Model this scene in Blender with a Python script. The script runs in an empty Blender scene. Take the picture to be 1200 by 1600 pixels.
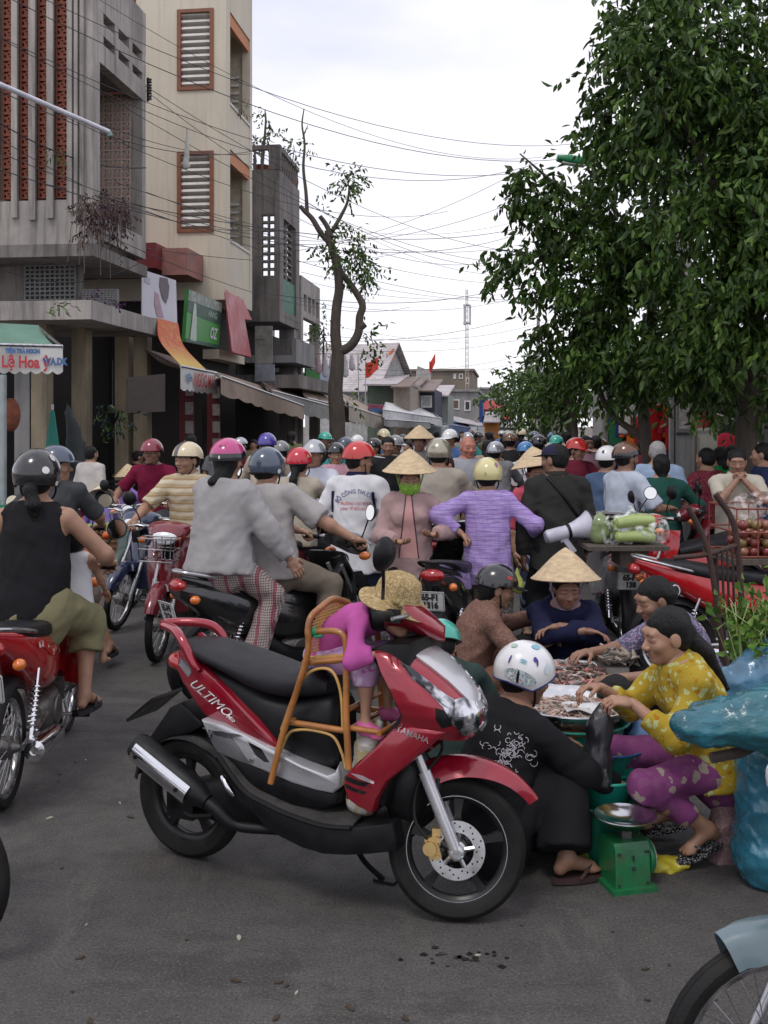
import bpy, bmesh, math, random
import numpy as np
from mathutils import Vector, Matrix
from mathutils.bvhtree import BVHTree
rnd=random.Random(7)
R=math.radians
scene=bpy.context.scene
COL=scene.collection
# ------ camera, sky, sun, exposure
FPX, CX, HY, EYE=1617.0, 600.0, 664.0, 1.8
cam_d=bpy.data.cameras.new('camera')
cam=bpy.data.objects.new('camera', cam_d);COL.objects.link(cam)
cam.location=(0, 0, EYE);cam.rotation_euler=(R(90), 0, 0)
cam_d.sensor_fit='HORIZONTAL';cam_d.sensor_width=36;cam_d.lens=36*FPX/1200
cam_d.shift_y=(HY-800)/1200
cam_d.clip_start=0.05;cam_d.clip_end=3000
scene.camera=cam
scene.render.resolution_x, scene.render.resolution_y=768, 1024
scene.view_settings.view_transform='Standard'
scene.view_settings.look='None'
scene.view_settings.exposure=0.22
scene.view_settings.gamma=1
scene.view_settings.use_curve_mapping=False
scene.cycles.use_denoising=True
scene.cycles.max_bounces=6
scene.cycles.transparent_max_bounces=12
SUN_EL, SUN_ROT=R(62), R(200)
world=bpy.data.worlds.new('World');scene.world=world;world.use_nodes=True
wn, wl=world.node_tree.nodes, world.node_tree.links
wn.clear()
w_out=wn.new('ShaderNodeOutputWorld');w_bg=wn.new('ShaderNodeBackground');w_bg.inputs['Strength'].default_value=0.1
w_sky=wn.new('ShaderNodeTexSky');w_sky.sky_type='NISHITA';w_sky.sun_disc=False
w_sky.sun_elevation=SUN_EL;w_sky.sun_rotation=SUN_ROT
w_tc=wn.new('ShaderNodeTexCoord');w_map=wn.new('ShaderNodeMapping');w_map.inputs['Scale'].default_value=(1.0, 1.0, 3.0)
w_map.inputs['Location'].default_value=(1.3, .4, .2)
w_noise=wn.new('ShaderNodeTexNoise');w_noise.inputs['Scale'].default_value=2.4;w_noise.inputs['Detail'].default_value=5;w_noise.inputs['Roughness'].default_value=.52
w_ramp=wn.new('ShaderNodeValToRGB')
w_ramp.color_ramp.elements[0].position=.34;w_ramp.color_ramp.elements[0].color=(7.7, 7.9, 9.4, 1)
w_ramp.color_ramp.elements[1].position=.66;w_ramp.color_ramp.elements[1].color=(10.8, 10.5, 10.9, 1)
w_mix=wn.new('ShaderNodeMixRGB');w_mix.inputs[0].default_value=.9
wl.new(w_tc.outputs['Generated'], w_map.inputs[0]);wl.new(w_map.outputs[0], w_noise.inputs['Vector'])
wl.new(w_noise.outputs[0], w_ramp.inputs[0]);wl.new(w_sky.outputs[0], w_mix.inputs[1]);wl.new(w_ramp.outputs[0], w_mix.inputs[2])
wl.new(w_mix.outputs[0], w_bg.inputs['Color']);wl.new(w_bg.outputs[0], w_out.inputs['Surface'])
sun_d=bpy.data.lights.new('sun', 'SUN');sun_d.energy=0.9;sun_d.angle=R(14);sun_d.color=(1, .96, .9)
sun=bpy.data.objects.new('sun', sun_d);COL.objects.link(sun)
sun.rotation_euler=(R(28), 0, R(-28))
# ------ basic helpers
def P(px, py, Y):
 return Vector(((px-CX)/FPX*Y, Y, EYE-(py-HY)/FPX*Y))
def GY(py):
 return EYE*FPX/(py-HY)
def tag(o, label=None, cat=None, group=None, kind=None):
 if label:o['label']=label
 if cat:o['category']=cat
 if group:o['group']=group
 if kind:o['kind']=kind
 return o
def thing(name, label, cat, loc=(0, 0, 0), rz=0, group=None, rot=None):
 o=bpy.data.objects.new(name, None);COL.objects.link(o)
 o.location=loc;o.rotation_euler=rot if rot else(0, 0, rz);o.empty_display_size=.1
 return tag(o, label, cat, group)
def obj(name, mesh, parent=None, mat=None, loc=None, rot=None):
 o=bpy.data.objects.new(name, mesh);COL.objects.link(o)
 if parent:o.parent=parent
 if mat is not None and not mesh.materials:mesh.materials.append(mat)
 if loc is not None:o.location=loc
 if rot is not None:o.rotation_euler=rot
 return o
def dup(o, parent=None, loc=None, rz=None, label=None, group=None):
 c=o.copy();COL.objects.link(c)
 if parent:c.parent=parent
 if loc is not None:c.location=loc
 if rz is not None:c.rotation_euler=(0, 0, rz)
 if label:c['label']=label
 if group:c['group']=group
 for ch in o.children:dup(ch, c)
 return c
def perp(d):
 d=Vector(d).normalized()
 u=d.cross(Vector((0, 0, 1)))
 if u.length<1e-3:u=d.cross(Vector((0, 1, 0)))
 u.normalize();return u, d.cross(u).normalized()
class MB:
 """Collects shapes; build() links them as one mesh object."""
 def __init__(s):s.v=[];s.f=[];s.m=[];s.mi=0
 def add(s, vs, fs):
  b=len(s.v);s.v+=[tuple(x) for x in vs]
  s.f+=[tuple(i+b for i in f) for f in fs];s.m+=[s.mi]*len(fs);return s
 def box(s, c, size, rz=0, M=None):
  hx, hy, hz=size[0]/2, size[1]/2, size[2]/2
  vs=[Vector((x*hx, y*hy, z*hz)) for z in(-1, 1) for x, y in((-1, -1), (1, -1), (1, 1), (-1, 1))]
  if M is None:M=Matrix.Rotation(rz, 3, 'Z')
  vs=[M@v+Vector(c) for v in vs]
  return s.add(vs, [(3, 2, 1, 0), (4, 5, 6, 7), (0, 1, 5, 4), (1, 2, 6, 5), (2, 3, 7, 6), (3, 0, 4, 7)])
 def bx(s, x0, x1, y0, y1, z0, z1):return s.box(((x0+x1)/2, (y0+y1)/2, (z0+z1)/2), (abs(x1-x0), abs(y1-y0), abs(z1-z0)))
 def rings(s, rings, closed=True, cap0=True, cap1=True):
  n=len(rings[0]);vs=[p for r in rings for p in r];fs=[]
  for i in range(len(rings)-1):
   for j in range(n if closed else n-1):
    k=(j+1)%n
    fs.append((i*n+j, i*n+k, (i+1)*n+k, (i+1)*n+j))
  if closed and cap0:fs.append(tuple(range(n-1, -1, -1)))
  if closed and cap1:fs.append(tuple((len(rings)-1)*n+j for j in range(n)))
  return s.add(vs, fs)
 def cyl(s, a, b, r0, r1=None, n=12, caps=True):
  a, b=Vector(a), Vector(b);r1=r0 if r1 is None else r1
  u, w=perp(b-a)
  ring=lambda c, r:[c+(u*math.cos(t)+w*math.sin(t))*r for t in[2*math.pi*i/n for i in range(n)]]
  return s.rings([ring(a, r0), ring(b, r1)], True, caps, caps)
 def tube(s, pts, r, n=8, caps=True):
  pts=[Vector(p) for p in pts];k=len(pts)
  rr=r if isinstance(r, (list, tuple)) else[r]*k
  rings=[];u=None
  for i, p in enumerate(pts):
   d=(pts[min(i+1, k-1)]-pts[max(i-1, 0)]).normalized()
   if u is None:u, w=perp(d)
   else:
    u=(u-d*u.dot(d))
    if u.length<1e-4:u, _=perp(d)
    u.normalize();w=d.cross(u)
   rings.append([p+(u*math.cos(t)+w*math.sin(t))*rr[i] for t in[2*math.pi*j/n for j in range(n)]])
  return s.rings(rings, True, caps, caps)
 def lathe(s, prof, c=(0, 0, 0), axis=(0, 0, 1), n=24, closed_prof=False):
  """prof: (radius, height) pairs along the axis."""
  c=Vector(c);d=Vector(axis).normalized();u, w=perp(d)
  if closed_prof:prof=list(prof)+[prof[0]]
  rings=[[c+d*h+(u*math.cos(t)+w*math.sin(t))*max(r, 1e-5) for t in[2*math.pi*j/n for j in range(n)]] for r, h in prof]
  return s.rings(rings, True, not closed_prof and prof[0][0]>1e-4, not closed_prof and prof[-1][0]>1e-4)
 def ell(s, c, r, n=16, m=10, M=None):
  c=Vector(c);rings=[]
  for i in range(m+1):
   th=math.pi*i/m;rad=max(math.sin(th), 1e-4)
   ring=[Vector((math.cos(t)*rad*r[0], math.sin(t)*rad*r[1], -math.cos(th)*r[2])) for t in[2*math.pi*j/n for j in range(n)]]
   rings.append([(M@p if M else p)+c for p in ring])
  return s.rings(rings, True, False, False)
 def prism(s, poly, w0, w1, bevel=0.0, rfun=None):
  """poly: (y, z) outline; extruded along x from w0 to w1; rounded rim of size bevel on the w1 side."""
  n=len(poly)
  ar=sum(poly[i][0]*poly[(i+1)%n][1]-poly[(i+1)%n][0]*poly[i][1] for i in range(n))
  if ar<0:poly=poly[::-1]
  rf=rfun or(lambda y, z:0)
  def inset(d):
   out=[]
   for i in range(n):
    p0, p1, p2=Vector(poly[i-1]), Vector(poly[i]), Vector(poly[(i+1)%n])
    a, b=(p1-p0).normalized(), (p2-p1).normalized()
    na, nb=Vector((-a.y, a.x)), Vector((-b.y, b.x));m=(na+nb)
    m=m/max(m.length_squared, .5)*2
    out.append(p1+m*d)
   return out
  sg=1 if w1>w0 else-1
  lv=[(0, w0), (0, w1-sg*bevel)]
  if bevel:lv+=[(bevel*.3, w1-sg*bevel*.3), (bevel, w1)]
  rings=[[(w+sg*rf(p[0], p[1]), p[0], p[1]) for p in inset(d)] for d, w in lv]
  if sg<0:rings=[r[::-1] for r in rings]
  return s.rings(rings)
 def grid(s, fn, nu, nv, thick=0):
  vs=[Vector(fn(i/nu, j/nv)) for i in range(nu+1) for j in range(nv+1)]
  fs=[(i*(nv+1)+j, (i+1)*(nv+1)+j, (i+1)*(nv+1)+j+1, i*(nv+1)+j+1) for i in range(nu) for j in range(nv)]
  if thick:
   nr=[Vector((0, 0, 0)) for _ in vs]
   for f in fs:
    nn=(vs[f[1]]-vs[f[0]]).cross(vs[f[2]]-vs[f[0]])
    for i in f:nr[i]+=nn
   k=len(vs);back=[v-(q.normalized() if q.length>0 else q)*thick for v, q in zip(vs, nr)]
   fs2=list(fs)+[tuple(i+k for i in f[::-1]) for f in fs]
   bd=[i*(nv+1) for i in range(nu+1)]+[nu*(nv+1)+j for j in range(1, nv+1)]+[i*(nv+1)+nv for i in range(nu-1, -1, -1)]+[j for j in range(nv-1, 0, -1)]
   for a, b in zip(bd, bd[1:]+bd[:1]):fs2 .append((b, a, a+k, b+k))
   return s.add(vs+back, fs2)
  return s.add(vs, fs)
 def mesh(s, name, mat=None, smooth=True, angle=40):
  me=bpy.data.meshes.new(name);me.from_pydata(s.v, [], s.f)
  mats=mat if isinstance(mat, (list, tuple)) else[mat]
  for m in mats:
   if m is not None:me.materials.append(m)
  if len(mats)>1:me.polygons.foreach_set('material_index', s.m)
  if smooth:
   me.shade_smooth()
   if angle:me.set_sharp_from_angle(angle=R(angle))
  me.update();return me
 def build(s, name, mat=None, parent=None, smooth=True, angle=40, loc=None, rot=None):
  return obj(name, s.mesh(name, mat, smooth, angle), parent, None, loc, rot)
def bez(pts, n=8):
 """Catmull-Rom through pts."""
 pts=[Vector(p) for p in pts];q=[pts[0]*2-pts[1]]+pts+[pts[-1]*2-pts[-2]];out=[]
 for i in range(1, len(q)-2):
  for k in range(n):
   t=k/n;a, b, c, d=q[i-1:i+3]
   out.append(.5*(2*b+(c-a)*t+(2*a-5*b+4*c-d)*t*t+(3*b-a-3*c+d)*t**3))
 return out+[pts[-1]]
# ------ materials
_M={}
def _nt(name):
 m=bpy.data.materials.new(name);m.use_nodes=True;nt=m.node_tree
 return m, nt, nt.nodes['Principled BSDF']
def c4(c):return(c[0], c[1], c[2], 1)
def mth(nt, op, a, b=None, c=None):
 n=nt.nodes.new('ShaderNodeMath');n.operation=op
 for i, x in enumerate((a, b, c)):
  if x is None:continue
  if isinstance(x, (int, float)):n.inputs[i].default_value=x
  else:nt.links.new(x, n.inputs[i])
 return n.outputs[0]
def mixc(nt, fac, a, b, mode='MIX'):
 n=nt.nodes.new('ShaderNodeMixRGB');n.blend_type=mode
 for i, x in enumerate((fac, a, b)):
  if isinstance(x, (int, float)):n.inputs[i].default_value=x
  elif isinstance(x, (tuple, list)):n.inputs[i].default_value=c4(x)
  else:nt.links.new(x, n.inputs[i])
 return n.outputs[0]
def noise(nt, scale, detail=3, stretch=None, rough=.55, coord='Object'):
 tc=nt.nodes.new('ShaderNodeTexCoord');n=nt.nodes.new('ShaderNodeTexNoise')
 n.inputs['Scale'].default_value=scale;n.inputs['Detail'].default_value=detail;n.inputs['Roughness'].default_value=rough
 v=tc.outputs[coord]
 if stretch:
  mp=nt.nodes.new('ShaderNodeMapping');mp.inputs['Scale'].default_value=stretch;nt.links.new(v, mp.inputs[0]);v=mp.outputs[0]
 nt.links.new(v, n.inputs['Vector']);return n.outputs[0]
def ramp(nt, x, p0, p1):
 n=nt.nodes.new('ShaderNodeMapRange');n.inputs[1].default_value=p0;n.inputs[2].default_value=p1
 nt.links.new(x, n.inputs[0]);return n.outputs[0]
def bumpn(nt, b, h, strength, dist=.01):
 n=nt.nodes.new('ShaderNodeBump');n.inputs['Strength'].default_value=strength;n.inputs['Distance'].default_value=dist
 nt.links.new(h, n.inputs['Height']);nt.links.new(n.outputs[0], b.inputs['Normal'])
def M(name, col=None, rough=.6, metal=0, var=.18, vs=6, stain=0, stain_col=(.05, .045, .04), stain_scale=1.2, streak=0, bump=0, bs=60, coat=0, alpha=1, trans=0, emit=0, spec=.5, sss=0, rvar=.12, stretch=None):
 if name in _M:return _M[name]
 m, nt, b=_nt(name);b.inputs['Roughness'].default_value=rough;b.inputs['Metallic'].default_value=metal
 b.inputs['Specular IOR Level'].default_value=spec
 if coat:b.inputs['Coat Weight'].default_value=coat;b.inputs['Coat Roughness'].default_value=.06
 if sss:b.inputs['Subsurface Weight'].default_value=sss;b.inputs['Subsurface Radius'].default_value=(.012, .005, .003);b.inputs['Subsurface Scale'].default_value=1
 c=tuple(col);out=None
 if var:
  n=noise(nt, vs, 4, stretch)
  out=mixc(nt, ramp(nt, n, .3, .7), tuple(x*(1-var) for x in c), tuple(min(1, x*(1+var)) for x in c))
  if rvar:
   nt.links.new(ramp_to(nt, n, max(.02, rough-rvar), min(1, rough+rvar)), b.inputs['Roughness'])
 if stain:
  n2=noise(nt, stain_scale, 6, (1, 1, .35 if streak else 1), .65)
  f=mth(nt, 'MULTIPLY', ramp(nt, n2, .45, .72), stain)
  out=mixc(nt, f, out if out is not None else c, stain_col)
 if streak:
  n3=noise(nt, 9, 4, (1, 1, .06), .6)
  out=mixc(nt, mth(nt, 'MULTIPLY', ramp(nt, n3, .5, .75), streak), out if out is not None else c, stain_col)
 if out is not None:nt.links.new(out, b.inputs['Base Color'])
 else:b.inputs['Base Color'].default_value=c4(c)
 if bump:bumpn(nt, b, noise(nt, bs, 4, stretch), bump)
 if trans:b.inputs['Transmission Weight'].default_value=trans
 if alpha<1:b.inputs['Alpha'].default_value=alpha
 if emit:b.inputs['Emission Color'].default_value=c4(c);b.inputs['Emission Strength'].default_value=emit
 _M[name]=m;return m
def ramp_to(nt, x, o0, o1):
 n=nt.nodes.new('ShaderNodeMapRange');n.inputs[1].default_value=.3;n.inputs[2].default_value=.7
 n.inputs[3].default_value=o0;n.inputs[4].default_value=o1
 nt.links.new(x, n.inputs[0]);return n.outputs[0]
def sepx(nt, coord='Object'):
 tc=nt.nodes.new('ShaderNodeTexCoord');s=nt.nodes.new('ShaderNodeSeparateXYZ');nt.links.new(tc.outputs[coord], s.inputs[0]);return s.outputs
def band(nt, x, period, width, off=0.0):
 """1 where (x+off) mod period < width."""
 f=mth(nt, 'FRACT', mth(nt, 'DIVIDE', mth(nt, 'ADD', x, off), period))
 return mth(nt, 'LESS_THAN', f, width/period)
def folds(nt):
 tc=nt.nodes.new('ShaderNodeTexCoord');n0=nt.nodes.new('ShaderNodeTexNoise');n0 .inputs['Scale'].default_value=5;nt.links.new(tc.outputs['Object'], n0 .inputs['Vector'])
 v=nt.nodes.new('ShaderNodeVectorMath');v.operation='MULTIPLY_ADD';v.inputs[1].default_value=(.22, .22, .22);nt.links.new(n0 .outputs['Color'], v.inputs[0]);nt.links.new(tc.outputs['Object'], v.inputs[2])
 mp=nt.nodes.new('ShaderNodeMapping');mp.inputs['Rotation'].default_value=(.5, .6, .4);mp.inputs['Scale'].default_value=(1, 1, .45);nt.links.new(v.outputs[0], mp.inputs[0])
 n=nt.nodes.new('ShaderNodeTexNoise');n.inputs['Scale'].default_value=7.5;n.inputs['Detail'].default_value=1.5;n.inputs['Roughness'].default_value=.4;nt.links.new(mp.outputs[0], n.inputs['Vector'])
 return mth(nt, 'ABSOLUTE', mth(nt, 'MULTIPLY', mth(nt, 'SUBTRACT', n.outputs[0], .5), 2.4))
def PM(name, kind, c1, c2, c3=None, s=1.0, rough=.85, bump=.25):
 """Woven or printed cloth: stripes_z, stripes_x, check, plaid, floral, speckle."""
 if name in _M:return _M[name]
 m, nt, b=_nt(name);b.inputs['Roughness'].default_value=rough;b.inputs['Specular IOR Level'].default_value=.2
 X=sepx(nt);warp=mth(nt, 'MULTIPLY', mth(nt, 'SUBTRACT', noise(nt, 6, 2), .5), .03)
 ax=mth(nt, 'ADD', X[0], warp);ay=mth(nt, 'ADD', X[1], warp);az=mth(nt, 'ADD', X[2], warp)
 lat=mth(nt, 'ADD', ax, mth(nt, 'MULTIPLY', ay, .8))
 if kind=='stripes_z':
  col=mixc(nt, band(nt, az, .06*s, .025*s), c1, c2)
  if c3:col=mixc(nt, band(nt, az, .06*s, .008*s, .03*s), col, c3)
 elif kind=='stripes_x':
  col=mixc(nt, band(nt, lat, .03*s, .013*s), c1, c2)
  if c3:col=mixc(nt, band(nt, lat, .09*s, .012*s, .02*s), col, c3)
 elif kind=='check':
  f=mth(nt, 'ADD', mth(nt, 'MULTIPLY', band(nt, lat, .03*s, .012*s), .5), mth(nt, 'MULTIPLY', band(nt, az, .03*s, .012*s), .5))
  col=mixc(nt, f, c1, c2)
  if c3:col=mixc(nt, mth(nt, 'MULTIPLY', band(nt, lat, .2*s, .05*s), .75), col, c3)
 elif kind=='plaid':
  wv=noise(nt, 5, 4, (2, 2, 22));f=ramp(nt, wv, .42, .6)
  col=mixc(nt, f, c1, c2)
  col=mixc(nt, mth(nt, 'MULTIPLY', band(nt, lat, .07*s, .003), .3), col, c3 or c2)
  col=mixc(nt, mth(nt, 'MULTIPLY', band(nt, az, .055*s, .004), .6), col, c3 or c2)
 else:
  vo=nt.nodes.new('ShaderNodeTexVoronoi');vo.inputs['Scale'].default_value=(26 if kind=='floral' else 60)/s
  tc=nt.nodes.new('ShaderNodeTexCoord');nz=nt.nodes.new('ShaderNodeTexNoise');nz.inputs['Scale'].default_value=30/s
  mx=nt.nodes.new('ShaderNodeVectorMath');mx.operation='MULTIPLY_ADD';mx.inputs[1].default_value=(.05*s, )*3
  nt.links.new(tc.outputs['Object'], nz.inputs['Vector']);nt.links.new(nz.outputs['Color'], mx.inputs[0]);nt.links.new(tc.outputs['Object'], mx.inputs[2])
  nt.links.new(mx.outputs[0], vo.inputs['Vector'])
  se=nt.nodes.new('ShaderNodeSeparateColor');nt.links.new(vo.outputs['Color'], se.inputs[0])
  pet=mth(nt, 'LESS_THAN', vo.outputs['Distance'], .42 if kind=='floral' else .5)
  pick=mth(nt, 'GREATER_THAN', se.outputs[0], .45)
  col=mixc(nt, mth(nt, 'MULTIPLY', pet, pick), c1, c2)
  if c3:col=mixc(nt, mth(nt, 'MULTIPLY', pet, mth(nt, 'LESS_THAN', se.outputs[0], .25)), col, c3)
 var=noise(nt, 4, 3)
 col=mixc(nt, mth(nt, 'MULTIPLY', ramp(nt, var, .35, .7), .25), col, tuple(x*.55 for x in c1))
 nt.links.new(col, b.inputs['Base Color'])
 if bump:bumpn(nt, b, mth(nt, 'ADD', folds(nt), mth(nt, 'MULTIPLY', noise(nt, 300, 2), .08)), .3, .02)
 _M[name]=m;return m
def cloth(name, c, rough=.88):
 if name in _M:return _M[name]
 m, nt, b=_nt(name);b.inputs['Specular IOR Level'].default_value=.2;b.inputs['Roughness'].default_value=rough
 n=noise(nt, 5, 4)
 nt.links.new(mixc(nt, ramp(nt, n, .3, .7), tuple(x*.84 for x in c), tuple(min(1, x*1.1) for x in c)), b.inputs['Base Color'])
 bumpn(nt, b, mth(nt, 'ADD', folds(nt), mth(nt, 'MULTIPLY', noise(nt, 260, 2), .08)), .3, .02)
 _M[name]=m;return m
CHROME=M('chrome', (.72, .72, .74), .12, 1, .06, 20)
STEEL=M('steel', (.45, .45, .46), .35, 1, .15, 20)
ALU=M('aluminium', (.62, .62, .63), .3, 1, .12, 14)
BLACKP=M('black_plastic', (.008, .008, .009), .42, 0, .25, 12, bump=.15, bs=400, spec=.28)
BLACKG=M('black_gloss', (.008, .008, .01), .12, 0, .2, 9, coat=.7)
RUBBER=M('rubber', (.011, .011, .011), .7, 0, .3, 16, spec=.25, stain=.3, stain_col=(.05, .044, .038), stain_scale=9, bump=.2, bs=120)
SEATM=M('seat_vinyl', (.010, .010, .013), .4, 0, .2, 10, bump=.35, bs=700, spec=.35)
GLASS=M('lamp_glass', (.75, .78, .8), .06, 0, .05, 20, coat=1, spec=.8)
LENS_R=M('red_lens', (.35, .01, .012), .1, 0, .1, 30, coat=1)
LENS_O=M('orange_lens', (.7, .17, .02), .12, 0, .1, 30, coat=1)
MIRROR=M('mirror_glass', (.8, .8, .78), .03, 1, 0)
GREASE=M('engine_metal', (.2, .19, .18), .45, .8, .35, 16, stain=.6, stain_scale=8, bump=.3, bs=80)
SKIN=M('skin', (.36, .20, .13), .5, 0, .14, 14, bump=.12, bs=160, sss=.08)
SKIN_D=M('skin_tanned', (.27, .145, .095), .5, 0, .15, 14, bump=.12, bs=160, sss=.06)
SKIN_P=M('skin_pale', (.46, .25, .18), .5, 0, .14, 14, bump=.1, bs=160, sss=.1)
LIP=M('lips', (.26, .085, .07), .4, 0, .1, 40)
EYEW=M('eye_white', (.62, .6, .56), .2, 0, 0)
EYED=M('eye_dark', (.012, .008, .006), .12, 0, 0)
HAIR=M('hair', (.006, .005, .005), .5, 0, .4, 30, spec=.3, bump=1, bs=26, stretch=(6, 6, .7))
HAIR_B=M('hair_brown', (.05, .022, .012), .5, 0, .4, 30, bump=1, bs=26, stretch=(6, 6, .7))
HAIR_G=M('hair_grey', (.36, .35, .34), .6, 0, .3, 30, bump=.7, bs=90, stretch=(6, 6, .7))
WHITEP=M('white_paint', (.75, .75, .74), .4, 0, .08, 8)
STRAW=M('palm_leaf', (.58, .44, .27), .7, 0, .22, 22, bump=.5, bs=200, stretch=(1, 1, 3))
INK=M('dark_ink', (.03, .03, .04), .6, 0, 0)
_TXT={}
def text_mesh(s, size=1.0, bold=0.0, shear=0.0, width=1.0, res=3):
 """Flat lettering as a mesh in its own xy plane, centred."""
 cu=bpy.data.curves.new('lettering', 'FONT');cu.body=s;cu.size=size;cu.align_x='CENTER';cu.align_y='CENTER'
 cu.offset=bold;cu.shear=shear;cu.resolution_u=res;cu.space_character=1.0
 o=bpy.data.objects.new('lettering', cu);COL.objects.link(o)
 dg=bpy.context.evaluated_depsgraph_get();dg.update()
 me=bpy.data.meshes.new_from_object(o.evaluated_get(dg));me.materials.clear()
 bpy.data.objects.remove(o);bpy.data.curves.remove(cu)
 for v in me.vertices:v.co.x*=width
 return me
def text_on(name, s, size, M4, mat, parent, bold=0.0, shear=0.0, width=1.0):
 me=text_mesh(s, size, bold, shear, width);me.transform(M4);me.materials.append(mat);me.name=name
 return obj(name, me, parent)
def frame(o, xdir, ydir):
 """Matrix whose x runs along xdir, y along ydir, at o."""
 x=Vector(xdir).normalized();y=Vector(ydir);z=x.cross(y).normalized();y=z.cross(x)
 return Matrix(((x.x, y.x, z.x, o[0]), (x.y, y.y, z.y, o[1]), (x.z, y.z, z.z, o[2]), (0, 0, 0, 1)))
def bvh_of(mesh):return BVHTree.FromPolygons([v.co.copy() for v in mesh.vertices], [tuple(p.vertices) for p in mesh.polygons])
# ------ smooth solid modelling for bodies and soft things
def nrm(v):
 v=np.asarray(v, float);return v/max(np.linalg.norm(v), 1e-9)
class SDF:
 def __init__(s):s.p=[]
 def cone(s, a, b, ra, rb=None, k=.02, flat=None, cut=False, op='u'):
  a, b=np.array(a, float), np.array(b, float);rb=ra if rb is None else rb
  s.p.append((op, 'c', a, b, ra, rb, k, flat, cut));return s
 def ell(s, c, r, M=None, k=.02, op='u'):
  s.p.append((op, 'e', np.array(c, float), np.array(r, float), None if M is None else np.array(M, float), k));return s
 def plane(s, pt, n):s.p.append(('p', 'p', np.array(pt, float), nrm(n)));return s
 def mesh(s, h, wr=0.0, seed=0, planes=(), wscale=1.0, fold=None):
  lo, hi=[], []
  for p in s.p:
   if p[0] in 'sp':continue
   if p[1]=='c':
    r=max(p[4], p[5])*1.25;lo+=[np.minimum(p[2], p[3])-r];hi+=[np.maximum(p[2], p[3])+r]
   else:r=p[3].max();lo+=[p[2]-r];hi+=[p[2]+r]
  o=np.min(lo, 0)-3*h-wr;e=np.max(hi, 0)+3*h+wr
  n=np.ceil((e-o)/h).astype(int)+1
  F=np.full(n, 1e3, np.float32)
  ax=[o[i]+h*np.arange(n[i]) for i in range(3)]
  for p in s.p:
   if p[0]=='p':
    X, Y, Z=np.meshgrid(*ax, indexing='ij', sparse=True);F=np.maximum(F, ((X-p[2][0])*p[3][0]+(Y-p[2][1])*p[3][1]+(Z-p[2][2])*p[3][2]).astype(np.float32));continue
   if p[1]=='c':
    a, b, ra, rb, k, flat, cut=p[2:]
    r=max(ra, rb)*(1.25 if flat else 1)+k+2.5*h
    l, u=np.minimum(a, b)-r, np.maximum(a, b)+r
   else:
    c, rad, Mx, k=p[2:];r=rad.max()+k+2.5*h;l, u=c-r, c+r
   i0=np.clip(np.floor((l-o)/h).astype(int), 0, n-1);i1=np.clip(np.ceil((u-o)/h).astype(int)+1, 1, n)
   sl=tuple(slice(i0[i], i1[i]) for i in range(3))
   X, Y, Z=np.meshgrid(ax[0][sl[0]], ax[1][sl[1]], ax[2][sl[2]], indexing='ij')
   if p[1]=='c':
    px, py, pz=X-a[0], Y-a[1], Z-a[2];ba=b-a
    if flat is not None:
     fd, fs=np.array(flat[0], float), flat[1];fd=fd/np.linalg.norm(fd)
     q=(px*fd[0]+py*fd[1]+pz*fd[2])*(1/fs-1)
     px, py, pz=px+fd[0]*q, py+fd[1]*q, pz+fd[2]*q
     ba=ba+fd*(ba@fd)*(1/fs-1)
    L=max(ba@ba, 1e-9);t0=(px*ba[0]+py*ba[1]+pz*ba[2])/L;t=np.clip(t0, 0, 1)
    d=np.sqrt((px-t*ba[0])**2+(py-t*ba[1])**2+(pz-t*ba[2])**2)-(ra+(rb-ra)*t)
    if cut:d=np.maximum(d, (t0-1)*math.sqrt(L))
   else:
    px, py, pz=X-c[0], Y-c[1], Z-c[2]
    if Mx is not None:
     px, py, pz=(px*Mx[0][0]+py*Mx[1][0]+pz*Mx[2][0], px*Mx[0][1]+py*Mx[1][1]+pz*Mx[2][1], px*Mx[0][2]+py*Mx[1][2]+pz*Mx[2][2])
    k0=np.sqrt((px/rad[0])**2+(py/rad[1])**2+(pz/rad[2])**2)
    k1=np.sqrt((px/rad[0]**2)**2+(py/rad[1]**2)**2+(pz/rad[2]**2)**2)+1e-9
    d=k0*(k0-1)/k1
   G=F[sl]
   if p[0]=='u':
    w=np.clip(.5+.5*(G-d)/k, 0, 1);F[sl]=d*w+G*(1-w)-k*w*(1-w)
   else:
    w=np.clip(.5-.5*(G+d)/k, 0, 1);F[sl]=G*(1-w)-d*w+k*w*(1-w)
  if wr or planes:
   X, Y, Z=np.meshgrid(*ax, indexing='ij')
   if wr:
    g=np.random.RandomState(seed);N=0
    for i in range(6):
     dv=g.randn(3);dv/=np.linalg.norm(dv);fr=(14+11*i)*wscale
     if fold is not None and i<3:dv=dv*.35+np.array(fold);dv/=np.linalg.norm(dv)
     wv=g.randn(3);wv/=np.linalg.norm(wv)
     ph=np.sin((X*wv[0]+Y*wv[1]+Z*wv[2])*fr*.6+i)*1.4
     N=N+(1-np.abs(np.sin((X*dv[0]+Y*dv[1]+Z*dv[2])*fr*.5+ph+g.rand()*6))-.4)/(1+.45*i)
    F=np.where(F<100, F-wr*N.astype(np.float32)*.8, F)
   for pt, nr in planes:
    nr=np.array(nr, float)/np.linalg.norm(nr)
    F=np.maximum(F, ((X-pt[0])*nr[0]+(Y-pt[1])*nr[1]+(Z-pt[2])*nr[2]).astype(np.float32))
  return nets(F, o, h)
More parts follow.
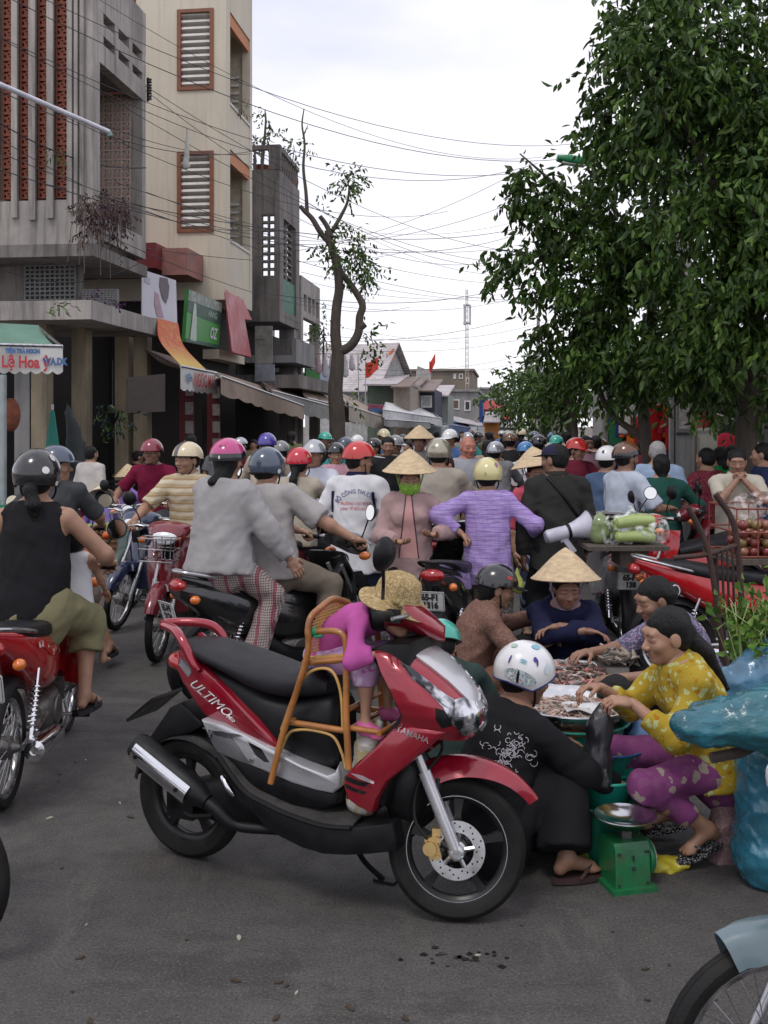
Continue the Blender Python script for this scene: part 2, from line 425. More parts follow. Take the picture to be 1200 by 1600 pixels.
def nets(F, o, h):
 S=F<0;nx, ny, nz=F.shape
 acc=np.zeros((nx-1, ny-1, nz-1, 3), np.float32);cnt=np.zeros((nx-1, ny-1, nz-1), np.float32)
 edges=[]
 for axis in range(3):
  a=[slice(None)]*3;b=[slice(None)]*3;a[axis]=slice(0, -1);b[axis]=slice(1, None)
  a, b=tuple(a), tuple(b)
  ii=np.argwhere(S[a]!=S[b])
  if len(ii)==0:edges.append(None);continue
  f0=F[a][tuple(ii.T)];f1=F[b][tuple(ii.T)];t=f0/(f0-f1)
  pos=ii.astype(np.float32);pos[:, axis]+=t
  o1, o2=[x for x in range(3) if x!=axis]
  for d1 in(0, -1):
   for d2 in(0, -1):
    c=ii.copy();c[:, o1]+=d1;c[:, o2]+=d2
    ok=(c[:, o1]>=0)&(c[:, o2]>=0)&(c[:, o1]<F.shape[o1]-1)&(c[:, o2]<F.shape[o2]-1)
    cc=tuple(c[ok].T);np.add.at(acc, cc, pos[ok]);np.add.at(cnt, cc, 1)
  edges.append((ii, S[a][tuple(ii.T)]))
 idx=np.full(cnt.shape, -1, int);act=np.argwhere(cnt>0)
 idx[tuple(act.T)]=np.arange(len(act))
 V=acc[tuple(act.T)]/cnt[tuple(act.T)][:, None]*h+np.asarray(o)
 Q=[]
 for axis in range(3):
  if edges[axis] is None:continue
  ii, ins=edges[axis];o1, o2=[(1, 2), (2, 0), (0, 1)][axis]
  ok=(ii[:, o1]>0)&(ii[:, o2]>0)&(ii[:, o1]<F.shape[o1]-1)&(ii[:, o2]<F.shape[o2]-1)
  ii, ins=ii[ok], ins[ok];q=[]
  for d1, d2 in((-1, -1), (0, -1), (0, 0), (-1, 0)):
   c=ii.copy();c[:, o1]+=d1;c[:, o2]+=d2;q.append(idx[tuple(c.T)])
  q=np.stack(q, 1);q[~ins]=q[~ins][:, ::-1];Q.append(q)
 return V, (np.concatenate(Q) if Q else np.zeros((0, 4), int))
def relax(V, Q, it=1, lam=.5):
 for _ in range(it):
  s=np.zeros_like(V);c=np.zeros(len(V))
  for a, b in((0, 1), (1, 2), (2, 3), (3, 0)):
   np.add.at(s, Q[:, a], V[Q[:, b]]);np.add.at(s, Q[:, b], V[Q[:, a]]);np.add.at(c, Q[:, a], 1);np.add.at(c, Q[:, b], 1)
  V=V*(1-lam)+s/np.maximum(c, 1)[:, None]*lam
 return V
def qmesh(name, parts, mats):
 """parts: (V, Q, material index or per-face array)."""
 vs, fs, mi, b=[], [], [], 0
 for V, Q, m in parts:
  if len(Q)==0:continue
  vs.append(V);fs.append(np.asarray(Q)+b);b+=len(V)
  mi.append(np.full(len(Q), m) if np.isscalar(m) else m)
 V=np.concatenate(vs);Q=np.concatenate(fs);mi=np.concatenate(mi)
 me=bpy.data.meshes.new(name);me.vertices.add(len(V));me.vertices.foreach_set('co', V.astype(np.float32).ravel())
 me.loops.add(Q.size);me.loops.foreach_set('vertex_index', Q.ravel().astype(np.int32))
 me.polygons.add(len(Q));me.polygons.foreach_set('loop_start', np.arange(0, Q.size, 4, dtype=np.int32))
 for m in(mats if isinstance(mats, (list, tuple)) else[mats]):me.materials.append(m)
 me.polygons.foreach_set('material_index', mi.astype(np.int32))
 me.update(calc_edges=True);me.validate();me.shade_smooth();return me
def soft(name, sdf, h, mat, parent=None, it=1, **kw):
 V, Q=sdf.mesh(h, **kw);V=relax(V, Q, it)
 return obj(name, qmesh(name, [(V, Q, 0)], mat), parent)
def ballmesh(c, r, n=10, m=7):
 V=[];Q=[]
 for i in range(m+1):
  th=math.pi*i/m
  for j in range(n):
   t=2*math.pi*j/n;V.append((c[0]+r*math.sin(th)*math.cos(t), c[1]+r*math.sin(th)*math.sin(t), c[2]-r*math.cos(th)))
 for i in range(m):
  for j in range(n):
   k=(j+1)%n;Q.append((i*n+j, i*n+k, (i+1)*n+k, (i+1)*n+j))
 return np.array(V, float), np.array(Q, int)
# ------ people
def ik(a, t, l1, l2, pole):
 a, t=np.asarray(a, float), np.asarray(t, float);d=t-a;L=np.linalg.norm(d);d=d/max(L, 1e-6)
 L=min(L, (l1+l2)*.995);t=a+d*L
 x=(l1*l1-l2*l2+L*L)/(2*L);y=math.sqrt(max(l1*l1-x*x, 0))
 p=np.asarray(pole, float);p=nrm(p-d*(p@d));return a+d*x+p*y, t
def rotv(v, axis, deg):
 return np.array(Matrix.Rotation(R(deg), 3, Vector(axis))@Vector(v))
def hand_parts(wr, d, n, right, q, pose, h):
 d=nrm(d);n=np.asarray(n, float);n=nrm(n-d*(n@d));s=np.cross(d, n)*(1 if right else-1)
 S=SDF();Lp=.088*q
 S.cone(wr-d*.015*q, wr+d*.03*q, .022*q, .028*q, k=.02, flat=(n, .72))
 S.cone(wr+d*.03*q+s*.012*q, wr+d*Lp*.92+s*.022*q, .02*q, .017*q, k=.022, flat=(n, .75))
 S.cone(wr+d*.03*q-s*.014*q, wr+d*Lp*.86-s*.022*q, .019*q, .015*q, k=.022, flat=(n, .75))
 curl={'grip':(62, 78, 50), 'relax':(18, 28, 20), 'flat':(4, 8, 5), 'fist':(80, 90, 60), 'point':(30, 45, 30), 'pinch':(42, 38, 22)}[pose]
 for i, (ln, off, rr) in enumerate(((.93, .031, .0088), (1.03, .0105, .009), (.96, -.0105, .0086), (.76, -.031, .0075))):
  p=wr+d*(Lp-.004*abs(i-1))*1.0+s*off*q;dd=nrm(d+s*(off*2.2));ax=np.cross(dd, n)
  c2=[c*(1+.07*(i-1)) for c in curl]
  if pose=='point' and i==0:c2=[8, 10, 6]
  for j, sl in enumerate((.042, .027, .021)):
   dd=rotv(dd, ax, c2[j]);e=p+dd*sl*ln*q
   S.cone(p, e, rr*q*(1.04-.08*j), rr*q*(.98-.1*j), k=.005);p=e
 p=wr+d*.022*q+s*.022*q;dd=nrm(d*.75+s*.75+n*(.25 if pose!='flat' else .05));ax=np.cross(dd, n)
 for j, (sl, rr, cu) in enumerate(((.04, .0135, 0), (.032, .0105, 22 if pose!='flat' else 5), (.024, .009, 24 if pose in('grip', 'fist', 'pinch') else 8))):
  if cu:dd=nrm(rotv(dd, np.cross(dd, nrm(n*.6-s*.8)), cu))
  e=p+dd*sl*q;S.cone(p, e, rr*q, rr*q*.88, k=.009);p=e
 V, Q=S.mesh(h);return relax(V, Q, 1, .3), Q
def person(label, loc, yaw=0, H=1.6, pz=None, lean=4, bend=0, side=0, twist=0, head=(0, 0), hl=None, hr=None, fl=None, fr=None, toe=(12, 12), el=None, er=None, kl=None, kr=None, skin=None, top=None, bottom=None, hair=('short', ), gear=None, shoes='flip', shoe_mat=None, hands=('relax', 'relax'), hdir=(None, None), hnrm=(None, None), detail=1, group=None, fem=False, fat=1.0, mouth=0, foot_pitch=(0, 0), headscale=1.0, extra=None, seed=0):
 q=H/1.6;skin=skin or SKIN
 if pz is None:pz=.5*H
 X, Yv, Z=np.eye(3)
 def sp(ang, L):return np.array((math.sin(R(side))*L, math.sin(R(ang))*L, math.cos(R(ang))*math.cos(R(side))*L))
 pel=np.array((0, 0, pz));s1=pel+sp(lean*.55, .115*H);s2=s1+sp(lean+bend*.3, .105*H);s3=s2+sp(lean+bend, .085*H)
 up=nrm(s3-s2);rt=nrm(rotv(X, Z, twist));rt=nrm(rt-up*(rt@up));fw=np.cross(up, rt)
 shw=(.098 if fem else .108)*H*(.96+.04*fat)
 SL, SR=s3-rt*shw-up*.034*H, s3+rt*shw-up*.034*H
 hw=.052*H;HLj, HRj=pel-X*hw, pel+X*hw
 L1, L2, T1, T2=.172*H, .148*H, .24*H, .235*H
 if hl is None:hl=SL+np.array((-.06*q, .05*q, -(L1+L2)*.96))
 if hr is None:hr=SR+np.array((.06*q, .05*q, -(L1+L2)*.96))
 if fl is None:fl=(-.09*q, 0, .096*q)
 if fr is None:fr=(.09*q, 0, .096*q)
 EL, WL=ik(SL, hl, L1, L2, el or(-.8, -.7, -.5));ER, WR=ik(SR, hr, L1, L2, er or(.8, -.7, -.5))
 KL, AL=ik(HLj, fl, T1, T2, kl or(-.25, 1, .3));KR, AR=ik(HRj, fr, T1, T2, kr or(.25, 1, .3))
 f=fat
 def torso(S, inf, kk=.03):
  S.cone(pel-up*.02*H, s1, (.098 if fem else .09)*H*f+inf, .079*H*f+inf, k=kk, flat=(fw, .74))
  S.cone(s1, s2, .079*H*f+inf, (.09 if fem else .096)*H*f+inf, k=kk, flat=(fw, .74))
  S.cone(s2, s3-up*.035*H, (.09 if fem else .096)*H*f+inf, .075*H+inf, k=kk, flat=(fw, .72))
  S.cone(SL, s3-up*.012*H, .03*H+inf, .036*H+inf, k=.05);S.cone(SR, s3-up*.012*H, .03*H+inf, .036*H+inf, k=.05)
  if fem:
   for sx in(-1, 1):S.ell(s2+rt*sx*.042*H+fw*.052*H-up*.012*H, np.array((.04, .034, .04))*H*f+inf*.8, k=.04)
 arms=((SL, EL, WL), (SR, ER, WR));legs=((HLj, KL, AL), (HRj, KR, AR))
# ---- head frame
 hs=q**.5*headscale
 hd=rotv(rotv(Yv, X, -head[1]), Z, head[0]);hd=nrm(rotv(hd, Z, twist));hx=nrm(np.cross(hd, Z));hz=np.cross(hx, hd)
 HM=np.stack([hx, hd, hz], 1)
 hc=s3+nrm(up+Z*.8)*.072*H+hd*.018*q+up*.028*q
 if abs(head[1])>15:hc=hc+hd*.0012*abs(head[1])*q
 hp=lambda x, y, z:hc+HM@(np.array((x, y, z))*hs)
 b=.011 if detail==2 else(.014 if detail==1 else .022)
 S=SDF();torso(S, -.004)
 S.cone(s3-up*.01, hp(0, -.012, -.06), .037*H*(.9 if fem else 1), .034*H*(.9 if fem else 1), k=.03)
 for i, (a, e, w) in enumerate(arms):
  S.cone(a, e, .031*H*(.88 if fem else 1)*f, .025*H*f, k=.02);S.cone(e, w, .0255*H*f, .0165*H, k=.014)
  S.ell(e+(w-e)*.25, np.array((.027, )*3)*H*f, k=.02)
 for i, (a, kn, an) in enumerate(legs):
  S.cone(a, kn, .05*H*f, .033*H, k=.025);S.cone(kn, an, .033*H, .02*H, k=.018)
  cb=nrm(np.cross(np.cross(an-kn, kn-a), an-kn)) if np.linalg.norm(np.cross(an-kn, kn-a))>1e-3 else-Yv
  S.ell(kn+(an-kn)*.3-cb*.008, np.array((.034, .036, .05))*H*.95, k=.03)
 feet=[]
 for i, (a, kn, an) in enumerate(legs):
  td=rotv(Yv, Z, toe[0] if i==0 else-toe[1]);td=rotv(td, np.cross(td, Z), -foot_pitch[i]);td=nrm(td);un=np.cross(np.cross(td, Z), td);un=nrm(un)
  heel=an-un*.045*q-td*.03*q;ball=an-un*.055*q+td*.11*q;sd=np.cross(td, un)
  S.cone(an, heel+un*.004, .026*q, .027*q, k=.02);S.cone(an-un*.01, ball+un*.006, .03*q, .027*q, k=.025)
  S.cone(ball-sd*.018*q, ball+sd*.018*q, .021*q, k=.015, flat=(un, .7))
  if detail:
   for j in range(5):
    o=(j-2)*.0165*q;big=1.25 if(j==0)==(i==1) and j in(0, 4) else .95
    if(i==0 and j==4) or(i==1 and j==0):big=1.3
    p0=ball+sd*o;S.cone(p0, p0+td*(.04-.004*abs(j-2))*q-un*.003, .0095*q*big, .008*q*big, k=.006)
  feet.append((an, td, un, sd, heel, ball))
 parts=[]
 headS=S if detail==0 else SDF()
 face_mid=detail>0
 headS.ell(hp(0, -.014, .022), np.array((.074, .09, .082))*hs, M=HM, k=.02);headS.ell(hp(0, .024, -.035), np.array((.06, .066, .077))*hs, M=HM, k=.03)
 headS.cone(hp(0, .084, .002), hp(0, .104, -.03), .008*hs, .0135*hs, k=.012)
 headS.ell(hp(0, .066, -.092), np.array((.024, .02, .019))*hs, M=HM, k=.03)
 for sx in(-1, 1):headS.ell(hp(sx*.076, -.008, -.012), np.array((.011, .023, .034))*hs, M=HM, k=.006)
 if face_mid:
  headS.cone(hp(0, -.02, -.05), s3+up*.0, .036*H*(.88 if fem else .98), .04*H*(.88 if fem else .98), k=.03)
  headS.cone(hp(-.04, .071, .026), hp(.04, .071, .026), .016*hs, k=.02)
  for sx in(-1, 1):
   headS.ell(hp(sx*.034, .098, .003), np.array((.021, .02, .012))*hs, M=HM, k=.014, op='s')
   headS.ell(hp(sx*.042, .062, -.028), np.array((.024, .022, .022))*hs, M=HM, k=.025)
   headS.ell(hp(sx*.013, .097, -.034), np.array((.009, .011, .008))*hs, M=HM, k=.006)
   headS.cone(hp(sx*.018, .0785, .004), hp(sx*.047, .072, .003), .011*hs, k=.006)
  headS.cone(hp(-.017, .085, -.0565), hp(.017, .085, -.0565), .0068*hs, k=.007);headS.cone(hp(-.014, .084, -.068), hp(.014, .084, -.068), .0075*hs, k=.008)
  headS.cone(hp(-.019, .094, -.0622), hp(.019, .094, -.0622), .0025*hs, k=.004, op='s')
  V, Q=headS.mesh(.0048 if detail==2 else .007);V=relax(V, Q, 1, .3)
  fc=V[Q].mean(1);lc=(fc-hc)@HM/hs
  lip=(np.abs(lc[:, 0])<.021-.3*np.abs(lc[:, 2]+.0625))&(lc[:, 2]<-.051)&(lc[:, 2]>-.0745)&(lc[:, 1]>.07)
  parts.append((V, Q, np.where(lip, 1, 0)))
  for sx in(-1, 1):
   c=hp(sx*.033, .0735, .0005);V, Q=ballmesh(c, .0128*hs);parts.append((V, Q, 2))
   look=hp(sx*.033, .0805, -.0015);V, Q=ballmesh(look, .0068*hs, 8, 6);parts.append((V, Q, 3))
 grips=[]
 if detail:
  for i, (a, e, w) in enumerate(arms):
   d=hdir[i] if hdir[i] is not None else nrm(w-e);n=hnrm[i] if hnrm[i] is not None else(np.array((.9 if i==0 else-.9, .1, -.1)) if d[2]<-.7 else np.array((0, 0, -1)))
   V, Q=hand_parts(w, d, n, i==1, q, hands[i], .0048 if detail==2 else .0065);parts.append((V, Q, 0));grips.append((w, nrm(d), nrm(n)))
 else:
  for a, e, w in arms:S.ell(w+nrm(w-e)*.06*q, np.array((.035, .035, .05))*q, k=.02)
 V, Q=S.mesh(b);V=relax(V, Q, 1)
 if detail==0:
  parts=[(V, Q, 0)]
 else:parts.insert(0, (V, Q, 0))
 body=obj('person', qmesh('person', parts, [skin, LIP, EYEW, EYED]));body.location=loc;body.rotation_euler=(0, 0, R(yaw))
 tag(body, label, 'person', group)
 cb=.0115 if detail==2 else(.015 if detail==1 else .024);wr=(.006, .012, .013)[detail]
# ---- trousers
 if bottom:
  T=SDF();lo=bottom.get('loose', .012)*q**.6;ln=bottom.get('len', 2.0);fl_=bottom.get('flare', 0)
  T.cone(pel-up*.03*H, pel+nrm(s1-pel)*bottom.get('waist', .075)*H, (.099 if fem else .092)*H*f+lo, .085*H*f+.008, k=.03, flat=(fw, .76))
  for a, kn, an in legs:
   if ln<1:T.cone(a, a+(kn-a)*ln, .053*H*f+lo, .043*H+lo+fl_, k=.03, cut=True)
   else:
    T.cone(a, kn, .053*H*f+lo, .037*H+lo, k=.03)
    e=kn+(an-kn)*(ln-1);T.cone(kn, e, .037*H+lo, .024*H+lo*1.5+fl_, k=.025, cut=True)
  soft(bottom.get('name', 'trousers'), T, cb, bottom['mat'], body, 1, wr=wr, seed=seed+3, wscale=.8)
# ---- shirt
 if top:
  T=SDF();lo=top.get('loose', .014)*q**.6;sl=top.get('sleeve', 1.0);hem=top.get('hem', .06)
  torso(T, lo);hp0=pel-nrm(s1-pel)*hem*H
  sag=top.get('sag', np.zeros(3))
  if hem>-.02:T.cone(s2, s1, .088*H*f+lo, .09*H*f+lo, k=.04, flat=(fw, .76));T.cone(s1, hp0+np.array(sag), .09*H*f+lo, .112*H*f+lo*1.5, k=.04, flat=(fw, .8), cut=True)
  T.plane(s3+up*.018*H, up*.8-fw*.05)
  if hem<=.2:T.plane(hp0, -nrm(s1-pel))
  if sl<=0:
   for sx, sj in((-1, SL), (1, SR)):T.ell(sj+rt*sx*.035*H-up*.01*H, np.array((.05, .06, .062))*H, k=.01, op='s')
  for a, e, w in arms:
   if sl<=0:continue
   if sl<=1:T.cone(a, a+(e-a)*sl, .032*H*f+lo*.7, .033*H*f+lo*1.3, k=.03, cut=True)
   else:
    T.cone(a, e, .032*H*f+lo*.7, .03*H*f+lo*.8, k=.03);T.cone(e, e+(w-e)*min(sl-1, .98), .03*H*f+lo*.8, .021*H+lo*.9, k=.02, cut=True)
  sh=soft(top.get('name', 'shirt'), T, cb, top['mat'], body, 1, wr=wr, seed=seed, fold=(.5, .2, .5) if lean>20 else None)
  if top.get('collar'):
   C=MB();c0=s3+up*.012*H+fw*.004
   rc=.043*H
   def colf(u, v):
    t=R(28+304*u);r=rc*(1+.06*v)+(.012 if v>.5 else 0)*(v-.5)*2
    zz=.034*q*(v/.5 if v<=.5 else 1-(v-.5)*1.7)
    p=c0+rt*math.sin(t)*r*1.05+fw*(math.cos(t)*r+(.012 if math.cos(t)>.5 else 0))+up*(zz-(.02*max(0, math.cos(t))*q))
    return p
   C.grid(colf, 26, 6, .003);C.build('collar', top.get('collar_mat', top['mat']), sh)
  if top.get('placket') is not None:
   C=MB();bv=bvh_of(sh.data)
   for kx in range(-1, 2, 2):
    pts=[]
    for i in range(16):
     p=s3-up*.02*H+(hp0-s3)*(i/15)*.96+rt*kx*top['placket']*(1+.5*i/15)
     hit=bv.ray_cast(Vector(p+fw*.5), Vector(-fw))
     if hit[0]:pts.append(hit[0]+Vector(fw)*.002)
    if len(pts)>3:C.tube(pts, .0035, 5)
   C.build('piping', top.get('piping_mat', INK), sh)
# ---- footwear
 if shoes:
  sm=shoe_mat or M('sandal_foam', (.03, .025, .03), .8)
  for i, (an, td, un, sd, heel, ball) in enumerate(feet):
   K=MB();c=(heel+ball)/2+td*.02*q;up_o=-un*.026*q
   if shoes=='flip':
    lo_, hi_=[], []
    for t in range(20):
     a=2*math.pi*t/20;yy=math.cos(a)*.128*q;xx=math.sin(a)*(.041+.008*math.cos(a))*q
     p=c+td*yy+sd*xx+up_o;lo_.append(p-un*.02*q);hi_.append(p)
    K.rings([lo_, hi_])
    for sx in(-1, 1):
     pts=bez([ball+td*.03*q-un*.012, ball-td*.005+sd*sx*.018*q+un*.018*q, ball-td*.05*q+sd*sx*.038*q-un*.008, ball-td*.07*q+sd*sx*.04*q-un*.022*q], 4)
     K.tube(pts, .0075*q, 6)
    K.build('sandal', sm, body)
   else:
    T=SDF();T.cone(heel+un*.015, ball+un*.004, .042*q, .042*q, k=.03, flat=(sd, 1));T.cone(ball, ball+td*.04*q, .043*q, .034*q, k=.03, flat=(un, .75));T.cone(an-un*.03*q, an+un*.005, .04*q, .038*q, k=.03, cut=True)
    soft('shoe', T, .012 if detail else .02, sm, body, 1, planes=[(heel-un*.028*q, -un)])
# ---- hair and headgear
 hk=hair[0] if hair else None;hm=hair[1] if hair and len(hair)>1 else HAIR
 ho=None
 if hk and hk!='bald':
  T=SDF();T.ell(hp(0, -.022, .03), np.array((.083, .097, .086))*hs, M=HM, k=.02);T.ell(hp(0, -.045, -.025), np.array((.072, .062, .06))*hs, M=HM, k=.03)
  if hk in('long', 'bob'):
   T.cone(hp(0, -.055, -.02), hp(0, -.07, -.1), .068*hs, .05*hs, k=.03, flat=(hd, .7))
   if hk=='long':T.cone(hp(0, -.07, -.09), s3-fw*.085*H+up*.0*H, .05*hs, .03, k=.03)
  if hk=='ponytail':
   a=hp(0, -.105, -.005);T.ell(a, np.array((.022, )*3), k=.01)
   pts=[a, hp(0, -.118, -.07), s3-fw*.085*H-up*.01, s3-fw*.095*H-up*.13*H];rr=[.02, .036, .036, .016]
   if len(hair)>2:pts=[a, hp(0, -.135, -.05), hp(.02, -.15, -.12), hp(.03, -.14, -.22)]
   for i in range(3):T.cone(pts[i], pts[i+1], rr[i], rr[i+1], k=.015)
  if hk=='bun':
   T.ell(hp(0, -.125, .0), np.array((.05, .04, .046))*hs, M=HM, k=.012);T.cone(hp(-.05, -.07, .0), hp(.05, -.07, .0), .045, k=.03)
  fh=[(hp(0, .055, .062), hd*.8-hz*.6)] if not gear or gear.get('kind')!='x' else[]
  T.ell(hp(0, .09, -.045), np.array((.084, .078, .088))*hs, M=HM, k=.008, op='s')
  for sx in(-1, 1):T.ell(hp(sx*.085, .02, -.055), np.array((.03, .042, .05))*hs, M=HM, k=.008, op='s')
  ho=soft('hair', T, .0075 if detail==2 else(.01 if detail==1 else .018), hm, body, 1, wr=.004 if detail else 0, seed=seed+9, wscale=2.2, planes=[])
  if face_mid:
   K=MB()
   for sx in(-1, 1):K.tube([hp(sx*.014, .088, .021), hp(sx*.032, .086, .026), hp(sx*.05, .072, .022)], [.0022, .003, .0015], 5)
   K.build('eyebrows', hm, body)
 if gear:headgear(gear, body, hp, HM, hs, hc, detail)
 body['rig']='';del body['rig']
 return body, dict(hc=hc, HM=HM, hp=hp, WL=WL, WR=WR, s1=s1, s2=s2, s3=s3, fw=fw, up=up, rt=rt, EL=EL, ER=ER, KL=KL, KR=KR, pel=pel)
def headgear(g, body, hp, HM, hs, hc, detail):
 kind=g['kind'];mat=g.get('mat')
 B=Matrix([[HM[i][j] for j in range(3)] for i in range(3)])
 W=lambda v:Vector(hc)+B@(Vector(v)*hs)
 n=28 if detail else 16
 if kind in('half', 'three', 'cap'):
  rx, ry, rz=(.117, .136, .128) if kind!='cap' else(.092, .108, .086);cz=.022 if kind!='cap' else .03
  tilt=g.get('tilt', 0)
  def tmax(ph):
   c=math.cos(ph)
   if kind=='half':return R(88-4*c+(8 if c<-.2 else 0))
   if kind=='cap':return R(88-4*c)
   return R(104-22*max(0, c)+16*max(0, 1-abs(c)*1.2)+8*max(0, -c))
  def dome(ph, t, off=0):
   th=tmax(ph)*t;x, y, z=(rx+off)*math.sin(th)*math.sin(ph), (ry+off)*math.sin(th)*math.cos(ph), (rz+off)*math.cos(th)
   y-=.008;z+=cz;a=R(tilt);return W((x, y*math.cos(a)-z*math.sin(a)*1, z*math.cos(a)+y*math.sin(a)))
  K=MB();vs=[];m=9
  def shell(off, t1=1):
   return[[dome(2*math.pi*j/n, t1*max(i, .02)/m, off) for j in range(n)] for i in range(m+1)]
  o, i_=shell(0), shell(-.012)
  K.rings([r[::-1] for r in o]+[r[::-1] for r in i_[::-1]], True, True, True)
  h=K.build('helmet' if kind!='cap' else 'cap', mat, body, angle=50)
  T=MB();T.tube([dome(2*math.pi*j/n, 1.0, .0005) for j in range(n+1)], .0042 if kind!='cap' else .003, 6, False);T.build('rim', g.get('rim', BLACKP), h)
  if g.get('stripe') is not None:
   T=MB();T.grid(lambda u, v:dome(math.pi*(0 if u<.5 else 1)+(v-.5)*(g.get('sw', .045)/max(.02, math.sin(tmax(0)*max(abs(u-.5)*2, .12))*.13))*(1 if u>.5 else-1), abs(u-.5)*2*.97+.004, .0022), 24, 4);T.build('stripe', g['stripe'], h)
  for(ph, t, w, hh, mt) in g.get('decals', ()):
   T=MB();vs=[dome(ph, t, .003)]+[dome(ph+w*math.cos(a), t+hh*math.sin(a), .003) for a in[2*math.pi*k/14 for k in range(14)]]
   T.add(vs, [(0, 1+k, 1+(k+1)%14) for k in range(14)]);T.build('decal', mt, h)
  for(s, ph, t, size, mt) in g.get('text', ()):
   me=text_mesh(s, 1.0, .015)
   for v in me.vertices:v.co=dome(ph+v.co.x*size*(1 if True else 1), t-v.co.y*size*.9, .0035)
   me.materials.append(mt);obj('lettering', me, h)
  if g.get('band'):
   T=MB();T.grid(lambda u, v:dome(2*math.pi*u, .8+.2*v, .002), n, 3);T.build('band', g['band'], h)
  if g.get('peak'):
   pk=g['peak'];L=g.get('plen', .065)
   T=MB()
   def pf(u, v):
    ph=(u-.5)*2.1;e=dome(ph, .97, .001);d=W((math.sin(ph)*.55, math.cos(ph), -.18+.06*math.cos(ph*1.4)))-Vector(hc);d.normalize()
    return e+d*L*hs*v*max(0, math.cos((u-.5)*math.pi*.98))**.5
   T.grid(pf, 18, 4, .004);T.build('peak', pk, h)
  if g.get('visor'):
   T=MB();T.grid(lambda u, v:dome((u-.5)*2.3, .93+.30*v, .012+.01*math.sin(v*3)), 18, 5, .003);T.build('visor', g['visor'], h)
  if kind!='cap' and detail:
   T=MB()
   for sx in(-1, 1):T.tube(bez([W((sx*.085, .01, -.03)), W((sx*.083, .02, -.07)), W((sx*.055, .035, -.11)), W((0, .05, -.125))], 4), .0055, 5)
   T.build('strap', g.get('strap', BLACKP), h)
 elif kind=='cone':
  r, hh=g.get('r', .21), g.get('h', .175);cz=.055;a=R(g.get('tilt', 0));rl=R(g.get('roll', 0))
  Rm=Matrix.Rotation(a, 3, 'X')@Matrix.Rotation(rl, 3, 'Y')
  K=MB();rings=[]
  prof=[(r*t, hh*(1-t)*(1+.12*math.sin(t*math.pi))) for t in[i/16 for i in range(17)]]
  prof=[(max(rr, .001), z+(.0011 if i%2 else 0)) for i, (rr, z) in enumerate(prof)]
  inner=[(max(rr-.004, .001), z-.006) for rr, z in prof[::-1]]
  for rr, z in prof+inner:
   rings.append([W(Rm@Vector((math.cos(t)*rr, math.sin(t)*rr, z+cz))+Vector((0, -.012, 0))) for t in[2*math.pi*j/36 for j in range(36)]])
  K.rings(rings);h=K.build('conical_hat', g.get('mat', STRAW), body, angle=60)
  T=MB();T.tube([W(Rm@Vector((math.cos(t)*r, math.sin(t)*r, cz))+Vector((0, -.012, 0))) for t in[2*math.pi*j/36 for j in range(37)]], .0035, 5, False);T.build('rim', STRAW, h)
  T=MB()
  for sx in(-1, 1):T.tube(bez([W((sx*.11, .0, .06)), W((sx*.088, .015, -.03)), W((sx*.05, .04, -.11)), W((0, .05, -.122))], 4), .006, 5)
  T.build('chin_strap', g.get('strap', M('strap_cloth', (.3, .2, .3), .8)), h)
 elif kind=='sunhat':
  K=MB();prof=[(.001, .125), (.05, .12), (.085, .1), (.1, .06), (.104, .02), (.125, .0), (.15, -.016), (.165, -.02)]
  prof=[(r, z+.03) for r, z in prof];inner=[(max(r-.005, .001), z-.006) for r, z in prof[::-1]]
  rings=[[W((math.cos(t)*r*(1+.02*math.sin(t*5)), math.sin(t)*r-.008, z+(.008*math.sin(t*3) if r>.12 else 0))) for t in[2*math.pi*j/32 for j in range(32)]] for r, z in prof+inner]
  K.rings(rings);h=K.build('sun_hat', mat, body, angle=70)
  T=MB()
  for k in range(7):T.ell(W((.1+.012*math.cos(k*1.05)*(k>0), .045+.016*math.sin(k*1.05)*(k>0), .05+.014*math.cos(k*1.05)*(k>0))), (.012, .012, .012), 8, 6)
  T.build('flower', mat, h)
# ------ motorbikes (forward is +y, right is +x)
def sring(y, zc, hw, hh, n=18, e=2.6, xc=0, tilt=0):
 out=[]
 for i in range(n):
  t=2*math.pi*i/n;c, s=math.cos(t), math.sin(t)
  z=hh*math.copysign(abs(s)**(2/e), s)
  out.append((xc+hw*math.copysign(abs(c)**(2/e), c), y-z*tilt, zc+z))
 return out
def loft(secs, n=18, e=2.6, dens=4):
 """secs: (y, zc, half width, half height), smoothed along the run."""
 k=len(secs);rows=[]
 q=[Vector(s[:3]).to_4d() for s in secs]
 for i in range(k):q[i][3]=secs[i][3]
 q=[q[0]*2-q[1]]+q+[q[-1]*2-q[-2]]
 for i in range(1, k):
  for d in range(dens if i<k-1 else dens+1):
   t=d/dens;a, b, c, dd=q[i-1:i+3]
   rows.append(.5*(2*b+(c-a)*t+(2*a-5*b+4*c-dd)*t*t+(3*b-a-3*c+dd)*t**3))
 return[sring(r[0], r[1], max(r[2], .004), max(r[3], .004), n, e) for r in rows]
def spring(a, b, r, turns=9, n=8):
 a, b=Vector(a), Vector(b);u, w=perp(b-a)
 return[a+(b-a)*(i/(turns*n))+(u*math.cos(2*math.pi*i/n)+w*math.sin(2*math.pi*i/n))*r for i in range(turns*n+1)]
RIMM=M('wheel_rim', (.55, .55, .56), .25, 1, .15, 18, stain=.3, stain_scale=14)
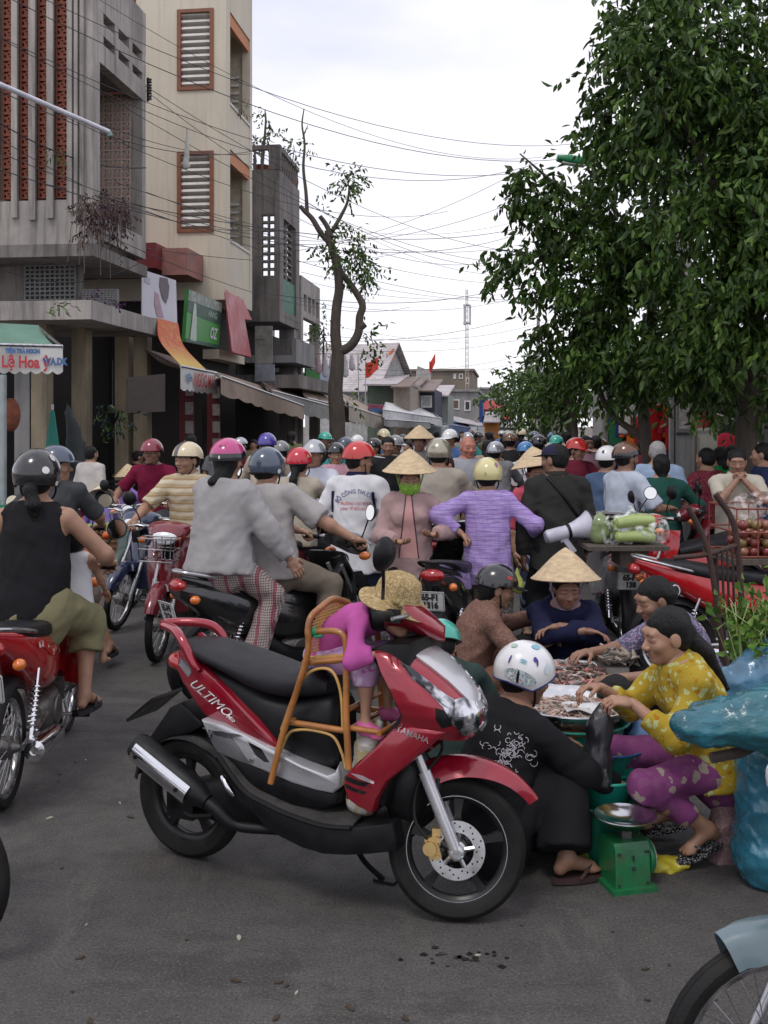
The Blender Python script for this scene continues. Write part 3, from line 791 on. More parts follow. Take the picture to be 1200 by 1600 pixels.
def wheel(parent, name, c, Ro, w=.034, spoked=True, alloy=None, n=40, drum=.055):
 K=MB();ri=Ro-w*1.75
 prof=[(ri, -w*.62), (ri+w*.5, -w*.95), (Ro-w*.55, -w), (Ro-w*.18, -w*.72), (Ro-w*.02, -w*.32), (Ro-w*.07, -w*.27), (Ro-w*.07, -w*.2), (Ro, -w*.16), (Ro, w*.16), (Ro-w*.07, w*.2), (Ro-w*.07, w*.27), (Ro-w*.02, w*.32), (Ro-w*.18, w*.72), (Ro-w*.55, w), (ri+w*.5, w*.95), (ri, w*.62)]
 K.lathe(prof, c, (1, 0, 0), n, True);t=K.build(name, RUBBER, parent, angle=35)
 K=MB();K.lathe([(ri+.004, -w*.68), (ri+.008, -w*.55), (ri-.012, -w*.35), (ri-.016, 0), (ri-.012, w*.35), (ri+.008, w*.55), (ri+.004, w*.68), (ri-.006, w*.6), (ri-.02, w*.3), (ri-.022, 0), (ri-.02, -w*.3), (ri-.006, -w*.6)], c, (1, 0, 0), n, True)
 K.build('rim', alloy or RIMM, t, angle=40)
 c=Vector(c);K=MB()
 if spoked:
  for i in range(32):
   a=2*math.pi*i/32;sx=.028 if i%2 else-.028;a2=a+(.32 if(i//2)%2 else-.32)
   K.tube([c+Vector((sx, math.cos(a2)*.045, math.sin(a2)*.045)), c+Vector((0, math.cos(a)*(ri-.014), math.sin(a)*(ri-.014)))], .0017, 4)
  K.build('spokes', STEEL, t)
 else:
  for i in range(5):
   a=2*math.pi*i/5+.3;d, p=Vector((0, math.cos(a), math.sin(a))), Vector((0, -math.sin(a), math.cos(a)))
   rows=[]
   for f_, hw_, hx_ in((.04, .026, .022), (.09, .018, .017), (.6*ri, .012, .014), (ri-.012, .022, .016)):
    cc=c+d*f_;rows.append([cc+p*hw_+Vector((-hx_, 0, 0)), cc+p*hw_*.8+Vector((hx_, 0, 0)), cc-p*hw_*.8+Vector((hx_, 0, 0)), cc-p*hw_+Vector((-hx_, 0, 0))])
   K.rings(rows)
  K.build('wheel_spokes', alloy, t)
 K=MB();K.lathe([(.012, -.075), (.016, -.07), (.03, -.05), (drum, -.044), (drum, .03), (.03, .04), (.016, .07), (.012, .075)], c, (1, 0, 0), 20);K.build('hub', GREASE, t)
 return t
def fender(parent, name, c, Rr, a0, a1, hw, mat, crown=.025, drop=.03, n=16):
 c=Vector(c);K=MB()
 def fn(u, v):
  a=R(a0+(a1-a0)*u);x=(v-.5)*2;ed=1 if 0.08<u<.92 else .8
  r=Rr+crown*(1-x*x)-(drop*max(0, abs(x)-.75)*4)
  return c+Vector((x*hw*ed, math.cos(a)*r, math.sin(a)*r))
 K.grid(fn, n, 10, .004);return K.build(name, mat, parent)
def plate(parent, lines, c, tilt=20, w=.19, h=.14, facing=-1):
 t=R(tilt);up=Vector((0, math.sin(t)*-facing*-1, math.cos(t)));up=Vector((0, facing*-math.sin(t)*-1, math.cos(t)))
 nrmv=Vector((0, facing*math.cos(t), -facing*facing*0+math.sin(t)));xd=Vector((1, 0, 0)) if facing<0 else Vector((-1, 0, 0))
 nrmv=xd.cross(up)
 K=MB();F4=frame(c, xd, up)
 pts=[]
 for cx, cy in((1, 1), (-1, 1), (-1, -1), (1, -1)):
  for k in range(4):
   a={(1, 1):0, (-1, 1):90, (-1, -1):180, (1, -1):270}[(cx, cy)]+30*k
   pts.append((cx*(w/2-.012)+.012*math.cos(R(a)), cy*(h/2-.012)+.012*math.sin(R(a))))
 K.rings([[F4@Vector((x, y, -.003)) for x, y in pts], [F4@Vector((x, y, 0)) for x, y in pts]])
 p=K.build('license_plate', M('plate_white', (.68, .68, .66), .4, 0, .12, 30, stain=.25, stain_scale=12), parent)
 if lines:
  n=len(lines)
  for i, s in enumerate(lines):
   y=(n-1)/2*.056-i*.058
   text_on('plate_lettering', s, .062, F4@Matrix.Translation((0, y, .0022)), INK, p, .004, 0, .82 if len(s)<6 else .72)
  K=MB();b=[F4@Vector((x*.93, y*.93, .0018)) for x, y in pts];K.tube(b+b[:1], .0012, 4);K.build('plate_border', INK, p)
 return p
def bike(label, loc, yaw, main, style='wave', R_=.28, plate_lines=None, steer=0, accent=None, group=None, mirrors=True, basket=False, seat=None, lean=0, dark=None, stickers=None, rack=False, cat='motorbike', mirror_mat=None, fa0=25):
 seat=seat or SEATM;accent=accent or M('bike_grey', (.3, .3, .31), .35, .4, .1);dark=dark or BLACKP
 t=thing('parked_motorbike' if rack=='parked' else 'motorbike', label, cat, loc, 0, group, (0, R(lean), R(yaw)))
 wb=.61;fr=(0, wb, R_);rr=(0, -wb, R_);fi=[]
 wheel(t, 'rear_wheel', rr, R_, .031)
 fw_=wheel(t, 'front_wheel', fr, R_, .028);fi.append(fw_)
 K=MB();ax=Vector((0, -math.sin(R(27)), math.cos(R(27))));top=Vector((0, wb, R_))+ax*.72
 for sx in(-1, 1):K.cyl(Vector((sx*.085, wb, R_)), Vector((sx*.085, wb, R_))+ax*.36, .017, .02, 10);K.cyl(Vector((sx*.085, wb, R_))+ax*.36, Vector((sx*.08, 0, 0))+top-ax*.1, .014, .014, 10)
 fi.append(K.build('fork', STEEL if style=='wave' else accent, t))
 fi.append(fender(t, 'front_fender', fr, R_+.025, fa0, 152, .058, main, .028, .05))
 if style!='wave':
  K=MB();K.rings([sring(0, 0, .1, .05)] and[[Vector((x, wb-.02, R_+.26))+Vector((0, yy, 0)) for x, yy in((-.11, -.05), (.11, -.05), (.11, .05), (-.11, .05))], [Vector((x, wb-.16, R_+.5))+Vector((0, yy, 0)) for x, yy in((-.09, -.05), (.09, -.05), (.09, .05), (-.09, .05))]]);fi.append(K.build('fork_cover', main, t))
 b=loft([(.2, .55, .06, .13), (-.02, .58, .115, .17), (-.3, .64, .14, .165), (-.6, .745, .125, .1), (-.88, .85, .055, .035)])
 K=MB();K.rings(b);bc=K.build('body_cover', main, t)
 if stickers:
  bv=bvh_of(bc.data)
  for sx in(-1, 1):
   K=MB();pl=[]
   for i in range(13):
    u=i/12;row=[]
    for v in range(4):
     y=-.02-.5*u;z=.63+.1*u+(v/3-.5)*.07*(1-.6*u)+.02*math.sin(u*9)
     h=bv.ray_cast(Vector((sx, y, z)), Vector((-sx, 0, 0)));row.append(tuple(h[0]+Vector((sx*.003, 0, 0))) if h[0] else(sx*.12, y, z))
    pl.append(row)
   vs=[p for r in pl for p in r];K.add(vs, [(i*4+j, (i+1)*4+j, (i+1)*4+j+1, i*4+j+1) for i in range(12) for j in range(3)]);K.build('side_sticker', stickers, bc)
 s=loft([(.16, .72, .07, .035), (-.05, .755, .12, .045), (-.3, .775, .135, .05), (-.55, .815, .125, .05), (-.72, .84, .08, .03)], e=3.2)
 K=MB();K.rings(s);K.build('seat', seat, t)
 K=MB()
 K.tube(bez([(-.11, -.45, .79), (-.13, -.62, .83), (-.1, -.84, .88), (0, -.9, .89), (.1, -.84, .88), (.13, -.62, .83), (.11, -.45, .79)], 5), .011, 8);K.build('grab_rail', accent, t)
 hwid=.19 if style=='wave' else .23
 K=MB()
 def ls(u, v):
  x=(u-.5)*2;z=.34+.58*v;w=hwid*(.75+.35*math.sin(min(1, v*1.15)*1.6))*(1 if v<.8 else 1-.9*(v-.8))
  return(x*w, .30+.19*(1-v)*.25+.13*v*0+.10*(1-x*x)-.20*(v-.45)**2+.02, z)
 K.grid(lambda u, v:ls(1-u, v), 14, 10, .012);K.build('leg_shield', main, t)
 K=MB();K.rings(loft([(.42, .82, .05, .08), (.3, .66, .055, .09), (.16, .56, .05, .08), (0, .54, .055, .07)]));K.build('frame_tunnel', dark if style!='cub' else main, t)
 if style=='scooter':
  K=MB();K.rings(loft([(.38, .3, .14, .045), (.2, .27, .17, .05), (-.1, .28, .17, .06), (-.3, .36, .16, .1)], e=4));K.build('floor_board', dark, t)
  K=MB();K.rings(loft([(.0, .5, .13, .16), (-.25, .55, .16, .17), (-.6, .66, .15, .14), (-.9, .78, .07, .05)]));K.build('side_cover', main, t)
 hz=1.0
 K=MB();K.tube(bez([(-.33, .33, hz), (-.24, .37, hz+.005), (-.1, .44, hz), (0, .45, hz-.01), (.1, .44, hz), (.24, .37, hz+.005), (.33, .33, hz)], 4), .0125, 8);hb=K.build('handlebar', STEEL, t);fi.append(hb)
 for sx in(-1, 1):K=MB();K.lathe([(.0165, 0), (.018, .01), (.0165, .02), (.0165, .1), (.02, .108), (.02, .115)], (sx*.34, .327, hz-.001), (-sx, .33, .02), 12);K.build('grip', BLACKP, hb)
 for sx in(-1, 1):K=MB();K.tube([(sx*.2, .41, hz), (sx*.25, .42, hz+.01), (sx*.34, .38, hz-.005)], .006, 6);K.build('lever', ALU, hb)
 if style=='cub':
  K=MB();K.lathe([(.001, -.1), (.06, -.08), (.088, -.03), (.092, .02), (.088, .03)], (0, .5, .93), (0, 1, -.08), 24);fi.append(K.build('headlight_shell', main, t))
  K=MB();K.lathe([(.092, 0), (.096, .012), (.088, .02)], (0, .525, .928), (0, 1, -.08), 24);K.build('headlight_ring', CHROME, fi[-1])
  K=MB();K.lathe([(.001, .035), (.05, .028), (.086, .01), (.086, 0)], (0, .53, .928), (0, 1, -.08), 24);K.build('headlight', GLASS, fi[-2])
 else:
  nac=loft([(.36, 1.0, .17, .045), (.42, .99, .17, .065), (.5, .96, .14, .075), (.56, .935, .085, .055)], e=2.4)
  K=MB();K.rings(nac);nc=K.build('headlight_shell', main, t);fi.append(nc)
  K=MB();K.rings(loft([(.535, .945, .1, .05), (.572, .93, .085, .045), (.585, .925, .05, .03)], e=2.4));K.build('headlight', GLASS, nc)
  K=MB();K.bx(-.1, .1, .35, .36, .98, 1.03);K.build('dial', BLACKG, nc)
 for sx in(-1, 1):
  K=MB();K.ell((sx*.2, .47 if style=='cub' else .44, .94 if style=='cub' else .9), (.035, .045, .03), 12, 8);o=K.build('turn_signal', LENS_O, t);fi.append(o)
  K=MB();K.ell((sx*.13, -.83, .72), (.03, .035, .028), 12, 8);K.build('turn_signal', LENS_O, t)
 if mirrors:
  for sx in(-1, 1):
   K=MB();K.tube(bez([(sx*.24, .37, hz+.01), (sx*.26, .39, hz+.08), (sx*.33, .38, hz+.19)], 5), .0055, 6);m_=K.build('mirror', BLACKP, t);fi.append(m_)
   c=Vector((sx*.34, .38, hz+.21));ax2=Vector((-sx*.12, -1, .12)).normalized()
   K=MB();K.lathe([(.001, -.03), (.04, -.024), (.058, -.005), (.058, .004), (.053, .004)], c, ax2, 20);K.build('mirror_shell', BLACKP, m_)
   K=MB();K.lathe([(.001, .0045), (.052, .0045), (.052, .003)], c, ax2, 20);K.build('mirror_glass', mirror_mat or MIRROR, m_)
 K=MB();K.rings(loft([(.16, .31, .07, .075), (.06, .3, .1, .1), (-.1, .3, .105, .095), (-.2, .31, .07, .06)], e=3.4))
 for i in range(7):K.box((0, .2+i*.016, .335), (.13, .007, .12))
 K.cyl((0, .17, .335), (0, .31, .345), .042, .042, 12);K.lathe([(.001, .012), (.07, .008), (.078, 0)], (.105, -.02, .3), (1, 0, 0), 18);K.lathe([(.001, .012), (.06, .008), (.068, 0)], (-.105, .02, .3), (-1, 0, 0), 18)
 K.build('engine', GREASE, t)
 K=MB();K.tube(bez([(.02, .31, .31), (.05, .34, .24), (.1, .2, .19), (.13, -.05, .2), (.14, -.2, .235)], 5), .015, 8);ex=K.build('exhaust_pipe', STEEL, t)
 K=MB();K.lathe([(.02, 0), (.046, .05), (.05, .12), (.05, .5), (.047, .52), (.02, .525), (.018, .51)], (.145, -.18, .232), (.03, -1, .11), 20);K.build('muffler', CHROME, ex)
 K=MB()
 for sx in(-1, 1):K.tube([(sx*.075, -.1, .32), (sx*.09, -.61, R_)], .016, 8)
 K.build('swing_arm', accent, t)
 for sx in(-1, 1):
  K=MB();K.cyl((sx*.115, -.58, R_+.02), (sx*.12, -.46, .62), .011, .011, 8);sh=K.build('shock_absorber', CHROME, t)
  K=MB();K.tube(spring((sx*.115, -.565, R_+.07), (sx*.119, -.49, .54), .023), .0045, 5);K.build('spring', CHROME, sh)
 fender(t, 'rear_fender', rr, R_+.04, 40, 205, .06, dark, .015, .03)
 K=MB();K.ell((0, -.88, .8), (.085, .05, .045), 14, 8);tl=K.build('tail_light', LENS_R, t)
 if plate_lines is not None:plate(t, plate_lines, Vector((0, -.95, .64)), 18)
 K=MB();K.tube([(-.23, .12, .235), (.23, .12, .235)], .01, 8);fp=K.build('foot_rest', STEEL, t)
 K=MB()
 for sx in(-1, 1):K.cyl((sx*.15, .12, .236), (sx*.24, .12, .236), .019, .019, 10)
 K.build('foot_rubber', RUBBER, fp)
 K=MB();K.tube([(-.1, -.05, .24), (-.17, -.1, .03 if rack!='parked' else .01), (-.2, -.09, .005)], .009, 8);K.build('side_stand', STEEL, t)
 if basket:
  K=MB()
  for i in range(5):
   K.tube([(-.13+i*.065, .6, .78), (-.14+i*.07, .62, .95)], .004, 4);K.tube([(-.13+i*.065, .6, .78), (-.13+i*.065, .75, .8), (-.14+i*.07, .78, .95)], .004, 4)
  for z, w in((.78, .13), (.87, .135), (.95, .142)):K.tube([(-w, .6, z), (w, .6, z), (w, .77, z), (-w, .77, z), (-w, .6, z)], .005, 5)
  fi.append(K.build('front_rack', CHROME, t))
 if steer:
  piv=top;A=Matrix.Translation(piv)@Matrix.Rotation(R(steer), 4, ax)@Matrix.Translation(-piv)
  for o in fi:o.matrix_local=A
 return t
def bpt(t, p):
 """World point of a bike-local point."""
 e=t.rotation_euler.to_matrix();return e@Vector(p)+Vector(t.location)
# ------ street frame: a across (right +), t along the street
SA=math.atan(.124);SS, SC=math.sin(SA), math.cos(SA)
def W2(a, t, z=0):return Vector((a*SC+t*SS, -a*SS+t*SC, z))
def tt(px, a):
 u=(px-CX)/FPX;return a*(SC+u*SS)/(u*SC-SS)
def aa(px, t):
 u=(px-CX)/FPX;return t*(u*SC-SS)/(SC+u*SS)
def zz(py, a, t):return EYE-(py-HY)/FPX*(-a*SS+t*SC)
class BB(MB):
 """Shapes in street coordinates, stored relative to a root at (a0, t0)."""
 def __init__(s, root):super().__init__();s.r=root
 def build(s, name, mat=None, smooth=False, parent=None, **k):
  a0, t0=s.r['_a'], s.r['_t'];s.v=[(x-a0, y-t0, z) for x, y, z in s.v]
  return MB.build(s, name, mat, parent or s.r, smooth, **k)
ROOTS=[]
def broot(name, label, cat, a0, t0, group=None):
 o=thing(name, label, cat, W2(a0, t0), -SA, group);o['_a']=a0;o['_t']=t0;ROOTS.append(o);return o
ASPH=M('asphalt', (.052, .048, .045), .82, 0, .3, 1.3, stain=.5, stain_col=(.022, .021, .021), stain_scale=.9, bump=.5, bs=220, spec=.35)
def road_mat():
 m, nt, b=_nt('road_asphalt');b.inputs['Roughness'].default_value=.8;b.inputs['Specular IOR Level'].default_value=.35
 n1=noise(nt, .55, 6, None, .6);n2=noise(nt, 7, 5, None, .7);n3=noise(nt, 105, 3);n4=noise(nt, 1.7, 5, (1, .5, 1), .65)
 c=mixc(nt, ramp(nt, n1, .36, .68), (.070, .065, .062), (.104, .097, .091))
 c=mixc(nt, mth(nt, 'MULTIPLY', ramp(nt, n2, .45, .75), .6), c, (.040, .037, .035));n5=noise(nt, .9, 7, (1, 2.2, 1), .75);c=mixc(nt, mth(nt, 'MULTIPLY', ramp(nt, n5, .52, .6), .65), c, (.046, .042, .04));n6=noise(nt, 3.1, 6, (2.4, .5, 1), .7);c=mixc(nt, mth(nt, 'MULTIPLY', ramp(nt, n6, .57, .7), .45), c, (.15, .138, .124))
 c=mixc(nt, mth(nt, 'MULTIPLY', ramp(nt, n4, .6, .72), .45), c, (.11, .098, .086))
 c=mixc(nt, mth(nt, 'MULTIPLY', ramp(nt, n3, .56, .7), .6), c, (.17, .16, .148));c=mixc(nt, mth(nt, 'MULTIPLY', ramp(nt, n3, .46, .36), .6), c, (.03, .028, .026))
 vo=nt.nodes.new('ShaderNodeTexVoronoi');vo.inputs['Scale'].default_value=55;tc=nt.nodes.new('ShaderNodeTexCoord');nt.links.new(tc.outputs['Object'], vo.inputs['Vector'])
 c=mixc(nt, mth(nt, 'MULTIPLY', mth(nt, 'LESS_THAN', vo.outputs['Distance'], .18), .35), c, (.14, .13, .12))
 nt.links.new(c, b.inputs['Base Color']);bumpn(nt, b, mth(nt, 'ADD', n3, mth(nt, 'MULTIPLY', vo.outputs['Distance'], .6)), .55, .006)
 nt.links.new(ramp_to(nt, n2, .7, .9), b.inputs['Roughness']);return m
K=MB();K.grid(lambda u, v:(-400+800*u, -30+900*v, -.004), 2, 2);tag(K.build('ground', M('earth', (.12, .1, .08), .9), smooth=False), kind='structure')
K=MB();K.add([W2(-8.2, -12), W2(3.4, -12), W2(3.4, 260), W2(-8.2, 260)], [(0, 1, 2, 3)]);tag(K.build('road', road_mat(), smooth=False), kind='structure')
PAVE=M('pavement_concrete', (.24, .22, .2), .85, 0, .2, 3, stain=.6, stain_scale=1.5, bump=.3, bs=60)
for nm, x0, x1 in(('pavement', -13, -8.2), ('pavement', 3.4, 12)):
 K=MB();p=[W2(x0, -12), W2(x1, -12), W2(x1, 200), W2(x0, 200)];K.rings([[q+Vector((0, 0, -.05)) for q in p], [q+Vector((0, 0, .13)) for q in p]]);tag(K.build(nm, PAVE, smooth=False), kind='structure')
LEAFD=M('dry_leaf', (.05, .035, .02), .8)
for i in range(46):
 px, py=rnd.choice([(rnd.uniform(640, 1180), rnd.uniform(1420, 1600)), (rnd.uniform(60, 640), rnd.uniform(1330, 1600)), (rnd.uniform(150, 230), rnd.uniform(890, 930)), (rnd.uniform(40, 250), rnd.uniform(1120, 1330))])
 Y=GY(py);p=P(px, py, Y);s=rnd.uniform(.006, .022)*(1.6 if py<950 else 1);K=MB()
 a=rnd.random()*6;n=7;ring=[(math.cos(2*math.pi*k/n)*s*rnd.uniform(.7, 1.2), math.sin(2*math.pi*k/n)*s*.45*rnd.uniform(.7, 1.2)) for k in range(n)]
 K.rings([[(x, y, .001) for x, y in ring], [(x, y, .004+.003*rnd.random()) for x, y in ring]])
 o=K.build('leaf_scrap', LEAFD if rnd.random()<.75 else M('paper_scrap', (.4, .36, .28), .8));o.location=p;o.rotation_euler=(0, 0, a)
 tag(o, 'small scrap of litter lying on the dark asphalt', 'litter', 'litter scraps on the road')
K=MB();g=random.Random(12)
for i in range(22):
 p=P(g.gauss(735, 42), g.gauss(1497, 13), GY(1497)+g.gauss(0, .03));p.z=0;s=g.uniform(.004, .012);K.add([p+Vector((math.cos(a)*s*g.uniform(.8, 1.6), math.sin(a)*s*g.uniform(.7, 1.2), .0035)) for a in[2*math.pi*k/9 for k in range(9)]], [tuple(range(9))])
o=K.build('damp_spots', M('damp_spot', (.014, .013, .013), .25, 0, .2));tag(o, 'small dark damp spots dripped on the asphalt in front', 'spots', None, 'stuff')
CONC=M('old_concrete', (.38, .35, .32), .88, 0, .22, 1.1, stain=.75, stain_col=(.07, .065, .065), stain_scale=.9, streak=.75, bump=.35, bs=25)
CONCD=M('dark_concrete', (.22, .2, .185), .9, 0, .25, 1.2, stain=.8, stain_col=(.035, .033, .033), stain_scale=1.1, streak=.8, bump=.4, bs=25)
CREAM=M('cream_render', (.62, .56, .45), .8, 0, .06, .8, stain=.3, stain_col=(.34, .29, .22), stain_scale=.7, streak=.34, bump=.1, bs=30)
TERRA=M('terracotta_block', (.22, .062, .038), .85, 0, .3, 5, stain=.4, stain_scale=3)
BROWNF=M('brown_frame', (.22, .085, .045), .6)
LOUV=M('louver_white', (.62, .6, .56), .6, 0, .1, 6, stain=.3, stain_scale=5)
DARKIN=M('dark_interior', (.028, .024, .022), .9, 0, .3, 2)  # near-black colour paints in the shade inside the open shop fronts
MAROON=M('maroon_paint', (.17, .02, .025), .55, 0, .15, 3, stain=.3)
WALLY=M('yellowed_wall', (.30, .25, .17), .85, 0, .2, 2, stain=.6, streak=.5)
GREY_W=M('grey_wall', (.25, .245, .24), .85, 0, .2, 1.2, stain=.5, streak=.5)
def pinwheel_block(w, d, mat, bf=.13):
 """One pierced block: a frame with a swirl of bars, w wide and high, d deep, in the local xz plane."""
 K=MB();b=w*bf
 K.bx(-w/2, w/2, 0, d, -w/2, -w/2+b);K.bx(-w/2, w/2, 0, d, w/2-b, w/2);K.bx(-w/2, -w/2+b, .002, d-.002, -w/2+b, w/2-b);K.bx(w/2-b, w/2, .002, d-.002, -w/2+b, w/2-b)
 for k in range(4):
  a=k*math.pi/2;q=Matrix.Rotation(a, 3, 'Y');K.box(q@Vector((w*.14, d/2, w*.2)), (b, d*(.86-.03*k), w*.42), M=q);K.box(q@Vector((w*.22, d/2, .0)), (w*.3, d*(.84-.03*k), b), M=q)
 return K.mesh('grille_block', mat, False)
# ------ grey concrete corner building
af=-6.6;t1, t2=tt(145, af), tt(228, af)
b1=broot('concrete_building', 'weathered grey concrete building with terracotta grille strips at the far left', 'building', af, t1)
zs=zz(380, af, t1)
zt=zs+6.5
aL=-15.5
K=BB(b1);aG=aa(104, t1)
K.bx(aL, aG, t1+.2, t1+.32, zs, zt)
K.bx(aL, aG, t1, t1+.2, zs, zz(312, aG, t1));K.bx(aL, af-.3, t1+.32, t2, zs-.16, zs+.12);K.bx(aG, af, t1+.0, t1+.28, zs, zt)
K.bx(aL, af-2.6, t1+.32, t2, zs+.12, zt)
K.build('wall', CONC)
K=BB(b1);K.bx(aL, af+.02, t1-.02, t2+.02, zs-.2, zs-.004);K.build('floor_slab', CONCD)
for x0, x1, yb in((20, 29, 338), (47, 57, 342), (75, 85, 340), (-10, -2, 340), (-40, -31, 340), (-68, -60, 340)):
 K=BB(b1);K.bx(aa(x0, t1), aa(x1, t1), t1-.06, t1-.002, zz(yb, af, t1), zt);K.build('fin', CONC)
for k in range(3):
 K=BB(b1);x=aa(112+k*9, t1);K.bx(x-.03, x+.03, t1-.07, t1-.002, zz(330, af, t1), zt);K.build('pilaster_rib', CONC)
bw=abs(aa(18, t1)-aa(2, t1))*1.0;blk=pinwheel_block(bw, .09, TERRA)
for px in(10, 38, 66, 94, -20, -50):
 z=zz(306, af, t1)-bw/2
 for k in range(30):
  z=zz(306, af, t1)+bw/2+k*bw*1.0
  if z>zt-.2:break
  o=obj('grille_block', blk, b1, None, (aa(px, t1)-b1['_a'], .07, z));o.scale=(1.25, 1, 1)
K=BB(b1);th=.18
K.bx(af-th, af, t1+.28, t2, zz(330, af, t1)-.25, zz(330, af, t1)+.0)
zA, zB, zC=zz(82, af, t1), zz(50, af, t1), zz(18, af, t1)
for z0, z1 in((zA-.05, zA+.28), (zB+.1, zB+.3), (zC+.15, zC+.9)):K.bx(af-th, af-.001, t1+.28, t2, z0, z1)
for k in range(4):
 t=t1+.28+(t2-t1-.45)*k/3;K.bx(af-th+.002, af-.004, t, t+.16, zA+.28, zC+.15)
K.bx(af-1.2, af-.006, t2-.17, t2, zs+.12, zA-.05)
K.build('parapet', CONC)
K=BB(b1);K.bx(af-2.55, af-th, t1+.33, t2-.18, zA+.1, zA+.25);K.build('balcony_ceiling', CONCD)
K=BB(b1);K.bx(af-.1, af, t1+.28, t2-.17, zs+.12, zz(330, af, t1)-.25);K.build('balcony_front', CONC)
wallw=M('whitish_block', (.62, .5, .42), .85, 0, .2, 6, stain=.75, stain_col=(.33, .05, .04), stain_scale=1.2)
gA, gB=aa(147, t2-.2), aa(203, t2-.2);gw=(gB-gA)/4;blk2=pinwheel_block(gw, .08, wallw, .085)
K=BB(b1);K.bx(gA-.8, gB+.05, t2-.1, t2-.02, zs+.1, zt);K.build('grille_back', TERRA)
for i in range(4):
 for k in range(14):
  z=zz(330, af, t2)-.1+gw/2+k*gw
  if z>zA+.0:break
  obj('grille_block', blk2, b1, None, (gA+gw*(i+.5)-b1['_a'], t2-.19-b1['_t'], z))
zc=zz(487, af, t1);K=BB(b1);K.bx(-14, -6.5, t1-.3, t1+.35, zc-.15, zc+.15);K.bx(-9.2, -6.5, t1+.35, tt(248, -6.5), zc-.151, zc+.149);K.build('canopy_slab', CONC)
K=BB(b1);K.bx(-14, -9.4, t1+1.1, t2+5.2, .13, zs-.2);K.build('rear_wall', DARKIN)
for px, a in((40, -6.3), (128, -6.3), (194, -6.3), (66, -7.6), (223, -8)):
 t=t1+.5 if px<70 else(t1+1.2 if px==128 else t1+2.9);a=aa(px, t)
 K=BB(b1);K.bx(a-.13, a+.13, t-.13, t+.13, 0, zc-.152);K.build('pillar', WALLY if px>60 else GREY_W)
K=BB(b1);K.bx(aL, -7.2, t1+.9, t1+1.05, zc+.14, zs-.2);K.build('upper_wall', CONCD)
vm=M('vent_grey', (.2, .2, .2), .8)
for px0, px1, y0, y1 in((40, 118, 412, 466), (130, 184, 452, 480)):
 K=BB(b1);t=t1+.86
 for i in range(9):
  z=zz(y1, -6, t)+(zz(y0, -6, t)-zz(y1, -6, t))*i/8;K.bx(aa(px0, t), aa(px1, t), t-.03, t+.03, z-.012, z+.012)
 for i in range(11):
  x=aa(px0, t)+(aa(px1, t)-aa(px0, t))*i/10;K.bx(x-.012, x+.012, t-.025, t+.025, zz(y1, -6, t), zz(y0, -6, t))
 K.build('vent_grille', vm)
# ------ cream building with louvred windows
t3, t4=tt(353, af), tt(394, af)
b2=broot('cream_building', 'tall cream building with brown framed louvre windows and corner balconies', 'building', af, t3)
zb=zz(468, af, t3);zo=[zz(373, af, t3), zz(226, af, t3), zz(156, af, t3), zz(8, af, t3)];ztop=zz(8, af, t3)+3.2
wins=((280, 329, 16, 135), (282, 331, 239, 358))
wz=[(zz(y1, af, t3), zz(y0, af, t3)) for _, _, y0, y1 in wins];wa=(aa(281, t3), aa(330, t3))
K=BB(b2)
K.bx(-13, wa[0], t3, t3+.2, zb, ztop);K.bx(wa[1], af-.0, t3, t3+.2, zb, ztop)
lev=sorted([zb]+[z for w in wz for z in w]+[ztop])
for i in(0, 2, 4):K.bx(wa[0], wa[1], t3+.001, t3+.199, lev[i], lev[i+1])
K.build('side_wall', CREAM)
for(z0, z1) in wz:
 f=BB(b2);bb_=.07
 for x0, x1, y0, y1 in((wa[0]-.06, wa[1]+.06, z0-.06, z0+.02), (wa[0]-.06, wa[1]+.06, z1-.02, z1+.06), (wa[0]-.06, wa[0]+.03, z0+.02, z1-.02), (wa[1]-.03, wa[1]+.06, z0+.02, z1-.02)):f.bx(x0, x1, t3-.04, t3+.21, y0, y1)
 fo=f.build('window', BROWNF)
 sm=MB();sm.box((0, 0, 0), (wa[1]-wa[0]-.06, .16, .075), M=Matrix.Rotation(R(-28), 3, 'X'));sme=sm.mesh('slat', LOUV, False)
 n=11
 for i in range(n):obj('slat', sme, fo, None, ((wa[0]+wa[1])/2-b2['_a'], .1, z0+(z1-z0)*(i+.55)/n))
 K=BB(b2);K.bx(wa[0], wa[1], t3+.45, t3+.5, z0, z1);K.build('curtain', M('window_dim', (.09, .085, .09), .8), parent=fo)  # plain dark sheet paints in the shaded room behind the louvres
K=BB(b2);L=t4-t3;th=.2
K.bx(af-th, af+.0, t3+.2, t3+.36, zb, ztop);K.bx(af-th, af, t4-.22, t4, zb, ztop)
for z0, z1 in((zb, zb+.5), (zo[1], zo[2]-1.0), (zo[3], ztop)):K.bx(af-th, af-.001, t3+.36, t4-.22, z0, z1)
K.build('street_wall', CREAM)
for z0, z1 in((zb+.5, zo[0]), (zo[2]-1.0, zo[2])):
 K=BB(b2);K.bx(af-.12, af-.02, t3+.36, t4-.22, z0, z1);K.build('balcony_front', CREAM)
 K=BB(b2);K.bx(af-.14, af+.01, t3+.36, t4-.22, z1, z1+.06);K.build('balcony_coping', LOUV)
for z in(zo[1], zo[3]):
 K=BB(b2);K.bx(af-.1, af-.03, t3+.36, t4-.22, z-.3, z-.01);K.build('balcony_beam', M('orange_beam', (.5, .2, .09), .7))
K=BB(b2)
for z in(zb-.001, zo[1]+.1, zo[3]+.1):K.bx(-13, af-th, t3+.2, t4, z, z+.14)
K.build('floor_slab', CREAM)
K=BB(b2);K.bx(-13, af-.2, t4-.12, t4-.02, zb+.14, ztop);K.build('far_wall', M('far_cream', (.5, .44, .34), .8))
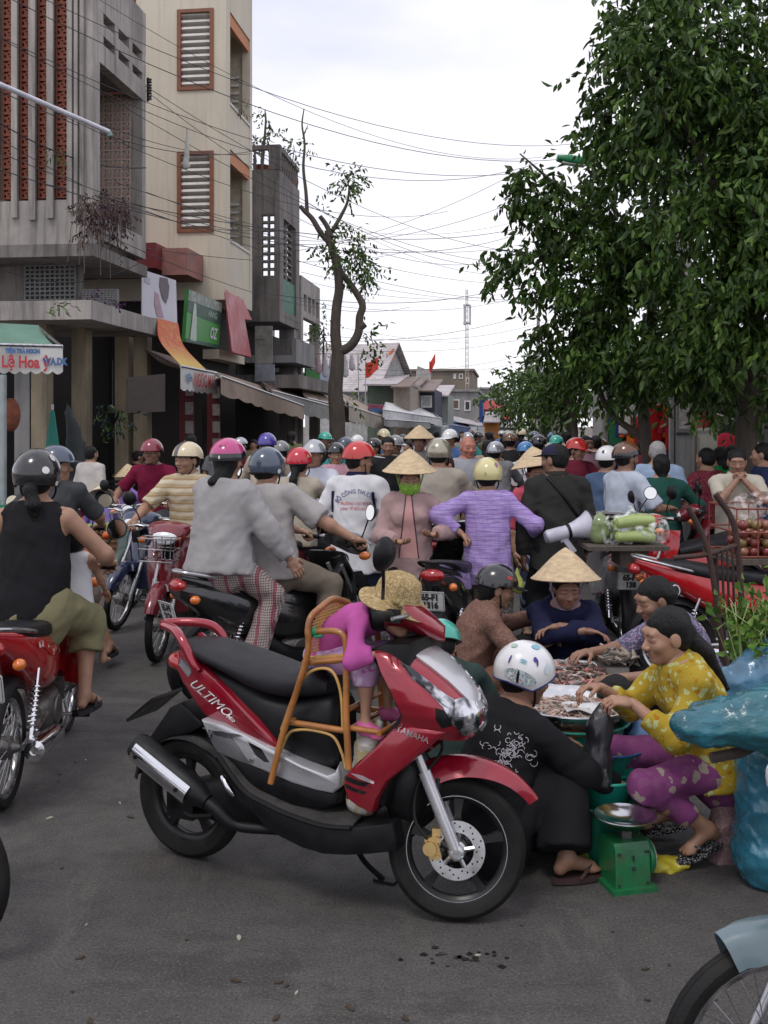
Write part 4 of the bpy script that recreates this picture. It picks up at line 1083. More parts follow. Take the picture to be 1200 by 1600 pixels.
for zq in(zo[2], zo[0]):
 K=BB(b2)
 for i in range(6):K.bx(af-1.1, af-.3, t4-.2, t4-.14, zq+.25+i*.2, zq+.31+i*.2)
 K.build('balcony_louvre', LOUV)
K=BB(b2);K.bx(-11, aa(262, t3-.8), t3-1.6, t3-.02, zz(440, af, t3)+.1, zz(396, af, t3));o=K.build('ledge', MAROON)
K=BB(b2);K.bx(aa(262, t3-.8)+.002, aa(318, t3), t3-1.2, t3-.02, zz(440, af, t3), zz(400, af, t3));K.build('ledge', M('pinkish_ledge', (.33, .15, .13), .7, stain=.4))
K=BB(b2);K.bx(-11, af-.6, t3+.1, t4+.6, .13, zb-.01);K.build('rear_wall', DARKIN)
K=BB(b2);K.bx(af-.59, af-.2, t3+.12, t4, zz(560, af, t3), zz(545, af, t3));K.build('shop_lintel', CREAM)
# ------ narrow grey building with pierced walls
a3=-6.2;t5, t6=tt(437, a3), tt(468, a3)
b3=broot('grey_tower_house', 'narrow dark grey concrete house with pierced block walls and roof balustrade', 'building', a3, t5)
z0, z1, z2=zz(502, a3, t5), zz(264, a3, t5), zz(228, a3, t5);hA=(aa(408, t5), aa(430, t5));hz_=(zz(432, a3, t5), zz(334, a3, t5))
K=BB(b3);K.bx(-12, hA[0], t5, t5+.2, z0, z1);K.bx(hA[1], a3, t5, t5+.2, z0, z1);K.bx(hA[0], hA[1], t5+.001, t5+.199, z0, hz_[0]);K.bx(hA[0], hA[1], t5+.001, t5+.199, hz_[1], z1)
K.bx(-12, a3-.01, t5+.2, t6, z0, z0+.2);K.bx(-12, a3, t5+.2, t6, z1-.2, z1-.001)
gz=(zz(430, a3, t5), zz(335, a3, t5));K.bx(a3-.2, a3-.002, t5+.2, t5+.5, z0+.2, z1-.2);K.bx(a3-.2, a3-.002, t6-.5, t6, z0+.2, z1-.2);K.bx(a3-.2, a3-.003, t5+.5, t6-.5, gz[1], z1-.2);K.bx(a3-.2, a3-.003, t5+.5, t6-.5, z0+.2, gz[0]-.9)
K.build('wall', CONCD)
def vent_block(w, h, d):
 K=MB();b=.12
 K.bx(-w/2, w/2, 0, d, -h/2, -h/2+h*b*1.3);K.bx(-w/2, w/2, 0, d, h/2-h*b*1.3, h/2);K.bx(-w/2, -w/2+w*b, .001, d-.001, -h/2, h/2);K.bx(w/2-w*b, w/2, .001, d-.001, -h/2, h/2)
 return K.mesh('vent_block', CONCD, False)
bw, bh=(hA[1]-hA[0])/2, (hz_[1]-hz_[0])/8;vb=vent_block(bw, bh, .15)
for i in range(2):
 for k in range(8):obj('vent_block', vb, b3, None, (hA[0]+bw*(i+.5)-b3['_a'], .02, hz_[0]+bh*(k+.5)))
L=t6-t5-1.0;vb2=vent_block(L/2, (gz[1]-gz[0])/9, .12)
for i in range(2):
 for k in range(9):obj('vent_block', vb2, b3, None, (-.1, .5+L/2*(i+.5), gz[0]+(gz[1]-gz[0])*(k+.5)/9), (0, 0, R(90)))
K=BB(b3);K.bx(a3-.12, a3-.04, t5+.5, t6-.5, gz[0]-.9, gz[0]);K.build('balcony_panel', M('green_panel', (.04, .16, .1), .6, stain=.3))
K=BB(b3)
for a_, b_ in(((-12, a3), (t5, t5+.15)), ((a3-.15, a3), (t5+.15, t6))):K.bx(a_[0], a_[1], b_[0], b_[1], z2-.08, z2+.04);
K.bx(a3-.3, a3+.02, t5-.02, t5+.2, z1, z2+.04);K.build('roof_rail', CONCD)
bm_=MB();bm_.lathe([(.04, 0), (.03, .08), (.055, .25), (.03, .42), (.04, (z2-z1)-.08)], n=8);bal=bm_.mesh('baluster', CONCD)
for i in range(9):obj('baluster', bal, b3, None, (-.5-i*.2, .08, z1))
for i in range(9):obj('baluster', bal, b3, None, (-.07, .4+i*.27, z1))
ZROOF=z1
K=BB(b3);K.bx(a3-.5, a3-.05, t6-.5, t6-.05, 0, z0);K.build('pillar', CONC)
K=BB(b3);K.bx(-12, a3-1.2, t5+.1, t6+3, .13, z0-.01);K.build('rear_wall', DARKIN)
K=BB(b3);zq=zz(560, a3, t5);K.bx(-9, a3+.4, t5+.2, t6+.3, zq-.1, zq+.1);K.bx(a3+.3, a3+.4, t5+.2, t6+.3, zq+.1, zq+.55);K.build('balcony', GREY_W)
K=BB(b3);zq=zz(598, a3, t5);K.bx(-9, a3+.6, t5-.3, t6+2.6, zq-.15, zq+.2);K.build('canopy_slab', CONCD)
K=BB(b3);K.bx(aa(399, t5-.5), aa(426, t5-.5), t5-.55, t5-.5, zz(570, a3, t5), zz(512, a3, t5));K.build('sheet_panel', M('faded_panel', (.3, .3, .27), .7, stain=.6))
K=BB(b3);K.bx(aa(400, t5-.5), aa(430, t5-.5), t5-.62, t5-.56, zz(597, a3, t5), zz(571, a3, t5));K.build('sheet_panel', M('zinc_sheet', (.33, .36, .4), .5, .5, stain=.3))
t7, t8=t6+.25, tt(500, a3)
b4=broot('concrete_frame_house', 'unfinished grey concrete frame house beside the narrow dark house', 'building', a3, t7)
zt4, zb4=zz(430, a3, t7), zz(560, a3, t7)
K=BB(b4);K.bx(-11, a3, t7, t7+.2, zt4-1.1, zt4);K.bx(a3-.2, a3, t7+.2, t8, zt4-.5, zt4);K.bx(a3-.2, a3-.001, t7+.2, t8, zt4-1.2, zt4-1.0)
for i in range(5):
 t=t7+.2+(t8-t7-.4)*i/4;K.bx(a3-.19, a3-.003, t, t+.2, zt4-1.0, zt4-.5)
K.bx(a3-.3, a3+.01, t8-.3, t8, 0, zt4-1.2);K.bx(a3-.3, a3, t7+.01, t7+.3, 0, zt4-1.1);K.bx(-11, a3, t7, t8, zb4-.6, zb4-.4);K.bx(-11, a3-1.5, t7+.4, t8, .13, zt4-1.2)
K.build('frame', CONC)
# ------ houses further up the street (each at its own distance)
def box_house(name, label, px0, px1, ytop, Y, mat, depth=6, wins=(), roof=None, roofmat=None, cat='house', extra=None, face=None):
 x0, x1=P(px0, ytop, Y).x, P(px1, ytop, Y).x;h=P(px0, ytop, Y).z
 t=thing(name, label, cat, ((x0+x1)/2, Y, 0), -SA if face is None else face);w=(x1-x0)/math.cos(SA)
 K=MB();K.bx(-w/2, w/2, 0, depth, 0, h);wl_=K.build('wall', mat, t, False)
 for(a, b, c, d, m_) in wins:
  fr_=MB();X0, X1, Z0, Z1=-w/2+w*a, -w/2+w*b, h-(P(0, c, Y).z-0)*0-0, 0
  Z1, Z0=P(0, c, Y).z, P(0, d, Y).z
  for q in((X0, X1, Z0, Z0+.08), (X0, X1, Z1-.08, Z1), (X0, X0+.08, Z0+.08, Z1-.08), (X1-.08, X1, Z0+.08, Z1-.08)):fr_.bx(q[0], q[1], -.06, .0, q[2], q[3])
  fo=fr_.build('window', LOUV, t, False);K=MB();K.bx(X0+.08, X1-.08, -.02, -.002, Z0+.08, Z1-.08);K.build('pane', m_, fo, False)
 if roof=='shed':
  K=MB();K.box((0, depth/2-.3, h+.25), (w*1.08, depth+1.2, .07), M=Matrix.Rotation(R(7), 3, 'X'));K.build('roof', roofmat, t, False)
 if roof=='flat':
  K=MB();K.bx(-w/2-.15, w/2+.15, -.2, depth+.1, h, h+.18);K.build('roof', roofmat or mat, t, False)
 return t, w, h
def corrugated(name, c, **k):
 m=M(name, c, .5, .3, .15, 2, stain=.45, stain_scale=1.2, **k);nt=m.node_tree;b=nt.nodes['Principled BSDF']
 wv=nt.nodes.new('ShaderNodeTexWave');wv.inputs['Scale'].default_value=3.2;tc=nt.nodes.new('ShaderNodeTexCoord');nt.links.new(tc.outputs['Object'], wv.inputs['Vector']);bumpn(nt, b, wv.outputs['Fac'], .8, .04);return m
ZINC=corrugated('zinc_roof', (.52, .47, .47));RUST=corrugated('rusty_roof', (.2, .13, .1));REDR=M('red_roof_tiles', (.42, .07, .07), .7, 0, .2, 3);BLUEW=M('navy_wall', (.03, .035, .06), .7);PALEW=M('pale_wall', (.5, .5, .52), .8, 0, .1, 1, stain=.3, streak=.3)
PANE=M('dim_glass', (.05, .055, .06), .15, 0, .2, 3)
gh=thing('gabled_house', 'house with pale corrugated gable roof and orange flag under the ridge', 'house', P(578, 664, 47).xy.to_3d(), R(62))
gl=lambda px, py, Y:Matrix.Rotation(-R(62), 3, 'Z')@(P(px, py, Y)-gh.location)
wv_, ww, wh=0, 3.2, P(0, 606, 47).z;rz_=P(0, 541, 47).z
K=MB();K.bx(-1.7, 1.7, -1.2, 2.4, 0, wh-.02);K.add([(-1.7, -1.2, wh-.02), (1.7, -1.2, wh-.02), (0, -1.2, rz_-.05), (-1.7, 2.4, wh-.02), (1.7, 2.4, wh-.02), (0, 2.4, rz_-.05)], [(0, 1, 2), (4, 3, 5)]);K.build('wall', M('pale_boards', (.42, .42, .41), .8, stain=.4, streak=.4), gh, False)
for sx in(-1, 1):
 K=MB();r0, r1=Vector((0, 0, rz_+.06)), Vector((sx*2.0, 0, wh-.25));
 K.rings([[(r0 .x, -1.5, r0 .z), (r1 .x, -1.5, r1 .z), (r1 .x, 2.6, r1 .z), (r0 .x, 2.6, r0 .z)], [(r0 .x, -1.5, r0 .z+.06), (r1 .x, -1.5, r1 .z+.06), (r1 .x, 2.6, r1 .z+.06), (r0 .x, 2.6, r0 .z+.06)]]);K.build('roof', ZINC, gh, False)
box_house('shop_house', 'grey boarded house with green panels under the gabled roof', 574, 622, 600, 43, M('green_boards', (.13, .17, .13), .8, stain=.5, streak=.4), 4, roof='shed', roofmat=ZINC)
box_house('shop_house', 'brown sign boarded shop front beside green panel house', 615, 641, 604, 42, M('tan_boards', (.3, .25, .2), .8, stain=.4), 4, roof='shed', roofmat=RUST)
box_house('shop_house', 'white sided house with dark navy front and white shutter', 634, 654, 604, 46, PALEW, 5, roof='shed', roofmat=RUST)
box_house('shop_house', 'dark navy fronted shop with pale louvre window', 652, 679, 608, 46.5, BLUEW, 5, wins=((.2, .85, 618, 637, M('shutter_grey', (.42, .42, .42), .7)), ), roof='shed', roofmat=RUST)
box_house('shop_house', 'pale green corrugated shop with faded poster front', 664, 700, 616, 52, M('pale_green', (.3, .34, .3), .7, stain=.4, streak=.4), 5, roof='shed', roofmat=ZINC)
box_house('old_building', 'long brown weathered building with flat roof beyond the shops', 632, 738, 580, 85, M('brown_wall', (.2, .165, .13), .9, 0, .2, .4, stain=.6, stain_scale=.3, streak=.5), 12, wins=((.72, .76, 584, 592, PALEW), (.8, .86, 584, 592, PANE), (.9, .95, 590, 600, PANE)), roof='flat', cat='building')
box_house('shop_house', 'grey two storey house with rusty door behind antenna mast', 696, 745, 612, 70, GREY_W, 8, wins=((.2, .45, 624, 640, RUST), (.6, .8, 626, 642, PANE)), roof='flat')
box_house('shop_house', 'pale grey house with flat balcony at street end', 738, 790, 608, 100, M('far_grey', (.36, .35, .36), .85, stain=.4, streak=.4), 10, wins=((.3, .5, 618, 630, PANE), (.6, .8, 618, 628, PALEW)), roof='flat')
t_, w_, h_=box_house('red_roof_house', 'small house with red tiled roof at far street end', 756, 786, 640, 88, M('far_grey2', (.33, .32, .32), .85), 6)
K=MB();K.box((0, 0, h_+.35), (w_*1.05, 1.5, .1), M=Matrix.Rotation(R(30), 3, 'X'));K.build('roof', REDR, t_, False)
t_, w_, h_=box_house('red_roof_house', 'lower red roofed shed at far street end', 781, 798, 652, 90, M('far_grey2'), 5)
K=MB();K.box((0, 0, h_+.2), (w_*1.05, 1.4, .1), M=Matrix.Rotation(R(30), 3, 'X'));K.build('roof', REDR, t_, False)
box_house('orange_kiosk', 'orange walled kiosk below red roofed houses', 757, 780, 658, 60, M('orange_wall', (.5, .2, .05), .8), 4, roof='shed', roofmat=ZINC, cat='kiosk')
box_house('blue_sign_tower', 'tall narrow blue sign board standing at street end', 747, 755, 624, 75, M('blue_sign', (.05, .12, .4), .6), .4, cat='sign')
box_house('tall_block', 'pale apartment block rising behind the right hand trees', 828, 850, 572, 120, M('far_pale', (.45, .45, .48), .85), 10, wins=((.2, .5, 580, 590, PANE), (.2, .5, 600, 610, PANE)), roof='flat', cat='building')
mt=thing('antenna_mast', 'tall lattice antenna mast rising above the far roofs', 'mast', P(729, 664, 78).xy.to_3d());hm=P(0, 452, 78).z;MAST=M('mast_paint', (.38, .3, .3), .6)
K=MB();c3=[(math.cos(a)*.17, math.sin(a)*.17) for a in(0, 2.09, 4.19)]
for x, y in c3:K.tube([(x, y, 0), (x*.55, y*.55, hm)], .026, 5)
for k in range(26):
 z0, z1=hm*k/26, hm*(k+1)/26
 for i in range(3):
  p, q=c3[i], c3[(i+1)%3];f0, f1=1-.45*k/26, 1-.45*(k+1)/26;K.tube([(p[0]*f0, p[1]*f0, z0), (q[0]*f1, q[1]*f1, z1)], .011, 4)
K.build('lattice', MAST, mt)
for i in range(3):
 K=MB();K.box((c3[i][0]*1.6, c3[i][1]*1.6, P(0, 492, 78).z), (.14, .14, 1.5));K.build('panel_antenna', PALEW, mt, False)
for yv in(478, 506):K=MB();K.cyl((0, 0, P(0, yv, 78).z), (0, 0, P(0, yv, 78).z+.1), .26, .26, 10);K.build('ring_platform', MAST, mt)
# ------ awnings, signs and banners
def quadboard(name, label, c, mat, cat='sign', thick=.05, group=None, frame_mat=None):
 """A flat board through four photo points (px, py, distance): tl, tr, br, bl."""
 p=[P(*q) for q in c];n=(p[1]-p[0]).cross(p[3]-p[0]).normalized();o=(p[2]+p[3])/2
 t=None;K=MB();K.rings([[q-o+n*thick for q in p][::-1], [q-o for q in p][::-1]]);t=K.build(name, mat, None, False);t.location=o;tag(t, label, cat, group)
 t['_n']=[-n.x, -n.y, -n.z] if n.y>0 else[n.x, n.y, n.z]
 return t, [q-o for q in p]
def on_board(t, q, u, v):
 return q[0]*(1-u)*(1-v)+q[1]*u*(1-v)+q[2]*u*v+q[3]*(1-u)*v
def board_patch(t, q, name, poly, mat, lift=.008):
 n=(q[1]-q[0]).cross(q[3]-q[0]).normalized()
 n=n if n.y<0 else-n
 K=MB();pts=[on_board(t, q, u, v)+n*lift for u, v in poly]
 ar=sum((pts[i]-pts[0]).cross(pts[i+1]-pts[0]).dot(n) for i in range(1, len(pts)-1))
 K.add(pts, [tuple(range(len(pts))) if ar>0 else tuple(range(len(pts)))[::-1]]);return K.build(name, mat, t, False)
def board_text(t, q, s, u, v, size, mat, bold=.01, width=1, shear=0, lift=.014):
 n=(q[1]-q[0]).cross(q[3]-q[0]).normalized();n=n if n.y<0 else-n
 return text_on('lettering', s, size, frame(on_board(t, q, u, v)+n*lift, q[1]-q[0], q[0]-q[3]), mat, t, bold, shear, width)
WHT=M('banner_white', (.62, .61, .66), .6, 0, .06, 2);REDP=M('red_print', (.5, .05, .06), .6);BLUP=M('blue_print', (.08, .17, .35), .6);GRNP=M('green_sign', (.07, .3, .07), .45, 0, .15, 2);DGRN=M('dark_green_sign', (.035, .1, .07), .45);YELP=M('yellow_print', (.62, .4, .1), .6)
t_, q_=quadboard('advertising_banner', 'white banner with a faint figure hanging above orange cloth', [(222, 421, 19.2), (275, 438, 20.4), (277, 505, 20.4), (222, 493, 19.2)], WHT, 'banner', .02)
board_patch(t_, q_, 'printed_figure', [(.5, .05), (.72, .02), (.78, .2), (.74, .45), (.66, .62), (.56, .5), (.48, .25)], M('grey_print', (.16, .13, .15), .6))
board_patch(t_, q_, 'printed_figure', [(.36, .4), (.46, .45), (.52, .7), (.6, .95), (.4, .95), (.34, .7)], M('pink_print', (.45, .3, .36), .6));board_patch(t_, q_, 'printed_label', [(.06, .12), (.22, .14), (.22, .28), (.06, .26)], M('pale_print', (.42, .42, .5), .6))
t_, q_=quadboard('shop_sign', 'green shop sign with tall bottle print on the canopy edge', [(295, 452, 21.3), (347, 474, 23.2), (342, 544, 23.2), (289, 534, 21.3)], GRNP, 'sign', .08)
board_patch(t_, q_, 'dark_band', [(.0, .2), (1, .2), (1, .5), (.0, .42)], DGRN);board_patch(t_, q_, 'top_band', [(.0, 0), (1, 0), (1, .2), (.0, .2)], M('mixed_print', (.3, .33, .3), .6, 0, .5, 9));board_patch(t_, q_, 'printed_bottle', [(.16, .22), (.22, .22), (.26, .5), (.3, .95), (.12, .95), (.14, .5)], M('pale_green_print', (.5, .58, .5), .5), .012);board_patch(t_, q_, 'base_band', [(0, .93), (1, .93), (1, 1), (0, 1)], DGRN, .012)
board_text(t_, q_, 'OZ', .78, .72, .34, WHT, .01, .8, .2);board_text(t_, q_, 'HÀNG', .72, .33, .2, M('pale_green_print'), .0, .9)
t_, q_=quadboard('shop_sign', 'tall red shop sign at the corner under the cream balcony', [(357, 456, 23.4), (377, 467, 24.5), (393, 558, 26), (366, 551, 23.4)], M('red_sign', (.4, .05, .06), .45, 0, .08, 2), 'sign', .1)
board_patch(t_, q_, 'dark_red_strip', [(-.3, -.02), (.0, 0), (.0, 1), (-.12, .98)], M('deep_red', (.3, .008, .02), .4), .004)
n_=M('pink_print2', (.55, .3, .3), .5)
for k, (s, v) in enumerate((('QUẢNG CÁO', .5), ('TÂN AN', .62), ('08 825', .82))):board_text(t_, q_, s, .62, v, .16, n_, 0, .7)
t_, q_=quadboard('shop_sign', 'red upper wing of corner sign under the cream balcony', [(372, 463, 24.6), (380, 468, 25), (394, 500, 26.1), (376, 498, 24.6)], M('red_sign'), 'sign', .1)
def awning(name, label, front, back, mat, valance=.3, vmat=None, group='awnings over the left pavement', scallop=8, texts=()):
 """front / back: two photo points each with distance, left then right; cloth slopes between them."""
 f0, f1, b0, b1=P(*front[0]), P(*front[1]), P(*back[0]), P(*back[1]);o=(f0+f1)/2;o.z=0
 t=thing(name, label, 'awning', o, 0, group)
 K=MB();K.grid(lambda u, v:(b0*(1-v)+b1*v)*(1-u)+(f0*(1-v)+f1*v)*u-o-Vector((0, 0, .1*math.sin(u*math.pi)+.03*math.sin(v*22)*u)), 8, 24, .01);K.build('cloth', mat, t, True)
 n=(f1-f0).cross(Vector((0, 0, 1))).normalized()
 if valance:
  K=MB();ns=scallop*6
  K.grid(lambda u, v:f0+(f1-f0)*u-o+Vector((0, 0, -.01-(valance-.04*(1-abs(math.sin(u*scallop*math.pi))))*v))+n*.05*math.sin(u*9)*v, ns, 4, .006);va=K.build('valance', vmat or mat, t, True)
  for s, u, v, size, m_, w in texts:
   xd=f1-f0;xd=xd if xd.x>0 or abs(xd.x)<0 else-xd
   me=text_mesh(s, size, .008, 0, w);nn=n if n.y<0 else-n
   F4=frame(f0+(f1-f0)*u-o+Vector((0, 0, -.01-valance*v))+nn*.07, xd, (0, 0, 1));me.transform(F4);me.materials.append(m_);obj('lettering', me, va)
 K=MB();K.tube([f0-o, f1-o], .025, 6)
 for p, q in((f0, b0), (f1, b1)):K.tube([p-o+Vector((0, 0, -.02)), q-o+Vector((0, 0, -.03))], .02, 6)
 K.build('awning_frame', STEEL, t);return t
TARP=M('tan_tarp', (.33, .25, .19), .8, 0, .15, 1.5, stain=.4, stain_scale=1.5);TARPD=M('brown_tarp', (.17, .11, .085), .85, 0, .2, 1.5, stain=.4);TARPG=M('green_tarp', (.14, .26, .2), .75, 0, .12, 1.5, stain=.25)
VALW=M('valance_white', (.6, .6, .57), .8, 0, .1, 2, stain=.3, stain_scale=2)
awning('shop_awning', 'green topped awning with white lettered valance at the left edge', [(-90, 536, 13.6), (98, 541, 14.2)], [(-90, 500, 15), (60, 508, 15.6)], TARPG, .38, VALW, scallop=11, texts=(('TIỆM TRÀ NGON', .655, .2, .075, BLUP, .75), ('Lệ Hoa ỷ', .68, .6, .22, REDP, .72), ('WA.DK', .93, .55, .13, BLUP, .7)))
awning('shop_awning', 'brown awning with white scalloped valance lettered in red', [(282, 572, 18.0), (338, 583, 20.3)], [(226, 544, 19.2), (312, 570, 22)], TARPD, .42, VALW, scallop=9, texts=(('NGỌC MAI', .55, .5, .34, REDP, .8), ('TIỆM', .13, .45, .17, BLUP, .7), ('93', .92, .5, .16, BLUP, .8)))
awning('shop_awning', 'long tan awning edge sloping toward grey torn flap', [(345, 588, 18.8), (474, 634, 25.5)], [(330, 578, 22.5), (420, 606, 28)], TARP, .35, TARP, scallop=7)
awning('shop_awning', 'dark brown awning behind the long tan awning', [(425, 610, 24), (520, 636, 29)], [(410, 596, 27), (478, 610, 32)], TARPD, .4, M('grey_flap', (.26, .26, .24), .8, stain=.4), scallop=6)
awning('shop_awning', 'tan awning left of the bare tree trunk', [(480, 622, 27), (556, 640, 33)], [(470, 604, 30), (530, 622, 36)], TARP, .45, M('pale_flap', (.4, .35, .29), .8, stain=.4), scallop=6)
awning('shop_awning', 'tan striped awning right of the bare tree trunk', [(545, 634, 30), (608, 655, 38)], [(530, 612, 34), (600, 648, 42)], TARP, .45, M('pale_flap'), scallop=6)
awning('stall_canopy', 'white plastic stall canopy beside the navy shop', [(598, 640, 36), (690, 654, 42)], [(602, 628, 41), (672, 640, 48)], M('white_tarp', (.6, .6, .6), .6, stain=.3), .3, M('white_tarp'), scallop=5)
awning('stall_canopy', 'grey canvas stall canopy in front of the jeep', [(600, 655, 35), (672, 660, 40)], [(612, 648, 38), (680, 655, 44)], M('grey_tarp', (.28, .28, .27), .7, stain=.4), .25, M('grey_tarp'), scallop=5)
awning('stall_canopy', 'blue tarpaulin canopy drooping beyond the jeep', [(690, 662, 50), (735, 668, 60)], [(684, 650, 54), (732, 662, 64)], M('blue_tarp', (.08, .14, .3), .6, stain=.3), .5, M('blue_tarp'), scallop=4)
awning('stall_canopy', 'pale tin stall canopy near the street end', [(705, 658, 56), (770, 668, 70)], [(700, 648, 60), (752, 660, 74)], ZINC, 0)
awning('stall_canopy', 'grey tin canopy beside orange kiosk', [(775, 668, 62), (822, 668, 64)], [(778, 660, 66), (810, 660, 68)], M('grey_tarp'), .2)
K=MB();top0, top1, m0, m1, e0, e1=P(246, 497, 19.1), P(278, 505, 19.9), P(250, 532, 18.7), P(287, 540, 19.6), P(282, 570, 18.0), P(322, 578, 20)
cv0, cv1=bez([top0, m0, e0], 8), bez([top1, m1, e1], 8)
o_=top0 .copy();nn_=len(cv0)-1
K.grid(lambda u, v:cv0[round(u*nn_)]*(1-v)+cv1[round(u*nn_)]*v-o_+Vector((0, -.05*math.sin(v*6), 0)), nn_, 10, .008)
def drape_mat():
 m, nt, b=_nt('orange_banner_cloth');X=sepx(nt);b.inputs['Roughness'].default_value=.7
 c=mixc(nt, ramp(nt, X[2], -.85, -.5), (.62, .42, .1), (.55, .14, .06));c=mixc(nt, ramp(nt, X[2], -1.15, -.9), (.35, .27, .2), c)
 c=mixc(nt, mth(nt, 'MULTIPLY', ramp(nt, noise(nt, 7, 3), .5, .6), .35), c, (.65, .45, .15));nt.links.new(c, b.inputs['Base Color']);return m
o=K.build('draped_banner', drape_mat());o.location=o_;tag(o, 'orange and yellow banner cloth draped down onto the brown awning', 'banner')
for i, (px, lab) in enumerate(((292, 'maroon post with small hung notices under the lettered awning'), (334, 'maroon post right of the lettered awning with pinned notices'))):
 Y=21+i*2;b_=P(px, 664, Y);t_=thing('shop_post', lab, 'post', (b_.x, b_.y, 0));K=MB();K.bx(-.13, .13, -.13, .13, 0, 2.9);K.build('post', MAROON, t_, False)
 for k in range(4):K=MB();K.bx(.0, .16, -.17, -.14, 1.25+k*.38, 1.5+k*.38);K.build('notice', M('notice_paper', (.45, .4, .38), .8, 0, .3, 20), t_, False)
t_, q_=quadboard('hanging_board', 'plain brown board hanging under the brown awning', [(199, 590, 17.3), (258, 584, 17.8), (258, 643, 17.8), (199, 645, 17.3)], M('board_brown', (.085, .07, .06), .9, stain=.3), 'board', .02)
um=thing('folded_parasol', 'folded green parasol leaning in the dark shop front', 'parasol', P(82, 780, 15).xy.to_3d());K=MB();K.lathe([(.001, 2.05), (.03, 2.0), (.13, 1.3), (.17, 1.12), (.15, 1.12), (.02, 1.6)], n=10);K.build('canopy', M('parasol_green', (.01, .16, .12), .7), um);K=MB();K.tube([(0, 0, 0), (0, 0, 2.1)], .02, 6);K.build('pole', PALEW, um)
S_=SDF();S_.cone((0, 0, 2.1), (.3, 0, .6), .06, .3, k=.1, flat=((0, 1, 0), .4));S_.cone((.3, 0, .6), (.3, 0, .1), .3, .35, k=.1, flat=((0, 1, 0), .5))
o=soft('draped_tarpaulin', S_, .04, M('dark_tarp', (.02, .026, .028), .6), None, 1, wr=.03, seed=5);o.location=P(105, 664, 15.3).xy.to_3d();tag(o, 'dark green tarpaulin bundle hanging beside the folded parasol', 'tarpaulin')
po=thing('awning_post', 'pale steel post at the left edge of the picture', 'post', P(5, 664, 13.4).xy.to_3d());K=MB();K.tube([(0, 0, 0), (0, 0, 2.45)], .045, 10);K.build('pole', M('pale_steel', (.32, .36, .36), .5, .3), po);K=MB();K.bx(-.08, .08, -.08, .08, 0, .03);K.build('foot_plate', STEEL, po)
wp_=thing('white_pipe', 'long white pipe jutting out across the concrete building', 'pipe', P(0, 132, 12));e_=P(170, 206, 13.5)-P(0, 132, 12);K=MB();K.tube([-e_*.5, e_], .032, 10);K.build('tube', M('white_pipe', (.62, .62, .68), .4), wp_);K=MB();K.tube([e_, e_+Vector((.02, 0, -.06))], .036, 8);K.build('end_cap', M('pipe_cap', (.16, .25, .24), .5), wp_)
S_=SDF();S_.ell((0, 0, 0), (.13, .13, .24));o=soft('hanging_basket', S_, .03, M('red_brown_cane', (.2, .06, .03), .8, 0, .4, 14, bump=.8, bs=40), None, 1);o.location=P(17, 648, 14.3);tag(o, 'reddish brown round basket hanging beside the steel post', 'basket')
K=MB();q_=P(292, 225, 18.5);S_=SDF();S_.cone((.0, 0, .35), (-.02, 0, -.4), .02, .07, k=.05, flat=((0, 1, 0), .4));o=soft('plastic_bag', S_, .02, M('grey_bag', (.4, .4, .38), .5), None, 1, wr=.02);o.location=q_;tag(o, 'torn pale plastic bag caught on wires before the cream wall', 'bag')
K=MB();ins=thing('wire_bracket', 'black insulator bracket fixed to the concrete building edge', 'bracket', P(231, 140, 18.5));K.box((0, 0, 0), (.04, .04, .42))
K.build('bar', INK, ins, False)
for k in range(4):
 K=MB();K.lathe([(.001, -.04), (.05, -.03), (.035, 0), (.05, .03), (.001, .04)], (.03, -.02, -.15+.1*k), n=10);K.build('insulator', INK, ins)
FLAGM=M('red_flag', (.6, .05, .03), .7);STARM=M('flag_star', (.7, .5, .05), .7)
for i, (x0, y0, x1, y1, Y, m_, lab) in enumerate(((571, 578, 591, 572, 40, FLAGM, 'red flag drooping above the green panel house'), (599, 567, 616, 556, 46, M('orange_flag', (.7, .2, .08), .7), 'orange flag hanging below the gable ridge'), (671, 575, 680, 563, 52, FLAGM, 'small red flag over the far poster board'), (560, 570, 558, 560, 38, M('white_flag', (.6, .6, .65), .7), 'pale blue and white flag by the bare tree'))):
 p0, p1=P(x0, y0, Y), P(x1, y1, Y);t_=thing('flag', lab, 'flag', (p0 .x, p0 .y, 0));L=(p1-p0);K=MB();K.tube([(0, 0, p0 .z-2.2), (0, 0, p0 .z+.35)], .02, 6);K.build('flagpole', STEEL, t_)
 K=MB();K.grid(lambda u, v:Vector((0, 0, p0 .z))+L*u+Vector((0, .1*math.sin(u*7), .3-.62*v*(1-.25*u)-.05*math.sin(u*5))), 10, 6, .01);K.build('flag_cloth', m_, t_)
wl2=thing('washing_line', 'pale washing hung on a line left of the tree', 'washing', P(505, 664, 31).xy.to_3d())
for k in range(7):
 x=-.35+.2*k;S_=SDF();z=P(0, 556, 31).z;S_.cone((x, 0, z), (x+.02, 0, z-.35-.1*(k%3)), .06, .11, k=.03, flat=((0, 1, 0), .4));soft('garment', S_, .035, M('wash%d'%(k%3), [(.5, .45, .48), (.45, .3, .34), (.5, .5, .5)][k%3], .8), wl2, 1)
K=MB();K.tube([(-.8, 0, P(0, 553, 31).z), (1.4, 0, P(0, 553, 31).z)], .008, 4);K.build('line', INK, wl2)
t_, q_=quadboard('green_hoarding', 'bright green hoarding panel below the washing', [(478, 552, 31), (500, 560, 32), (500, 594, 32), (478, 588, 31)], M('green_hoard', (.03, .2, .03), .7), 'hoarding', .05)
t_, q_=quadboard('shop_sign', 'pale blue lettered sign board left of the tree trunk', [(500, 568, 32), (521, 572, 33), (519, 620, 33), (500, 614, 32)], M('pale_blue_sign', (.35, .42, .52), .6, 0, .2, 3), 'sign', .05)
